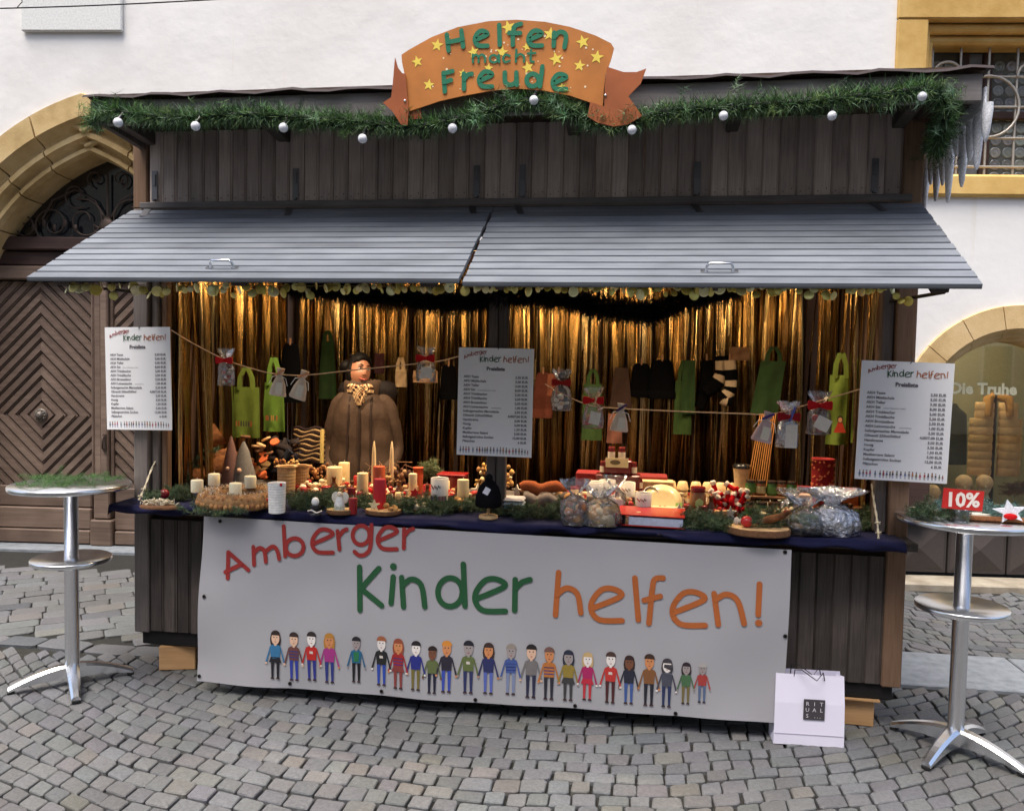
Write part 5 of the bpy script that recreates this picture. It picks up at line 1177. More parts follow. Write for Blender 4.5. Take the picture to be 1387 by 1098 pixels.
for _ in range(40):
    c = Vector((rnd.uniform(-.1, .1), rnd.uniform(-.05, .05), rnd.uniform(.06, .14))); q.tube([c, c+Vector((rnd.uniform(-.05, .05), rnd.uniform(-.03, .03), rnd.uniform(0, .05))), c+Vector((rnd.uniform(-.09, .09), rnd.uniform(-.05, .05), rnd.uniform(0, .06)))], .0025, 4, vary(c8(130, 92, 62), .3))
q.build('twig_nest', M_STRAW, None, col_at(522, .6, ZC), 0, 'nest of brown twigs between the two taper candles', 'twigs')
plate(505, 672, 36, 'plate of red and cream sweets behind the red pillar candle', c8(190, 150, 110), 14, [c8(170, 40, 36), c8(220, 190, 150)], .04)
_, P, r_ = slab_(560, 680, 38, 'tree slice with the small cream candle and red star'); candle(559, 0, 641, 11.5, c8(226, 206, 164), 'slim cream candle on the slice with the red star', P=Vector((col_at(559, P.y+.02, P.z).x, P.y+.02, P.z)))
T = thing('red_star', 'folded red star standing on a tree slice', 'star', P+Vector((.01, -.045, .0))); q = MB(); q.add([(-.035, 0, 0), (.035, 0, 0), (0, .02, 0), (0, -.004, .06)], [(0, 1, 3), (1, 2, 3), (2, 0, 3)], c8(170, 28, 34)); q.add([(-.028, -.012, .045), (.028, -.012, .045), (0, -.014, .008)], [(0, 2, 1)], c8(190, 36, 40)); q.build('star_body', M_MATTE, T)
plate(562, 694, 30, 'plate of white coconut biscuits among fir below the red star', c8(120, 90, 60), 14, [c8(230, 220, 200), c8(200, 180, 150)], .02)
pot(566, 668, 634, 14, c8(196, 84, 46), 'orange paper lantern behind the slim cream candle', 'paper_lantern', 'lantern', 1.0, 2); sprig(col_at(582, .7, ZC+.08), 16, .05, 'pale pine tuft behind the printed tumbler', .08, cols=[c8(120, 130, 90), c8(90, 104, 70)])
for u, v, n, sp, lb in ((545, 694, 34, .10, 'fir sprig spread beside the red pillar slice'), (585, 697, 30, .10, 'fir sprig spread below the printed tumbler'), (612, 694, 26, .08, 'fir sprig between the tumbler and the walnut slice'), (640, 690, 20, .07, 'fir sprig beside the black knitted hat stand')): sprig(at(u, v, Z=ZC)+Vector((0, .05, 0)), n, sp, lb, .035)
# printed tumbler and mugs
def tumbler(u, vb, vt, w, lb, nm='tumbler', handle=0, tilt=0, z=ZC, band=True, P=None, h=None, r_=None, cat='mug'):
    if P is None: P, h, k = it(u, vb, vt, z); r_ = w*k/2
    T = thing(nm, lb, cat, P); 
    q = MB(); q.lathe([(r_*.92, 0), (r_*.95, .003), (r_, h), (r_*.94, h+.001), (r_*.9, h-.004), (r_*.85, .01)], (0, 0, 0), 26, c8(226, 218, 206)); q.build('body', M_GLOSS, T)
    if band:
        q = MB(); q.lathe([(r_*.955, h*.03), (r_*.975, h*.3)], (0, 0, 0), 26, c8(112, 152, 62)); q.v = [(x*1.008, y*1.008, zz) for x, y, zz in q.v]; q.build('green_band', M_GLOSS, T)
        q = MB()
        for i in range(14):
            a_ = -2.6+i*.16; c = rnd.choice([c8(40, 50, 110), c8(150, 40, 40), c8(40, 40, 44), c8(90, 60, 50)]); Rr = Matrix.Rotation(a_+1.5708, 4, 'Z'); q.M = Rr; q.box((0, -r_*1.005, h*.38), (r_*.09, .001, h*.18), c)
        q.M = Matrix.Identity(4)
        for i in range(9): a_ = -2.5+i*.15; q.M = Matrix.Rotation(a_+1.5708, 4, 'Z'); q.box((0, -r_*1.012, h*(.78-.03*i % .1)), (r_*.1, .001, h*.07), RED if i < 6 else GRN)
        q.build('print', M_PRINT, T)
    if handle: q = MB(); q.tube([(handle*r_*.9, 0, h*.8), (handle*r_*1.5, 0, h*.75), (handle*r_*1.6, 0, h*.45), (handle*r_*.92, 0, h*.2)], .006, 8, c8(226, 218, 206)); q.build('handle', M_GLOSS, T)
    if tilt: T.rotation_euler = (tilt, .35, 0)
    return T
tumbler(595, 690, 647, 24, 'white printed tumbler with green base beside the tree slice of walnuts')
T = thing('red_box', 'red tin box behind the printed tumbler', 'box', col_at(613, .6, ZC)); q = MB(); q.box((0, 0, .06), (.17, .12, .12), c8(120, 26, 28), bev=.008); q.build('tin', M_GLOSS, T); q = MB(); q.box((0, 0, .126), (.176, .126, .012), c8(140, 30, 32), bev=.004); q.build('lid', M_GLOSS, T)
_, P, r_ = slab_(628, 689, 37, 'tree slice with a cream candle and walnuts beside the middle post'); candle(627, 0, 649, 16, c8(222, 202, 160), 'cream candle on the walnut slice beside the middle post', P=Vector((col_at(627, P.y+.03, P.z).x, P.y+.03, P.z)))
cluster(P+Vector((-.01, -.04, -.008)), 9, .03, [c8(186, 130, 76), c8(206, 160, 100)], 'walnuts in front of the cream candle by the middle post', 'nut_heap', .016, .03)
for u, lb in ((655, 'gold glitter wrapped sweets beneath the middle price list by the post'), (684, 'dried bouquet in a bark pot beneath the price list right by the post')):
    P = col_at(u, .6, ZC); cluster(P, 22, .045, [c8(206, 160, 90), c8(150, 110, 66), c8(226, 200, 150)], lb, 'dried_bouquet', .012, .2)
# black hat on stand
P, h, k = it(660, 703, 644); T = thing('hat_stand', 'black knitted baby hat with white tag on a wooden peg stand', 'knitted hat', P+Vector((0, .03, 0)))
q = MB(); q.lathe([(.048, 0), (.05, .006), (.048, .016)], (0, 0, 0), 20, c8(206, 170, 122)); q.build('base', M_MATTE, T); q = MB(); q.tube([(0, 0, .01), (0, 0, .09)], .008, 8, c8(206, 170, 122)); q.build('peg', M_MATTE, T)
q = MB(); q.lathe([(.062, .062), (.07, .07), (.066, .12), (.05, .165), (.028, .19), (.012, .205)], (0, 0, 0), 20, (.008, .008, .01), jit=.03); q.ball((0, 0, .21), .02, 8, 6, (.01, .01, .012), jit=.1); q.build('hat', M_KNIT, T)
q = MB(); q.box((.0, -.062, .15), (.03, .002, .036), c8(222, 222, 230), Matrix.Rotation(.5, 4, 'Y')); q.build('tag', M_PRINT, T)
# folded cloth + knitwear heap
T = thing('folded_cloth', 'folded pale blue and white cloth right of the middle post', 'folded cloth', at(690, 698, Z=ZC)+Vector((0, .07, 0)))
for j, c in enumerate((c8(84, 116, 122), c8(120, 150, 152), c8(170, 180, 180), c8(198, 190, 186))): q = MB(); q.box((.004*j, 0, .011+.022*j), (.14-.008*j, .12, .021), c, bev=.01); q.build('layer', M_CLOTH, T)
P = at(733, 694, Z=ZC)+Vector((0, .1, 0))
for j, (dx, dy, z, ln, a_, c, r_, lb) in enumerate(((0, .02, .115, .26, .1, c8(158, 88, 56), .034, 'orange knitted sock on top of the woollen heap'), (-.02, -.03, .055, .2, -.1, c8(128, 116, 108), .032, 'grey striped knitted sock in the woollen heap'), (.08, -.01, .06, .2, .2, c8(96, 86, 80), .034, 'dark grey knitted mitten in the woollen heap'), (.13, -.02, .07, .16, -.8, c8(190, 140, 90), .028, 'tan knitted cuff bent over the woollen heap'), (-.09, .03, .04, .16, .4, c8(84, 64, 58), .03, 'brown knitted sock under the woollen heap'))):
    q = MB(); n = 12
    q.tube([(ln*(i/n-.5)*math.cos(a_), ln*(i/n-.5)*math.sin(a_)*.5, .012*math.sin(i*.9)) for i in range(n+1)], [r_*(.75+.3*math.sin(math.pi*i/n)+(.06 if i % 2 else -.04)) for i in range(n+1)], 12, c); q.build('knit_sock', M_KNIT, None, P+Vector((dx, dy, z)), 0, lb, 'knitwear', 'knitwear heap')
for i in range(6): q = None
cluster(at(733, 694, Z=ZC)+Vector((0, -.0, 0)), 9, .05, [c8(170, 36, 54), c8(190, 60, 70)], 'red berries in front of the woollen heap', 'berry_heap', .013, .03, M_GLOSS, 'berries', 'berry')
sprig(at(740, 702, Z=ZC)+Vector((0, .02, 0)), 60, .16, 'long dark fir sprig in front of the woollen heap', .025, cols=FIRC[:1]+FIRC[3:4])
# ------------------------------------------------------------------ wrapped gifts and right half of the counter
def cello(P, w, h, lb, cols, mat=None, bow=None, n=10, grp='cellophane gift bags', hang=False, z0=0, card=None, peg=None, flare=.9):
    """gathered transparent bag: body, neck, flared top; P = bottom centre"""
    T = thing('gift_bag', lb, 'gift bag', P, 0, grp); m_ = 26; rs = []
    for z, r_ in ((0, .8), (.02, .95), (.25, 1.), (.5, .85), (.64, .4), (.68, .2), (.72, .3), (.82, .62), (.93, flare), (1.0, flare*1.05)):
        rs.append([(w/2*r_*math.cos(6.283*i/m_)*(1+rnd.uniform(-.16, .16)), w/2*.62*r_*math.sin(6.283*i/m_)*(1+rnd.uniform(-.22, .22)), h*z+rnd.uniform(-.035, .035)*h*(1 if z > .05 else 0)) for i in range(m_)])
    q = MB(); q.rings(rs, (.9, .9, .9), True, True, False); q.build('wrapping', mat or M_CELLO, T)
    for i in range(n):
        q = MB(); rr_ = w*rnd.uniform(.10, .17); q.ball((0, 0, 0), (rr_, rr_*.7, rr_*rnd.uniform(.6, 1)), 8, 6, vary(rnd.choice(cols), .15), jit=.08); q.build('content', M_MATTE, T, (rnd.uniform(-.28, .28)*w, rnd.uniform(-.12, .12)*w, h*rnd.uniform(.08, .45)))
    if bow:
        for s in (-1, 1):
            q = MB(); q.rings([[(s*x, -.012-w*.1+y, h*.68+z*k) for y, z in ((-.004, -1), (-.006, 1), (.006, 1), (.004, -1))] for x, k in ((0, .008), (w*.25, w*.16), (w*.45, w*.2), (w*.5, w*.12))], bow, False); q.build('bow_loop', M_CLOTH, T)
        q = MB(); q.ball((0, -.014-w*.1, h*.68), w*.1, 8, 6, bow); q.build('bow_knot', M_CLOTH, T)
    if card:
        q = MB(); q.box((w*.1, -w*.36, h*.26), (w*card[0], .002, h*card[1]), c8(226, 218, 206), Matrix.Rotation(card[2], 4, 'Y')); q.build('label_card', M_PRINT, T)
    if peg:
        q = MB(); q.box((w*.15, -w*.22, h*.74), (.012, .012, .07), peg, Matrix.Rotation(.35, 4, 'Y'), bev=.003); q.build('peg', M_MATTE, T)
    return T
NUT = [c8(190, 130, 76), c8(206, 160, 100), c8(150, 96, 60)]
P, h, k = it(777, 712, 650); cello(P+Vector((0, .03, 0)), .15, h, 'clear cellophane bag of nuts right of the woollen heap', NUT)
P, h, k = it(812, 714, 655); cello(P+Vector((0, .05, 0)), .2, h*.95, 'clear cellophane bag of biscuits and fir beside the red folder', [c8(206, 160, 90), c8(70, 96, 60), c8(226, 206, 166)], n=14)
P, h, k = it(832, 700, 640); cello(P+Vector((0, .08, 0)), .13, h*.9, 'slim cellophane bag with white card behind the red folder', [WHT, c8(210, 180, 140)], card=(.5, .3, 0))
sprig(at(800, 702, Z=ZC)+Vector((0, .12, 0)), 30, .1, 'fir sprig between the clear cellophane bags', .05)
# jam tower
def jar(P, r_, h, body, lid, lb, label=None, nm='jam_jar', cat='jar', grp=None, frill=False):
    T = thing(nm, lb, cat, P, 0, grp); q = MB(); q.lathe([(r_*.9, 0), (r_, .005), (r_, h*.74), (r_*.82, h*.82), (r_*.82, h*.84)], (0, 0, 0), 18, body); q.build('glass_body', M_GLOSS, T)
    q = MB(); q.lathe([(r_*.9, h*.83), (r_*.92, h*.85), (r_*.92, h*.97), (r_*.86, h)], (0, 0, 0), 18, lid); q.build('lid', M_GLOSS, T)
    if label:
        q = MB(); q.lathe([(r_*1.01, h*.16), (r_*1.01, h*.62)], (0, 0, 0), 18, label); q.f = [f for f, i in zip(q.f, range(len(q.f))) if 9 <= i % 18 <= 17 and i < 18]; q.c = q.c[:len(q.f)]; q.s = q.s[:len(q.f)]; q.build('paper_label', M_PRINT, T)
    if frill: q = MB(); q.lathe([(r_*1.15, h*.76), (r_*.9, h*.86), (r_*.95, h*1.02), (r_*.5, h*1.06)], (0, 0, 0), 18, frill, jit=.06); q.build('cloth_cover', M_CLOTH, T)
    return T
JR = c8(92, 24, 26)
TW = thing('jam_stand', 'dark red tiered stand for small jam jars', 'display stand', col_at(836, .62, ZC))
for z, w in ((.0, .34), (.085, .26), (.17, .16)): q = MB(); q.box((0, 0, z+.04), (w, .12, .078), c8(98, 24, 26), bev=.006); q.build('tier', M_GLOSS, TW)
tp = TW.location
n_ = 0
for z, xs in ((.079, (-.115, -.07, -.025, .035, .08, .125)), (.164, (-.085, -.04, .045, .09)), (.249, (-.04, .02))):
    for x in xs:
        n_ += 1; jar(Vector((tp.x+x, tp.y-.02 if z > .1 else tp.y-.035, tp.z+z)), .021, .075, JR, c8(120, 44, 38), 'small dark red jam jar with white label on the tiered stand', c8(232, 222, 196), grp='jam jars on the tiered stand')
T = thing('price_tag', 'cream price card with a dark crest on top of the jam stand', 'price card', tp+Vector((-.005, -.09, .21))); q = MB(); q.box((0, 0, .03), (.13, .003, .055), c8(226, 206, 160)); q.build('card', M_PRINT, T); q = MB(); q.poly(ell(-.01, .032, .03, .014, 12)[:-1], -.004, -.002, c8(110, 96, 70)); q.build('crest', M_PRINT, T)
T = thing('red_crate', 'red box behind the jam stand towards the middle post', 'box', col_at(797, .72, ZC)); q = MB(); q.box((0, 0, .08), (.15, .14, .16), c8(126, 24, 26), bev=.006); q.build('box_body', M_MATTE, T); q = MB(); q.box((0, -.075, .11), (.05, .002, .03), c8(206, 150, 120)); q.build('sticker', M_PRINT, T)
T = thing('red_crate', 'red box behind the white bowls right of the jam stand', 'box', col_at(880, .75, ZC)); q = MB(); q.box((0, 0, .075), (.2, .14, .15), c8(120, 30, 28), bev=.006); q.build('box_body', M_MATTE, T)
T = thing('cream_carton', 'cream carton of cups in front of the red box right of the jam stand', 'carton', col_at(888, .66, ZC)); q = MB(); q.box((0, 0, .065), (.2, .1, .13), c8(212, 180, 130), bev=.004); q.build('carton_body', M_MATTE, T)
for u, vb, vt, w, lb, hd, tl in ((806, 688, 652, 24, 'white mug left of the cellophane card bag', -1, 0), (822, 688, 650, 22, 'white mug behind the slim cellophane bag', 1, 0), (850, 688, 653, 20, 'small cream mug with red band below the jam stand', 0, 0), (871, 700, 667, 22, 'white printed mug with green base behind the red folder', 0, 0)):
    tumbler(u, vb, vt, w, lb, 'mug', hd)
P, h, k = it(878, 690, 650); tumbler(0, 0, 0, 0, 'white printed mug lying tilted on the cups behind the folder', 'mug', 0, R(62), P=P+Vector((0, .02, .065)), h=.075, r_=.043)
# bowls and plates
for j, (u, Y) in enumerate(((908, .78), (924, .78), (942, .78), (958, .78), (975, .78), (992, .78))):
    P = col_at(u, Y, ZC); T = thing('cup_stack', 'stack of upturned cream cups in the row behind the plates', 'cups', P, 0, 'upturned cream cups')
    for i in range(3): q = MB(); r_ = .036; q.lathe([(r_, 0), (r_*.97, .01), (r_*.75, .045), (r_*.6, .05)], (0, 0, i*.032), 18, c8(222, 192, 142)); q.build('cup', M_GLOSS, T)
P, h, k = it(897, 699, 668); T = thing('plate_stack', 'stack of cream plates with green rims behind the red folder', 'plates', P+Vector((0, .09, 0)))
for i in range(6): q = MB(); q.lathe([(.06, 0), (.1, .006), (.102, .009), (.06, .004)], (0, 0, .007*i), 26, c8(206, 190, 150)); q.build('plate', M_GLOSS, T)
q = MB(); Rr = Matrix.Translation((0, .03, .05)) @ Matrix.Rotation(R(52), 4, 'X'); q.M = Rr; q.lathe([(.02, 0), (.07, .004), (.108, .014), (.11, .017), (.07, .008), (.001, .006)], (0, 0, 0), 30, c8(220, 196, 146)); q.build('plate', M_GLOSS, T)
q = MB(); q.M = Rr; q.lathe([(.074, .011), (.1085, .0185)], (0, 0, 0), 30, c8(112, 146, 60)); q.f = [f for i, f in enumerate(q.f) if i < 30 and 16 <= i <= 29]; q.c = q.c[:len(q.f)]; q.s = q.s[:len(q.f)]; q.build('green_rim', M_PRINT, T)
# red folder
A, B = at(838, 714, Z=ZC), at(925, 712, Z=ZC); FO = thing('ring_binder', 'red lever arch folder lying on the counter cloth', 'folder', (A+B)/2+Vector((0, .1, .0)), R(-4)); w = (B-A).length
for nm, z, c in (('cover', .004, c8(176, 36, 30)), ('cover', .058, c8(190, 44, 36))):
    q = MB(); q.box((0, 0, z), (w, .26, .005), c, bev=.002); q.build(nm, M_GLOSS, FO)
q = MB(); q.box((-w/2+.003, 0, .031), (.006, .26, .055), c8(176, 36, 30), bev=.002); q.build('spine', M_GLOSS, FO)
q = MB(); q.box((.03, 0, .028), (w-.075, .245, .04), c8(200, 206, 226)); q.build('paper', M_MATTE, FO)
q = MB(); q.box((-w/2+.035, -.1, .03), (.02, .03, .045), (.02, .02, .02)); q.build('lever', M_IRON, FO)
q = MB(); q.lathe([(.012, .061), (.012, .062), (.006, .0625)], (-.06, -.05, 0), 14, c8(206, 190, 150)); q.build('ring', M_BRASS, FO)
# honey jar
P, h, k = it(945, 700, 660); jar(P+Vector((0, .03, 0)), 11*k, h, c8(150, 100, 56), c8(130, 26, 26), 'honey jar with red lid and pale green leaf label', None, 'honey_jar')
q = MB(); q.poly([(0, -.028), (.02, -.008), (.022, .012), (0, .028), (-.02, .01), (-.02, -.012)], -.001, .001, c8(206, 214, 130)); q.build('leaf_label', M_PRINT, None, P+Vector((.004, .03-11*k-.004, h*.48)), 0, 'pale green leaf shaped paper label on the honey jar', 'label')
# red and white stockings heap
P = at(985, 700, Z=ZC)+Vector((0, .08, 0))
SH = thing('stocking_heap', 'heap of small red and white felt stockings right of the honey jar', 'felt stockings', P)
for i in range(26):
    q = MB(); a_ = rnd.uniform(-1.2, 1.2); c = vary(c8(184, 26, 32), .15)
    q.tube([(0, 0, .03), (0, 0, 0), (.006, 0, -.02), (.026, 0, -.03)], [.013, .014, .014, .011], 8, c); q.lathe([(.015, .022), (.0165, .03), (.0165, .038), (.014, .042)], (0, 0, 0), 10, c8(230, 214, 196))
    o = q.build('stocking', M_KNIT, SH, (rnd.uniform(-.09, .09), rnd.uniform(-.05, .06), .03+rnd.uniform(0, .14)*(1-abs(rnd.uniform(-.4, .4))))); o.rotation_euler = (rnd.uniform(-.6, .6), a_, rnd.uniform(-1, 1))
for u, v, n, sp, lb in ((948, 718, 60, .12, 'thick fir sprig between the red folder and the large bark slice'), (1095, 722, 34, .1, 'fir sprig in front of the silver gift bag'), (1160, 712, 30, .08, 'fir sprig at the foot of the post beside the shop window'), (1050, 706, 24, .1, 'fir sprig behind the large bark slice')): sprig(at(u, v, Z=ZC)+Vector((0, .06, 0)), n, sp, lb, .04)
# large bark slice with bauble and driftwood
_, P, r_ = slab_(1030, 727, 84, 'large oval bark slice holding a red bauble and driftwood', th=.035)
bauble(Vector((col_at(1011, P.y-.04, P.z).x, P.y-.04, P.z)), .028, c8(186, 40, 40), 'bright red bauble on the large bark slice')
q = MB(); q.tube([(-.03, 0, .02), (.02, -.01, .04), (.07, -.01, .055), (.12, -.02, .085)], [.012, .02, .017, .008], 8, c8(130, 92, 60)); q.build('driftwood', M_LOG, None, P+Vector((.02, -.02, 0)), 0, 'curved driftwood piece on the large bark slice', 'driftwood')
sprig(P+Vector((.03, -.01, 0)), 16, .06, 'fir sprig lying on the large bark slice', .03); cluster(P+Vector((-.05, .02, 0)), 12, .05, [c8(196, 190, 176), c8(150, 140, 120)], 'pale moss tuft on the large bark slice', 'moss_tuft', .014, .03)
# labelled tins, two rows, on a little rack
for row, (vb, Y) in enumerate(((703, .32), (700, .45))):
    for i, u in enumerate((1013, 1032, 1050, 1068) if row == 0 else (1016, 1030, 1045, 1058, 1072)):
        z = ZC if row == 0 else ZC+.1
        jar(col_at(u, Y, z), .028, .082, c8(58, 92, 44) if (i+row) % 2 else c8(120, 74, 44), c8(60, 46, 36), 'squat labelled preserve jar in the %s row of the rack behind the bark slice' % ('lower' if row == 0 else 'upper'), c8(200, 190, 140) if i % 2 else c8(96, 140, 70), 'preserve_jar', 'jar', 'preserve jars %s row' % ('lower' if row == 0 else 'upper'))
T = thing('jar_rack', 'narrow wooden rack carrying the upper row of preserve jars', 'rack', col_at(1043, .45, ZC)); q = MB(); q.box((0, 0, .094), (.34, .09, .01), c8(150, 110, 76)); q.build('shelf', M_MATTE, T)
for s in (-1, 1): q = MB(); q.box((s*.165, 0, .044), (.012, .09, .088), c8(150, 110, 76)); q.build('side', M_MATTE, T)
q = MB(); 
for i in range(3): q.box((-.0, 0, .0), (.01, .01, .01), (.1, .1, .1)) if 0 else None
# paper cup with black lid, bundle of sticks
P = col_at(1003, .72, ZC); T = thing('paper_cup', 'white paper cup with black lid standing behind the stockings', 'paper cup', P+Vector((0, 0, .09))); q = MB(); q.lathe([(.036, 0), (.048, .12), (.05, .125)], (0, 0, 0), 22, c8(222, 190, 140)); q.build('cup', M_MATTE, T); q = MB(); q.lathe([(.052, .124), (.052, .132), (.046, .145), (.04, .147)], (0, 0, 0), 22, (.012, .012, .012)); q.build('lid', M_GLOSS, T)
T = thing('cup_box', 'cream cardboard box under the paper cup', 'box', P); q = MB(); q.box((0, 0, .045), (.12, .1, .089), c8(190, 150, 100), bev=.003); q.build('carton', M_MATTE, T)
T = thing('stick_bundle', 'bundle of slanting gold incense sticks behind the preserve jars', 'sticks')
for i in range(9): q = MB(); q.tube([at(1012+3.2*i, 660, .7), at(1030+2.6*i, 560, .85)], .003, 5, vary(c8(190, 130, 70), .2)); q.build('stick', M_BRASS, T)
# silver bag, second cello bag, red pots
P, h, k = it(1128, 726, 664); cello(P+Vector((0, .05, 0)), .26, h, 'big crumpled silver cellophane gift at the end of the counter', [c8(200, 204, 214), c8(150, 150, 150)], M_SILVER, n=6, flare=1.1)
P, h, k = it(1092, 726, 668); cello(P+Vector((0, .05, 0)), .2, h*.95, 'clear cellophane gift of moss and biscuits beside the silver one', [c8(96, 112, 60), c8(200, 160, 100), c8(120, 130, 80)], n=16)
P, h, k = it(1072, 704, 664); cello(P+Vector((0, .06, 0)), .15, h, 'small shiny cellophane gift next to the preserve jars', [c8(206, 190, 160), c8(180, 130, 90)], M_SILVER, n=6)
DOT = c8(150, 26, 26)
T, P, h, r_ = pot(1112, 700, 622, 29, DOT, 'red dotted pot on the red boxes behind the gift bags', 'dotted_pot', 'pot', 1.04, 2); 
for i in range(40):
    a_, z = rnd.uniform(-3.1, 0), rnd.uniform(.55, 1)*h; q = MB(); q.ball((r_*.98*math.cos(a_), r_*.98*math.sin(a_), z), .006, 6, 4, c8(206, 110, 70)); q.build('dot', M_MATTE, T)
for x, c, w, lb in ((1092, c8(126, 26, 28), .13, 'red gift box behind the clear cellophane gift'), (1133, c8(134, 30, 28), .12, 'red gift box behind the silver gift'), (1150, c8(170, 96, 44), .1, 'orange brown gift box near the post by the shop window')):
    T = thing('gift_box', lb, 'gift box', col_at(x, .55, ZC), rnd.uniform(-.2, .2)); q = MB(); q.box((0, 0, .065), (w, .11, .13), c, bev=.005); q.build('box_body', M_MATTE, T); q = MB(); q.box((0, 0, .134), (w+.008, .118, .012), vary(c, .1), bev=.003); q.build('lid', M_MATTE, T)
T = thing('white_card_box', 'small cream card box in front of the red gift boxes', 'box', col_at(1098, .42, ZC)); q = MB(); q.box((0, 0, .06), (.15, .07, .12), c8(206, 176, 150), bev=.004); q.build('box_body', M_MATTE, T)

# ------------------------------------------------------------------ clothes lines with hanging gifts
def line(pts, Y, lb):
    q = MB(); P = [at(u, v, Y) for u, v in pts]; q.tube(crom(P, 6), .0032, 6, c8(214, 184, 150)); q.build('clothes_line', M_KNIT, None, None, 0, lb, 'cord')
line([(232, 447), (260, 464), (305, 487), (345, 500), (372, 506), (412, 508), (480, 501), (560, 493), (600, 488), (650, 474)], .06, 'pale cord with gift bags strung before the seller')
line([(738, 520), (765, 535), (800, 549), (838, 553), (920, 557), (1000, 560), (1040, 561), (1065, 556), (1110, 543), (1165, 527)], .06, 'pale cord with gift bags strung in front of the black caps')
def hangbag(u, vt, vb, w, Y, lb, cols, **k): P = at(u, vb, Y); h = at(u, vt, Y).z-P.z; return cello(P, w*mpp(P), h, lb, cols, grp='gift bags pegged on the cords', **k)
MIX = [c8(206, 160, 110), c8(180, 60, 50), WHT]
hangbag(306, 472, 522, 24, .05, 'cellophane bag with red bow pegged in front of the green cloth bags', MIX, bow=REDC)
hangbag(577, 470, 517, 26, .05, 'gold topped cellophane bag with red star bow beside the seller', [c8(196, 160, 110), WHT], bow=REDC, card=(.6, .3, .1))
hangbag(760, 500, 556, 26, .05, 'cellophane bag of white sweets with red ribbon next to the middle price list', [WHT, c8(206, 180, 150)], bow=c8(150, 34, 30))
hangbag(803, 524, 580, 28, .05, 'cellophane bag with bright red bow and wooden peg above the jam stand', MIX, bow=REDC, card=(.5, .3, .2), peg=c8(214, 176, 136))
hangbag(1066, 544, 606, 30, .05, 'tall silver bag with white label and blue peg on the cord', [c8(190, 190, 190), c8(120, 80, 60)], mat=M_SILVER, card=(.5, .5, .02), peg=c8(84, 96, 170), bow=c8(150, 30, 36))
hangbag(1108, 530, 588, 32, .05, 'cellophane bag with red bow and card before the green bag with a printed girl', MIX, bow=REDC, card=(.6, .3, .45))
def pouch(u, vt, vb, w, lb, peg, rot, col=c8(226, 206, 184)):
    P = at(u, vb, .05); h = at(u, vt, .05).z-P.z; ww = w*mpp(P)/2; T = thing('organza_pouch', lb, 'pouch', P, 0, 'organza pouches on the cords'); T.rotation_euler = (0, rot, 0)
    q = MB(); q.rings([[(ww*k*math.cos(6.283*i/12)*(1+rnd.uniform(-.06, .06)), ww*.35*k*math.sin(6.283*i/12), h*z) for i in range(12)] for z, k in ((0, .95), (.05, 1.02), (.4, .8), (.68, .42), (.74, .25), (.84, .4), (1, .5))], col, False); q.build('bag', M_CLOTH, T)
    for s in (-1, 1): q = MB(); q.tube([(0, -ww*.2, h*.74), (s*ww*.8, -ww*.2, h*.66), (s*ww*1.1, -ww*.2, h*.4)], .0022, 5, WHT); q.build('ribbon', M_CLOTH, T)
    q = MB(); q.box((ww*.2, -ww*.34, h*.3), (ww*.8, .002, h*.42), c8(232, 224, 206)); q.build('label_card', M_PRINT, T)
    q = MB(); q.box((.0, -.01, h*.85), (.012, .014, .065), peg, Matrix.Rotation(.9, 4, 'Y'), bev=.003); q.build('peg', M_MATTE, T)
    return T
PEGW = c8(206, 150, 110)
pouch(376, 498, 536, 24, 'white organza pouch with ribbons pegged beside the green bags', PEGW, .12); pouch(402, 500, 540, 24, 'white organza pouch without long ribbons pegged closest to the seller', PEGW, .3)
pouch(838, 546, 584, 25, 'white organza pouch pegged just above the jam stand price card', c8(70, 44, 90), .1); pouch(1030, 556, 598, 27, 'white organza pouch with purple peg below the green apron', c8(66, 50, 120), .25, c8(206, 180, 180))
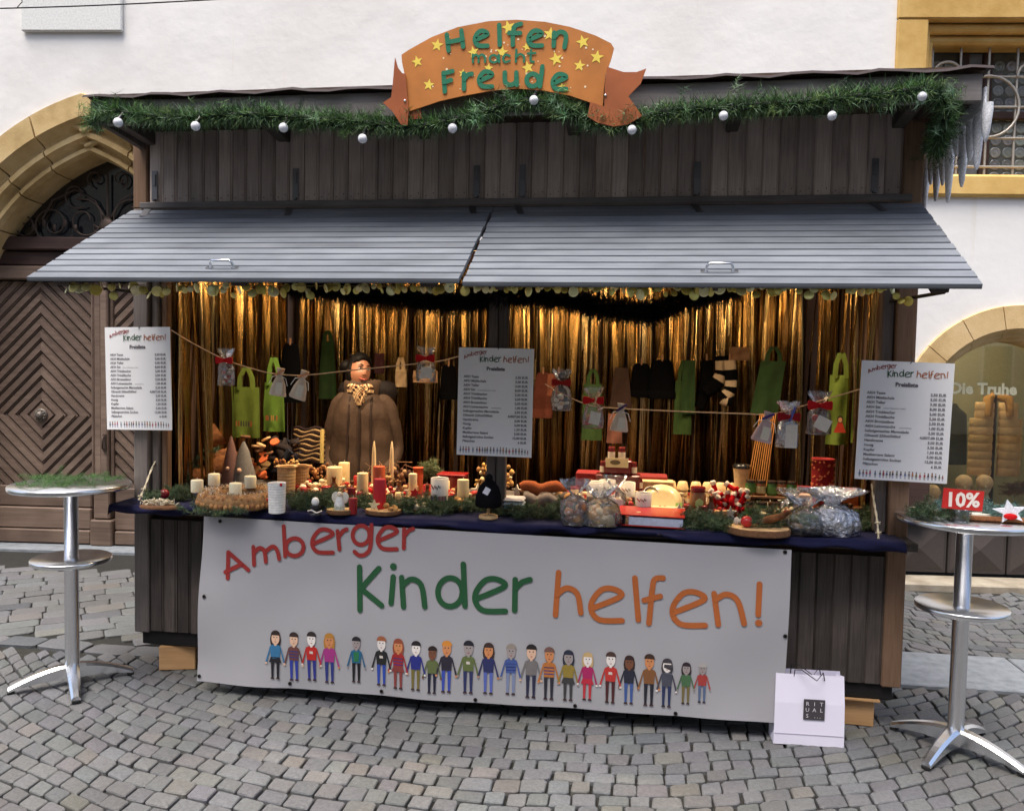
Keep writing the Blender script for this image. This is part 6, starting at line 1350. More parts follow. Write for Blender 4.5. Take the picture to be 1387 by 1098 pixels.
# ------------------------------------------------------------------ cloth bags, caps and socks on the back wall
G1, G2, G3 = c8(98, 116, 48), c8(54, 74, 38), c8(42, 62, 34)
def tote(u0, u1, vt, vb, Y, lb, col, hv=None, prnt=None, taper=0.08, cat='cloth bag', grp='green cloth bags', skew=0):
    A, B = at(u0, vt, Y), at(u1, vt, Y); w = (B-A).length; h = A.z-at(u0, vb, Y).z
    T = thing('hanging_textile' if cat != 'cloth bag' else 'cloth_bag', lb, cat, Vector(((A.x+B.x)/2, Y, (A.z+B.z)/2)), 0, grp)
    q = MB(); nx, nz = 8, 8; vs_ = []
    for i in range(nx+1):
        for j in range(nz+1):
            s, t = i/nx-.5, j/nz; k = 1+taper*t; vs_.append((w*s*k+skew*t, -.008-.012*math.cos(s*9+u0)*t-.006*math.sin(t*8+s*5), -h*t))
    q.add(vs_, [(i*(nz+1)+j, i*(nz+1)+j+1, (i+1)*(nz+1)+j+1, (i+1)*(nz+1)+j) for i in range(nx) for j in range(nz)], col, True)
    q.add([(x, .012, z) for x, y, z in vs_], [(i*(nz+1)+j, (i+1)*(nz+1)+j, (i+1)*(nz+1)+j+1, i*(nz+1)+j+1) for i in range(nx) for j in range(nz)], col, True); q.build('cloth', M_CLOTH, T)
    if hv:
        hh = at(u0, hv, Y).z-A.z
        for y in (-.012, .01): q = MB(); q.rings([[(x-.012, y-.002, z), (x+.012, y-.002, z), (x+.012, y+.001, z), (x-.012, y+.001, z)] for x, z in ((-w*.28, -.02), (-w*.24, hh*.5), (-w*.06, hh), (w*.06, hh), (w*.24, hh*.5), (w*.28, -.02))], vary(col, .1), False); q.build('handle', M_CLOTH, T)
    if prnt == 'row':
        q = MB()
        for i in range(7): q.box((-w*.3+w*.1*i, -.034, -h*.72), (w*.05, .001, .035), rnd.choice([c8(150, 60, 40), c8(60, 50, 50), c8(170, 110, 60)]))
        q.build('print', M_PRINT, T)
    if prnt == 'girl':
        z = -h*.82; q = MB(); q.poly([(-.035, z), (.035, z), (.012, z+.06), (-.012, z+.06)], -.034, -.033, c8(190, 60, 40), True); q.build('printed_dress', M_PRINT, T); q = MB(); q.poly([(x, z+.078+zz) for x, zz in ell(0, 0, .018, .022, 10)[:-1]], -.0345, -.033, c8(40, 28, 26), True); q.build('printed_hair', M_PRINT, T); q = MB(); q.poly([(x, z+.075+zz) for x, zz in ell(0, 0, .012, .015, 10)[:-1]], -.035, -.033, c8(206, 150, 110), True); q.build('print', M_PRINT, T)
    return T
tote(276, 314, 521, 592, .85, 'light green cloth bag with long handles above the crib logs', G1, 490); tote(317, 350, 524, 592, .9, 'light green cloth bag printed with small figures beside the log crib', G1, 498, 'row'); tote(359, 383, 518, 584, 1.0, 'light green cloth bag with red print row beside the dark cap', c8(84, 112, 42), 484, 'row', .2)
tote(261, 268, 506, 542, .8, 'narrow folded green cloth strip behind the first price list', G1, None, None, .1)
tote(436, 452, 462, 540, 1.72, 'dark green cloth apron hanging behind the seller', G3, 448, None, .5); tote(791, 815, 520, 596, 1.6, 'dark green cloth bag hanging behind the red bow gift bag', G2, 500, None, .15); tote(915, 937, 516, 588, 1.7, 'green cloth bag with raised flap between the black cap and socks', G2, 488, None, .12)
tote(925, 942, 488, 560, 1.66, 'dark green strap piece hanging over the green flap bag', G3, None, None, .1); tote(1031, 1064, 489, 560, 1.5, 'dark green apron with neck loop hanging before the sparse foil', G3, 470, None, .12, skew=-.05); tote(1125, 1152, 508, 602, .85, 'light green bag printed with a girl in a red dress', G1, 478, 'girl', .25); tote(1157, 1175, 514, 600, .8, 'light green bag half hidden behind the third price list', G1, 480, None, .1)
def cap(u, vt, vb, w, Y, lb, col=(.0025, .0025, .003), shape='cap', grp='black knitted caps'):
    P = at(u, vt, Y); k = mpp(P); h = P.z-at(u, vb, Y).z; ww = w*k/2; T = thing('knitted_cap', lb, 'knitted cap', P, 0, grp)
    q = MB(); q.rings([[(ww*kk*math.cos(6.283*i/14)*(1+rnd.uniform(-.04, .04)), ww*.3*kk*math.sin(6.283*i/14), -h*z) for i in range(14)] for z, kk in ((0, .5), (.08, .78), (.3, .9), (.6, .98), (.85, 1.), (.98, 1.02), (1, .9))], col); q.build('knit', M_KNIT, T)
    q = MB(); q.rings([[(ww*kk*math.cos(6.283*i/14), ww*.33*kk*math.sin(6.283*i/14), -h*z) for i in range(14)] for z, kk in ((.80, 1.0), (.82, 1.06), (.97, 1.07), (1.0, 1.0))], tuple(c*1.3 for c in col)); q.build('cuff', M_KNIT, T)
    q = MB(); q.box((0, -ww*.1, .012), (.012, .016, .05), c8(150, 110, 80), bev=.003); q.build('peg', M_MATTE, T); return T
cap(394, 465, 545, 30, 1.3, 'long black knitted hood beside the light green bags'); cap(608, 494, 541, 24, 1.6, 'black knitted cap left of the middle price list'); cap(757, 504, 552, 30, 1.7, 'black knitted cap behind the white sweets bag'); cap(869, 492, 538, 28, 1.7, 'smaller black knitted cap beside the brown scarf'); cap(897, 487, 540, 36, 1.68, 'wide black knitted cap next to the green flap bag')
cap(736, 504, 566, 26, 1.6, 'rust brown ribbed cap right of the middle price list', c8(84, 46, 36), grp='rust knitwear')
def sock(pts, r_, Y, cols, lb, grp='hanging socks'):
    T = thing('hanging_sock', lb, 'sock', at(*pts[0], Y), 0, grp); P = crom([at(u, v, Y)-at(*pts[0], Y) for u, v in pts], 6); n = len(P); ns = len(cols)
    for j in range(ns):
        a_, b_ = j*(n-1)//ns, (j+1)*(n-1)//ns; seg_ = P[a_:b_+1]
        q = MB(); q.tube(seg_, r_*(1. if j < ns-1 else .9), 10, cols[j]); q.v = [(x, y*.5, z) for x, y, z in q.v]; q.build('knit', M_KNIT, T)
    q = MB(); q.box((0, -.01, .02), (.01, .014, .05), c8(150, 110, 80), bev=.003); q.build('peg', M_MATTE, T)
BK = (.003, .003, .0035); ST_ = c8(170, 150, 124)
sock([(957, 488), (957, 515), (954, 535), (946, 552)], .045, 1.7, [BK, BK, BK], 'long black sock beside the striped socks'); sock([(978, 482), (978, 505), (970, 520), (955, 532)], .05, 1.66, [BK, ST_, BK, ST_, BK, BK, BK], 'black sock with cream stripes at the cuff'); sock([(988, 488), (990, 515), (988, 530), (980, 540), (992, 543)], .042, 1.6, [ST_, BK, ST_, BK, ST_, BK, ST_, BK], 'cream and black striped sock with curled toe')
tote(833, 851, 498, 552, 1.7, 'brown scarf folded in half over a peg', c8(60, 44, 38), None, None, .7, 'scarf', 'back wall textiles'); tote(988, 1015, 470, 488, 1.6, 'small brown felt envelope above the striped sock', c8(112, 84, 62), None, None, 0, 'envelope', 'back wall textiles')
tote(560, 592, 502, 518, 1.4, 'brown kraft pouch behind the gold topped gift bag', c8(120, 92, 66), None, None, .05, 'pouch', 'back wall textiles'); tote(536, 550, 500, 524, 1.5, 'beige felt stocking between the seller and the gift bag', c8(150, 126, 96), 484, None, .1, 'felt pouch', 'back wall textiles'); tote(508, 520, 478, 506, 1.7, 'dark plum felt pouch behind the seller', c8(70, 40, 42), None, None, 0, 'felt pouch', 'back wall textiles')
tote(742, 756, 506, 536, 1.4, 'rust patterned mitten beside the white sweets bag', c8(96, 54, 38), None, None, .1, 'mitten', 'back wall textiles'); tote(824, 842, 560, 600, 1.2, 'brown felt pouch behind the jam stand price card', c8(96, 60, 48), None, None, .2, 'felt pouch', 'back wall textiles')

# ================================================================== SELLER
PX = col_at(489, 1.2, .215); PS = thing('person', 'seller in a brown padded coat and plaid scarf standing behind the counter', 'person', PX, R(6))
SKN = c8(150, 102, 78)
def rg(cx, cy, cz, rx, ry, n=20, p=2.3, tilt=0):
    o = []
    for i in range(n):
        a_ = 6.2832*i/n; c, s = math.cos(a_), math.sin(a_)
        o.append((cx+rx*math.copysign(abs(c)**(2/p), c), cy+ry*math.copysign(abs(s)**(2/p), s), cz+tilt*s))
    return o
def head_mesh(q, M_):
    n, m_ = 28, 22; vs_ = []; fs = []; cs = []
    for j in range(m_+1):
        t = j/m_; ph = -1.5+3.0*t
        for i in range(n):
            th = 6.2832*i/n; x, y, z = math.cos(ph)*math.cos(th), math.cos(ph)*math.sin(th), math.sin(ph)     # front is -y
            X, Y_, Z = .074*x, .094*y, .118*z
            if z < 0: X *= 1-.30*z*z; Y_ = Y_*(1-.12*z*z)-(.012*(-z) if y < 0 else -.012*z*0)
            fx = max(0, -y)
            d = lambda ax, az, sx, sz: math.exp(-((X-ax)/sx)**2-((Z-az)/sz)**2)*(1 if y < 0 else 0)
            Y_ -= .021*d(0, -.018, .010, .020)+.010*d(0, .006, .007, .018)          # nose
            Y_ += .010*d(-.029, .014, .014, .010)+.010*d(.029, .014, .014, .010)     # sockets
            Y_ -= .006*d(0, .036, .045, .010)                                         # brow
            Y_ -= .007*d(-.038, -.026, .018, .018)+.007*d(.038, -.026, .018, .018)   # cheeks
            Y_ -= .006*d(0, -.056, .022, .008)-.004*d(0, -.076, .02, .007)            # lips
            Y_ -= .009*d(0, -.096, .022, .014)                                        # chin
            vs_.append(M_ @ Vector((X, Y_, Z)))
    for j in range(m_):
        for i in range(n): fs.append((j*n+i, j*n+(i+1) % n, j*n+n+(i+1) % n, j*n+n+i))
    q.add(vs_, fs, SKN, True)
HM = Matrix.Translation((-.022, -.03, 1.49)) @ Matrix.Rotation(R(36), 4, 'Z') @ Matrix.Rotation(R(9), 4, 'Y') @ Matrix.Rotation(R(-7), 4, 'X') @ Matrix.Scale(.99, 4)
q = MB()
# legs, trunk, arms, neck and head as one figure
trunk = [rg(0, 0, z, rx, ry) for z, rx, ry in ((.76, .15, .11), (.86, .17, .12), (.98, .155, .11), (1.1, .16, .115), (1.22, .175, .115), (1.30, .15, .10), (1.335, .07, .065), (1.36, .052, .055), (1.40, .05, .052), (1.44, .05, .05))]
q.rings(trunk, SKN)
for s in (-1, 1):
    q.rings([rg(s*x, y, z, r_, r_*1.05, 12) for x, y, z, r_ in ((.09, 0, .86, .085), (.095, -.01, .65, .075), (.09, -.015, .46, .052), (.09, .0, .28, .048), (.088, .01, .1, .033), (.088, .0, .05, .034))], c8(40, 40, 52))
    q.rings([rg(s*.088, -.05, z, .036*k, .1*k, 12) for z, k in ((0, 1), (.03, 1.02), (.06, .8), (.08, .5))], (.02, .018, .016))
    q.tube([(s*.15, 0, 1.27), (s*.2, .01, 1.1), (s*.225, .02, .98), (s*.18, -.08, .86), (s*.14, -.13, .80)], [.05, .042, .037, .031, .026], 10, SKN)
    for f in range(4): q.tube([(s*(.14-.012*f), -.14, .80-.012*f), (s*(.12-.012*f), -.16, .775-.012*f), (s*(.105-.012*f), -.165, .755-.012*f)], [.009, .008, .006], 6, SKN)
    q.tube([(s*.145, -.12, .815), (s*.12, -.15, .822), (s*.1, -.16, .815)], [.01, .009, .007], 6, SKN)
head_mesh(q, HM)
def hp(x, y, z): return tuple(HM @ Vector((x, y, z)))
for s in (-1, 1):
    q.M = HM
    q.ball((s*.029, -.078, .013), (.0125, .008, .0068), 12, 8, c8(226, 220, 214)); q.ball((s*.029, -.0842, .0125), (.0062, .004, .0062), 10, 6, (.02, .013, .01))
    q.tube([(s*.015, -.0875, .022), (s*.029, -.089, .0235), (s*.044, -.08, .018)], .0028, 6, c8(70, 40, 34))
    q.tube([(s*.013, -.094, .036), (s*.03, -.094, .042), (s*.048, -.082, .036)], [.003, .0038, .002], 6, c8(38, 24, 20))
    q.ball((s*.076, -.002, .0), (.009, .018, .028), 10, 8, SKN); q.ball((s*.010, -.103, -.026), (.007, .007, .006), 8, 6, SKN)
q.tube([(-.030, -.084, -.052), (-.015, -.094, -.0595), (0, -.0965, -.061), (.015, -.094, -.0595), (.030, -.084, -.052)], [.002, .0045, .005, .0045, .002], 8, c8(160, 72, 66))
q.tube([(-.020, -.092, -.0575), (0, -.0985, -.0585), (.020, -.092, -.0575)], [.001, .0022, .001], 6, c8(226, 214, 206))
q.M = Matrix.Identity(4)
q.build('body', M_SKIN, PS)
HR = c8(11, 8, 7); q = MB(); q.M = HM; n, m_ = 26, 14; vs_, fs = [], []
for j in range(m_+1):
    ph = -.75+2.25*j/m_
    for i in range(n):
        th = 6.2832*i/n; x, y, z = math.cos(ph)*math.cos(th), math.cos(ph)*math.sin(th), math.sin(ph)
        k = 1.16+.018*math.sin(th*14+j)
        if y < -.25 and z < .62-.25*abs(x): k = .80                       # hairline around the face
        vs_.append((.074*x*k, .096*y*k+.004, .118*z*k+.004))
for j in range(m_):
    for i in range(n): fs.append((j*n+i, j*n+(i+1) % n, j*n+n+(i+1) % n, j*n+n+i))
q.add(vs_, fs, HR, True); q.ball((-.06, .075, .035), (.055, .05, .05), 12, 8, HR, jit=.04)
for k in range(14): a_ = -1.1+2.2*k/13; q.tube([(.066*math.sin(a_), -.066*math.cos(a_)-.012, .088-.03*abs(a_)), (.076*math.sin(a_), -.03*math.cos(a_), .122-.02*abs(a_)), (.06*math.sin(a_), .05, .118)], .009, 6, vary(HR, .3))
q.build('hair', mat_attr('hair', .6, var=.3, scale=90, bmp=.6, bscale=120, spec=.12), PS)
# coat
CO = c8(66, 51, 41); CT = thing('coat', None, None); CT.parent = PS
M_COAT = mat_attr('padded_coat', .75, var=.2, scale=11, bmp=.9, bscale=26, spec=.2)
q = MB(); rs = []
prof_ = [(.52, .27, .185), (.57, .269, .185), (.62, .268, .185), (.68, .265, .183), (.74, .262, .18), (.80, .257, .176), (.86, .242, .172), (.905, .233, .168), (.95, .225, .165), (.99, .219, .163), (1.03, .214, .162), (1.065, .21, .161), (1.10, .206, .16), (1.135, .203, .159), (1.17, .199, .158), (1.2, .194, .156), (1.23, .187, .152), (1.28, .168, .14), (1.315, .145, .125), (1.34, .128, .112), (1.36, .11, .105), (1.40, .106, .103), (1.415, .098, .096)]
for i, (z, rx, ry) in enumerate(prof_):
    ring = rg(0, .0, z, rx, ry, 48, 2.4); rs.append([(x+rnd.uniform(-.003, .003), y-.012*math.sin(z*31+x*9)*.35+.004*math.cos(x*40), z+.012*math.sin(x*11)*(.5 if z < 1.25 else 0)) for x, y, z in ring])
q.rings(rs, CO, True, False, False)
def crease(q, a_, f):
    o = []
    for x, y, z in q.v:
        k = mnoise.noise(Vector((x*5, y*5, z*f)))*a_+mnoise.noise(Vector((x*11+3, y*11, z*f*2.1)))*a_*.6; n = Vector((x, y, 0)).normalized(); o.append((x+n.x*k, y+n.y*k, z))
    q.v = o
crease(q, .007, 7); q.build('front_and_back', M_COAT, CT)
for s in (-1, 1):
    q = MB(); pts = crom([Vector(p) for p in ((s*.10, .0, 1.315), (s*.165, .005, 1.255), (s*.205, .012, 1.12), (s*.222, .03, .98), (s*.214, -.02, .90), (s*.2, -.11, .83), (s*.16, -.15, .79))], 6); n = len(pts)
    q.tube(pts, [(.064 if i > 3 else .05+.005*i)*(1-.22*i/n)*(1+.012*math.sin(i*2.3)) for i in range(n)], 16, vary(CO, .04)); crease(q, .005, 26); q.build('sleeve', M_COAT, CT)
DK = c8(40, 28, 24)
def coat_y(x, z):
    for (z0, rx0, ry0), (z1, rx1, ry1) in zip(prof_, prof_[1:]):
        if z0 <= z <= z1: t = (z-z0)/(z1-z0); rx, ry = rx0+(rx1-rx0)*t, ry0+(ry1-ry0)*t; return -ry*(max(0, 1-abs(x/rx)**2.4))**(1/2.4)
    return -.1
for x0, x1, nm in ((-.058, -.075, 'seam_band'), (.012, .02, 'zip'), (.085, .11, 'seam_band')):
    q = MB(); P = [(x0+(x1-x0)*t/14, coat_y(x0, 1.33-.78*t/14)-.004, 1.33-.78*t/14) for t in range(15)]
    q.rings([[(x-.007, y+.002, z), (x+.007, y+.002, z), (x+.006, y-.005, z), (x-.006, y-.005, z)] for x, y, z in P], DK, False); q.build(nm, M_COAT, CT)
q = MB(); q.rings([rg(0, .005, z, rx, ry, 28, 2.2) for z, rx, ry in ((1.345, .125, .112), (1.39, .132, .118), (1.43, .126, .115), (1.44, .112, .102), (1.41, .1, .095))], vary(CO, .05)); q.build('collar', M_COAT, CT)
q = MB(); q.rings([rg(.02, .06, z, rx, ry, 24, 2.2) for z, rx, ry in ((1.31, .19, .10), (1.36, .21, .115), (1.41, .19, .11), (1.43, .15, .09))], c8(26, 20, 20)); q.build('hood', M_COAT, CT)
# plaid scarf
def plaid(i, j): return c8(60, 38, 34) if i % 5 == 0 or j % 4 == 0 else (c8(150, 66, 48) if (i % 5 == 2 and j % 4 == 2) else (c8(214, 188, 146) if (i % 5 in (1, 4)) else c8(178, 146, 108)))
q = MB(); NI, NJ = 60, 14; G = []
for i in range(NI):
    a_ = 6.2832*i/NI
    for j in range(NJ):
        b_ = 6.2832*j/NJ; rr_ = .08+.026*math.cos(b_)+.004*math.sin(a_*7); G.append((rr_*math.cos(a_)+.0, rr_*math.sin(a_)-.03, 1.385+.045*math.sin(b_)+.02*math.sin(a_)+.006*math.sin(a_*5)))
for i in range(NI):
    for j in range(NJ):
        i2, j2 = (i+1) % NI, (j+1) % NJ; q.add([G[i*NJ+j], G[i2*NJ+j], G[i2*NJ+j2], G[i*NJ+j2]], [(0, 1, 2, 3)], plaid(i, j), True)
G = []; NI, NJ = 14, 14
for i in range(NI+1):
    for j in range(NJ+1):
        s, t = i/NI-.5, j/NJ; w = .15*(1-.75*t); G.append((.01+s*w, -.145-.02*math.cos(s*3)-.008*math.sin(s*16+t*4), 1.40-.13*t))
for i in range(NI):
    for j in range(NJ): q.add([G[i*(NJ+1)+j], G[i*(NJ+1)+j+1], G[(i+1)*(NJ+1)+j+1], G[(i+1)*(NJ+1)+j]], [(0, 1, 2, 3)], plaid(i+j, i-j+20), True)
q.build('scarf', M_KNIT, PS)

# ================================================================== RIGHT BAR TABLE AND SHOP WINDOW
Z = TRz; C = Vector((PR.x, PR.y, Z))
q = MB(); q.rings([[(x, y+.035*math.cos(a_)*(1 if k else .9), .012+.011*math.sin(a_)) for a_ in [6.2832*i/10 for i in range(10)]] for k, (x, y) in enumerate(((-.12, 0), (-.05, .005), (.08, 0), (.2, -.01)))], c8(76, 54, 42), False); q.build('bark_board', M_LOG, None, C+Vector((.03, -.09, 0)), 0, 'flat dark bark board on the table by the shop window', 'bark')
T = thing('discount_sign', 'small red card reading 10% in a clear acrylic stand', 'sign', C+Vector((-.075, -.16, .0)), R(4))
q = MB(); q.box((0, 0, .105), (.175, .003, .09), c8(196, 40, 34), Matrix.Rotation(.06, 4, 'Y')); q.build('card', M_PRINT, T); q = MB(); q.text('10%', .088, -.003, .075, -.0035, c8(240, 226, 216), 'CENTER', bold=.003); q.build('lettering', M_PRINT, T)
q = MB(); q.box((0, .01, .03), (.06, .03, .06), (.9, .9, .9), bev=.003); q.build('acrylic_stand', M_CELLO, T)
T = thing('felt_star', 'white felt star with a red heart on the bark board', 'star', C+Vector((.135, -.13, .055)), R(-10)); q = MB(); q.poly([((.07 if j % 2 == 0 else .03)*math.cos(1.75+j*.6283), (.055 if j % 2 == 0 else .024)*math.sin(1.75+j*.6283)) for j in range(10)], -.006, .006, c8(226, 228, 236)); q.build('star_body', M_KNIT, T); q = MB(); q.ball((0, -.012, -.02), (.028, .008, .014), 12, 8, REDC); q.build('heart', M_KNIT, T)
BLUEF = [c8(96, 130, 126), c8(120, 150, 146), c8(74, 108, 100)]
for dx, dy, n, cols, lb in ((-.17, -.08, 34, FIRC, 'green fir sprig on the table edge next to the stall post'), (.2, .02, 40, BLUEF, 'blue green spruce sprig behind the white felt star'), (.0, .08, 30, BLUEF, 'blue green spruce sprig behind the 10% card')): sprig(C+Vector((dx, dy, 0)), n, .1, lb, .035, cols=cols, grp='sprigs on the bar table')
q = MB(); q.box((0, 0, .012), (.09, .05, .022), c8(226, 222, 206), bev=.003); q.build('candle_box', M_MATTE, None, C+Vector((.06, .0, .0)), 0, 'small cream tealight box on the table beside the felt star', 'box')
# goods behind the shop glass
def sp3(u, v, dep): s, z = wat(u, v, dep); return wpt(s, dep, z)
FUR = c8(214, 178, 124)
P = sp3(1345, 600, .75); T = thing('fur_vest', 'beige quilted fur vest on a hanger behind the shop glass', 'vest', Vector((P.x, P.y, 0)), WA)
k = mpp(P); zt, zb = sp3(1345, 545, .75).z, sp3(1345, 643, .75).z
for s in (-1, 1):
    n = 9
    for j in range(n):
        z = zt-(zt-zb)*(j+.5)/n; w = .15 if j < 2 else .19; x = s*(.02+w*.58)
        q = MB(); q.rings([[(x+w*kk*.58*math.cos(a_), -.03+.05*kk*math.sin(a_), z+dz) for a_ in [6.2832*i/14 for i in range(14)]] for dz, kk in ((-(zt-zb)/n*.52, .95), (-(zt-zb)/n*.3, 1), (0, 1.01), ((zt-zb)/n*.3, 1), ((zt-zb)/n*.52, .95))], vary(FUR, .08)); q.build('quilt_panel', M_KNIT, T)
q = MB(); zc = sp3(1345, 540, .75).z; q.tube([(-.1, -.08, zc-.16), (-.09, -.06, zc+.0), (0, .03, zc+.03), (.09, -.06, zc), (.1, -.08, zc-.16)], [.03, .045, .04, .045, .03], 10, c8(150, 110, 60)); q.build('fur_collar', M_KNIT, T)
q = MB(); q.tube([(0, 0, zb-.3), (0, 0, zt+.1)], .02, 10, c8(60, 44, 36)); q.build('dress_form', M_MATTE, T)
for u, v, lb in ((1333, 655, 'white mannequin head in a beige knitted hat behind the glass'), (1305, 655, 'white mannequin head in a cream hat next to the price list'), (1262, 668, 'cream knitted hood on a display head beside the stall post')):
    P = sp3(u, v+14, .6); T = thing('hat_mannequin', lb, 'mannequin', P, WA-.35, 'hat display heads'); 
    q = MB(); q.ball((0, 0, .08), (.058, .07, .085), 18, 12, c8(234, 230, 205)); q.ball((0, -.068, .07), (.01, .014, .018), 8, 6, c8(214, 210, 170)); q.lathe([(.05, -.04), (.035, 0), (.035, .03)], (0, .01, 0), 14, c8(214, 210, 170)); q.build('head', M_GLOSS, T)
    q = MB(); q.rings([[((.068)*kk*math.cos(a_), .008+.078*kk*math.sin(a_), z+(.03*math.sin(a_) if z < .14 else 0)) for a_ in [6.2832*i/18 for i in range(18)]] for z, kk in ((.085, .98), (.10, 1.05), (.12, 1.03), (.15, .86), (.172, .5), (.178, .1))], c8(214, 184, 144)); q.build('hat', M_KNIT, T)
sprig(sp3(1378, 672, .55), 40, .1, 'red berried green wreath behind the shop glass', .1, None, cols=[c8(70, 84, 46), c8(130, 44, 44), c8(60, 70, 40)])
for u, lb in ((1290, 'dark green coat hanging in the shop behind the third price list'), (1256, 'dark shawl hanging in the shop near the stall post')):
    P = sp3(u, 560, 1.2); q = MB(); q.rings([[(w*math.cos(a_), .05*math.sin(a_), z) for a_ in [6.2832*i/12 for i in range(12)]] for z, w in ((-.5, .16), (-.2, .15), (0, .14), (.06, .06), (.1, .03))], c8(50, 52, 46)); q.build('hanging_coat', M_CLOTH, None, P, WA, lb, 'coat')
q = MB(); q.box((0, 0, 0), (1.5, .5, .03), c8(150, 130, 100)); q.build('display_board', M_MATTE, None, wpt(6., .62, .535), WA, 'pale display board inside the shop window under the hats', 'shelf')
for s, d, lb in ((5.85, 1.0, 'lit ceiling tube inside the shop above the vest'),):
    T = thing('tube_lamp', lb, 'lamp', wpt(s, .6, 2.22), WA); q = MB(); q.tube([(-.3, 0, 0), (.3, 0, 0)], .014, 8, WHT); q.build('tube', mat_emit('tube_light', (1, .9, .65), 65.), T)
# ================================================================== SMALL SCATTER BETWEEN THE GOODS
for u0, u1, v, n in ((395, 640, 690, 9), (640, 780, 700, 5), (930, 1180, 716, 8)):
    for i in range(n):
        u = u0+(u1-u0)*(i+.5)/n; P = at(u, v+rnd.uniform(-2, 4), Z=ZC)+Vector((0, rnd.uniform(.02, .14), 0))
        sprig(P, 16, .07, 'loose fir sprig tucked between the goods along the counter', .025, 'loose fir sprigs along the counter', 1.3, [tuple(c*1.3 for c in k) for k in FIRC])
wn = MB(); wn.ball((0, 0, .014), (.015, .014, .015), 10, 7, c8(186, 138, 88), jit=.05); wmm = wn.mesh('walnut', M_STRAW)
bn = MB(); bn.ball((0, 0, .010), .011, 10, 7, REDC); bnm = bn.mesh('berry', M_GLOSS)
sn = MB(); sn.ball((0, 0, .014), (.02, .018, .014), 9, 6, c8(224, 204, 160), jit=.08); snm = sn.mesh('biscuit', M_MATTE)
for nm, me, n, lb, cat in (('walnut', wmm, 34, 'loose walnut lying in the fir on the counter', 'walnut'), ('red_berry', bnm, 40, 'loose red berry lying in the fir on the counter', 'berry'), ('biscuit', snm, 26, 'loose cream biscuit lying among the goods on the counter', 'biscuit')):
    for i in range(n):
        u = rnd.choice([rnd.uniform(400, 650), rnd.uniform(760, 830), rnd.uniform(930, 1160), rnd.uniform(400, 640)]); Y = rnd.uniform(.0, .55); P = col_at(u, Y, ZC)
        mobj(nm, me, None, P+Vector((0, 0, rnd.uniform(0, .02))), rnd.uniform(0, 6), lb, cat, '%s scatter on the counter' % nm)
for u, Y, r_, h, c, lb in ((412, .32, .02, .05, c8(150, 26, 30), 'small red votive in fir next to the ribbed roll'), (440, .5, .024, .07, CRM, 'squat cream candle by the dried flowers'), (540, .3, .022, .05, c8(224, 200, 150), 'squat cream candle right of the red pillar slice'), (578, .45, .024, .08, c8(150, 30, 32), 'dark red candle behind the slim cream candle'), (604, .5, .022, .1, c8(228, 206, 160), 'tall cream candle in front of the red tin box'), (643, .4, .02, .06, c8(170, 40, 36), 'small red candle by the middle post'), (484, .55, .024, .1, c8(170, 40, 36), 'red candle standing behind the cream candle with the ornament')):
    P = col_at(u, Y, ZC); T = thing('candle', lb, 'candle', P); q = MB(); q.lathe([(r_*.97, 0), (r_, .003), (r_, h-.004), (r_*.8, h), (r_*.3, h-.002)], (0, 0, 0), 16, c); q.build('wax', M_WAX, T); q = MB(); q.tube([(0, 0, h-.004), (.001, 0, h+.012)], .0012, 5, (.7, .65, .55)); q.build('wick', M_MATTE, T)

import itertools
k_ = itertools.count()
for u, Y, r_, h, c, lid, lb in ((778, .55, .026, .09, c8(214, 184, 140), c8(150, 40, 36), 'cream pot with red lid behind the clear nut bag'), (792, .45, .024, .075, c8(130, 40, 36), c8(220, 200, 160), 'red preserve jar with cream lid behind the clear nut bag'), (858, .5, .026, .085, c8(150, 44, 40), c8(216, 190, 150), 'red preserve jar with cream lid beside the tilted mug'), (920, .5, .026, .085, c8(216, 190, 150), c8(206, 180, 140), 'cream pot with lid behind the plate stack'), (936, .55, .024, .08, c8(180, 120, 70), c8(150, 40, 36), 'amber jar with red lid behind the honey jar'), (968, .5, .026, .1, c8(214, 190, 150), c8(150, 36, 36), 'cream pot with red lid behind the stocking heap'), (1000, .5, .024, .09, c8(130, 36, 36), c8(206, 176, 130), 'red jar with tan lid right of the stocking heap'), (1085, .4, .028, .1, c8(150, 100, 60), c8(80, 50, 40), 'brown jar behind the moss gift'), (1146, .35, .028, .09, c8(120, 70, 44), c8(60, 44, 36), 'brown jar beside the silver gift at the post'), (1162, .3, .03, .08, c8(60, 78, 44), c8(120, 80, 50), 'green jar at the foot of the post by the shop')):
    jar(col_at(u, Y, ZC), r_, h, c, lid, lb, c8(220, 208, 170))
for u, Y, lb in ((785, .3, 'heap of red and cream wrapped sweets behind the nut bag'), (845, .35, 'heap of red and cream wrapped sweets left of the printed mug'), (955, .35, 'heap of red and cream wrapped sweets beside the honey jar'), (1062, .25, 'heap of red and cream wrapped sweets beside the preserve jars'), (1108, .3, 'heap of red and cream wrapped sweets between the two big gifts'), (395, .4, 'heap of red and cream wrapped sweets behind the ribbed roll'), (528, .35, 'heap of red and cream wrapped sweets beside the orange pillar'), (610, .3, 'heap of red and cream wrapped sweets beside the printed tumbler')):
    cluster(col_at(u, Y, ZC), 16, .05, [c8(170, 34, 34), c8(224, 204, 164), c8(190, 140, 90), c8(230, 220, 200)], lb, 'sweets_heap', .014, .06, M_GLOSS, 'sweets', 'sweet')

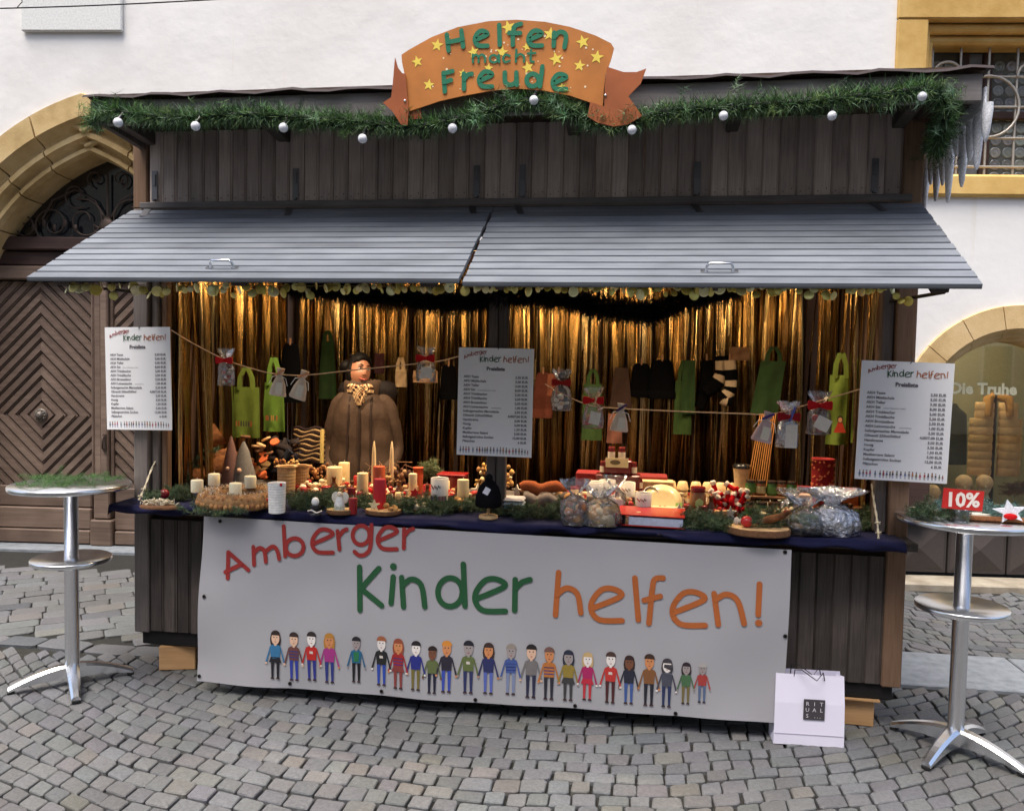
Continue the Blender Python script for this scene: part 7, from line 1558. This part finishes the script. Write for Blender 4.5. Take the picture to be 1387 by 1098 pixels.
# crowd of small wares filling the middle rows
def m_pot():
    q = MB(); q.lathe([(.02, 0), (.026, .01), (.028, .045), (.03, .05), (.026, .052), (.024, .046)], (0, 0, 0), 16, c8(226, 206, 166)); return q.mesh('small_pot', M_GLOSS)
def m_tin():
    q = MB(); q.lathe([(.026, 0), (.027, .004), (.027, .04), (.028, .041), (.028, .05), (.025, .053), (.001, .053)], (0, 0, 0), 16, c8(150, 32, 34)); return q.mesh('small_tin', M_GLOSS)
def m_packet():
    q = MB(); q.box((0, 0, .025), (.07, .045, .05), c8(196, 150, 100), bev=.006); q.box((0, 0, .026), (.008, .047, .053), c8(170, 36, 36)); q.box((0, 0, .026), (.072, .008, .053), c8(170, 36, 36)); q.ball((0, 0, .056), (.014, .010, .008), 8, 5, c8(180, 40, 40)); return q.mesh('kraft_packet', M_MATTE)
def m_bottle():
    q = MB(); q.lathe([(.02, 0), (.021, .004), (.021, .05), (.01, .066), (.009, .085), (.0115, .086), (.0115, .098), (.001, .099)], (0, 0, 0), 14, c8(96, 58, 30)); q.lathe([(.0216, .012), (.0216, .04)], (0, 0, 0), 14, c8(224, 212, 180)); return q.mesh('small_bottle', M_GLOSS)
def m_star():
    q = MB(); q.poly([((.036 if j % 2 == 0 else .015)*math.cos(1.57+j*.6283), .034+(.036 if j % 2 == 0 else .015)*math.sin(1.57+j*.6283)) for j in range(10)], -.005, .005, c8(226, 214, 190)); return q.mesh('felt_star', M_KNIT)
def m_heart():
    q = MB(); q.poly([(.03*math.sin(t)**3, .026+.0018*(13*math.cos(t)-5*math.cos(2*t)-2*math.cos(3*t)-math.cos(4*t))) for t in [6.2832*i/20 for i in range(20)]], -.007, .007, c8(176, 30, 36)); return q.mesh('felt_heart', M_KNIT)
KINDS = (('small_pot', m_pot(), 'pot'), ('small_tin', m_tin(), 'tin'), ('kraft_packet', m_packet(), 'packet'), ('small_bottle', m_bottle(), 'bottle'), ('felt_star', m_star(), 'star'), ('felt_heart', m_heart(), 'heart'))
WORDS = {'small_pot': 'small cream glazed pot', 'small_tin': 'small round red tin', 'kraft_packet': 'kraft packet with red ribbon', 'small_bottle': 'small brown bottle with cream label', 'felt_star': 'cream felt star standing', 'felt_heart': 'red felt heart standing'}
for zone, u0, u1, n in (('left of the middle post', 395, 655, 7), ('right of the middle post', 700, 1165, 13)):
    for nm, me, cat in KINDS:
        for i in range(n):
            u = u0+(u1-u0)*(i+rnd.random())/n; Y = rnd.choice([.22, .3, .38, .46, .54, .62])+rnd.uniform(-.03, .03)
            o = mobj(nm, me, None, col_at(u, Y, ZC), rnd.uniform(-.6, .6), '%s among the crowded goods %s' % (WORDS[nm], zone), cat, '%s crowd %s' % (nm.replace('_', ' '), zone)); k = rnd.uniform(.85, 1.25); o.scale = (k, k, k)
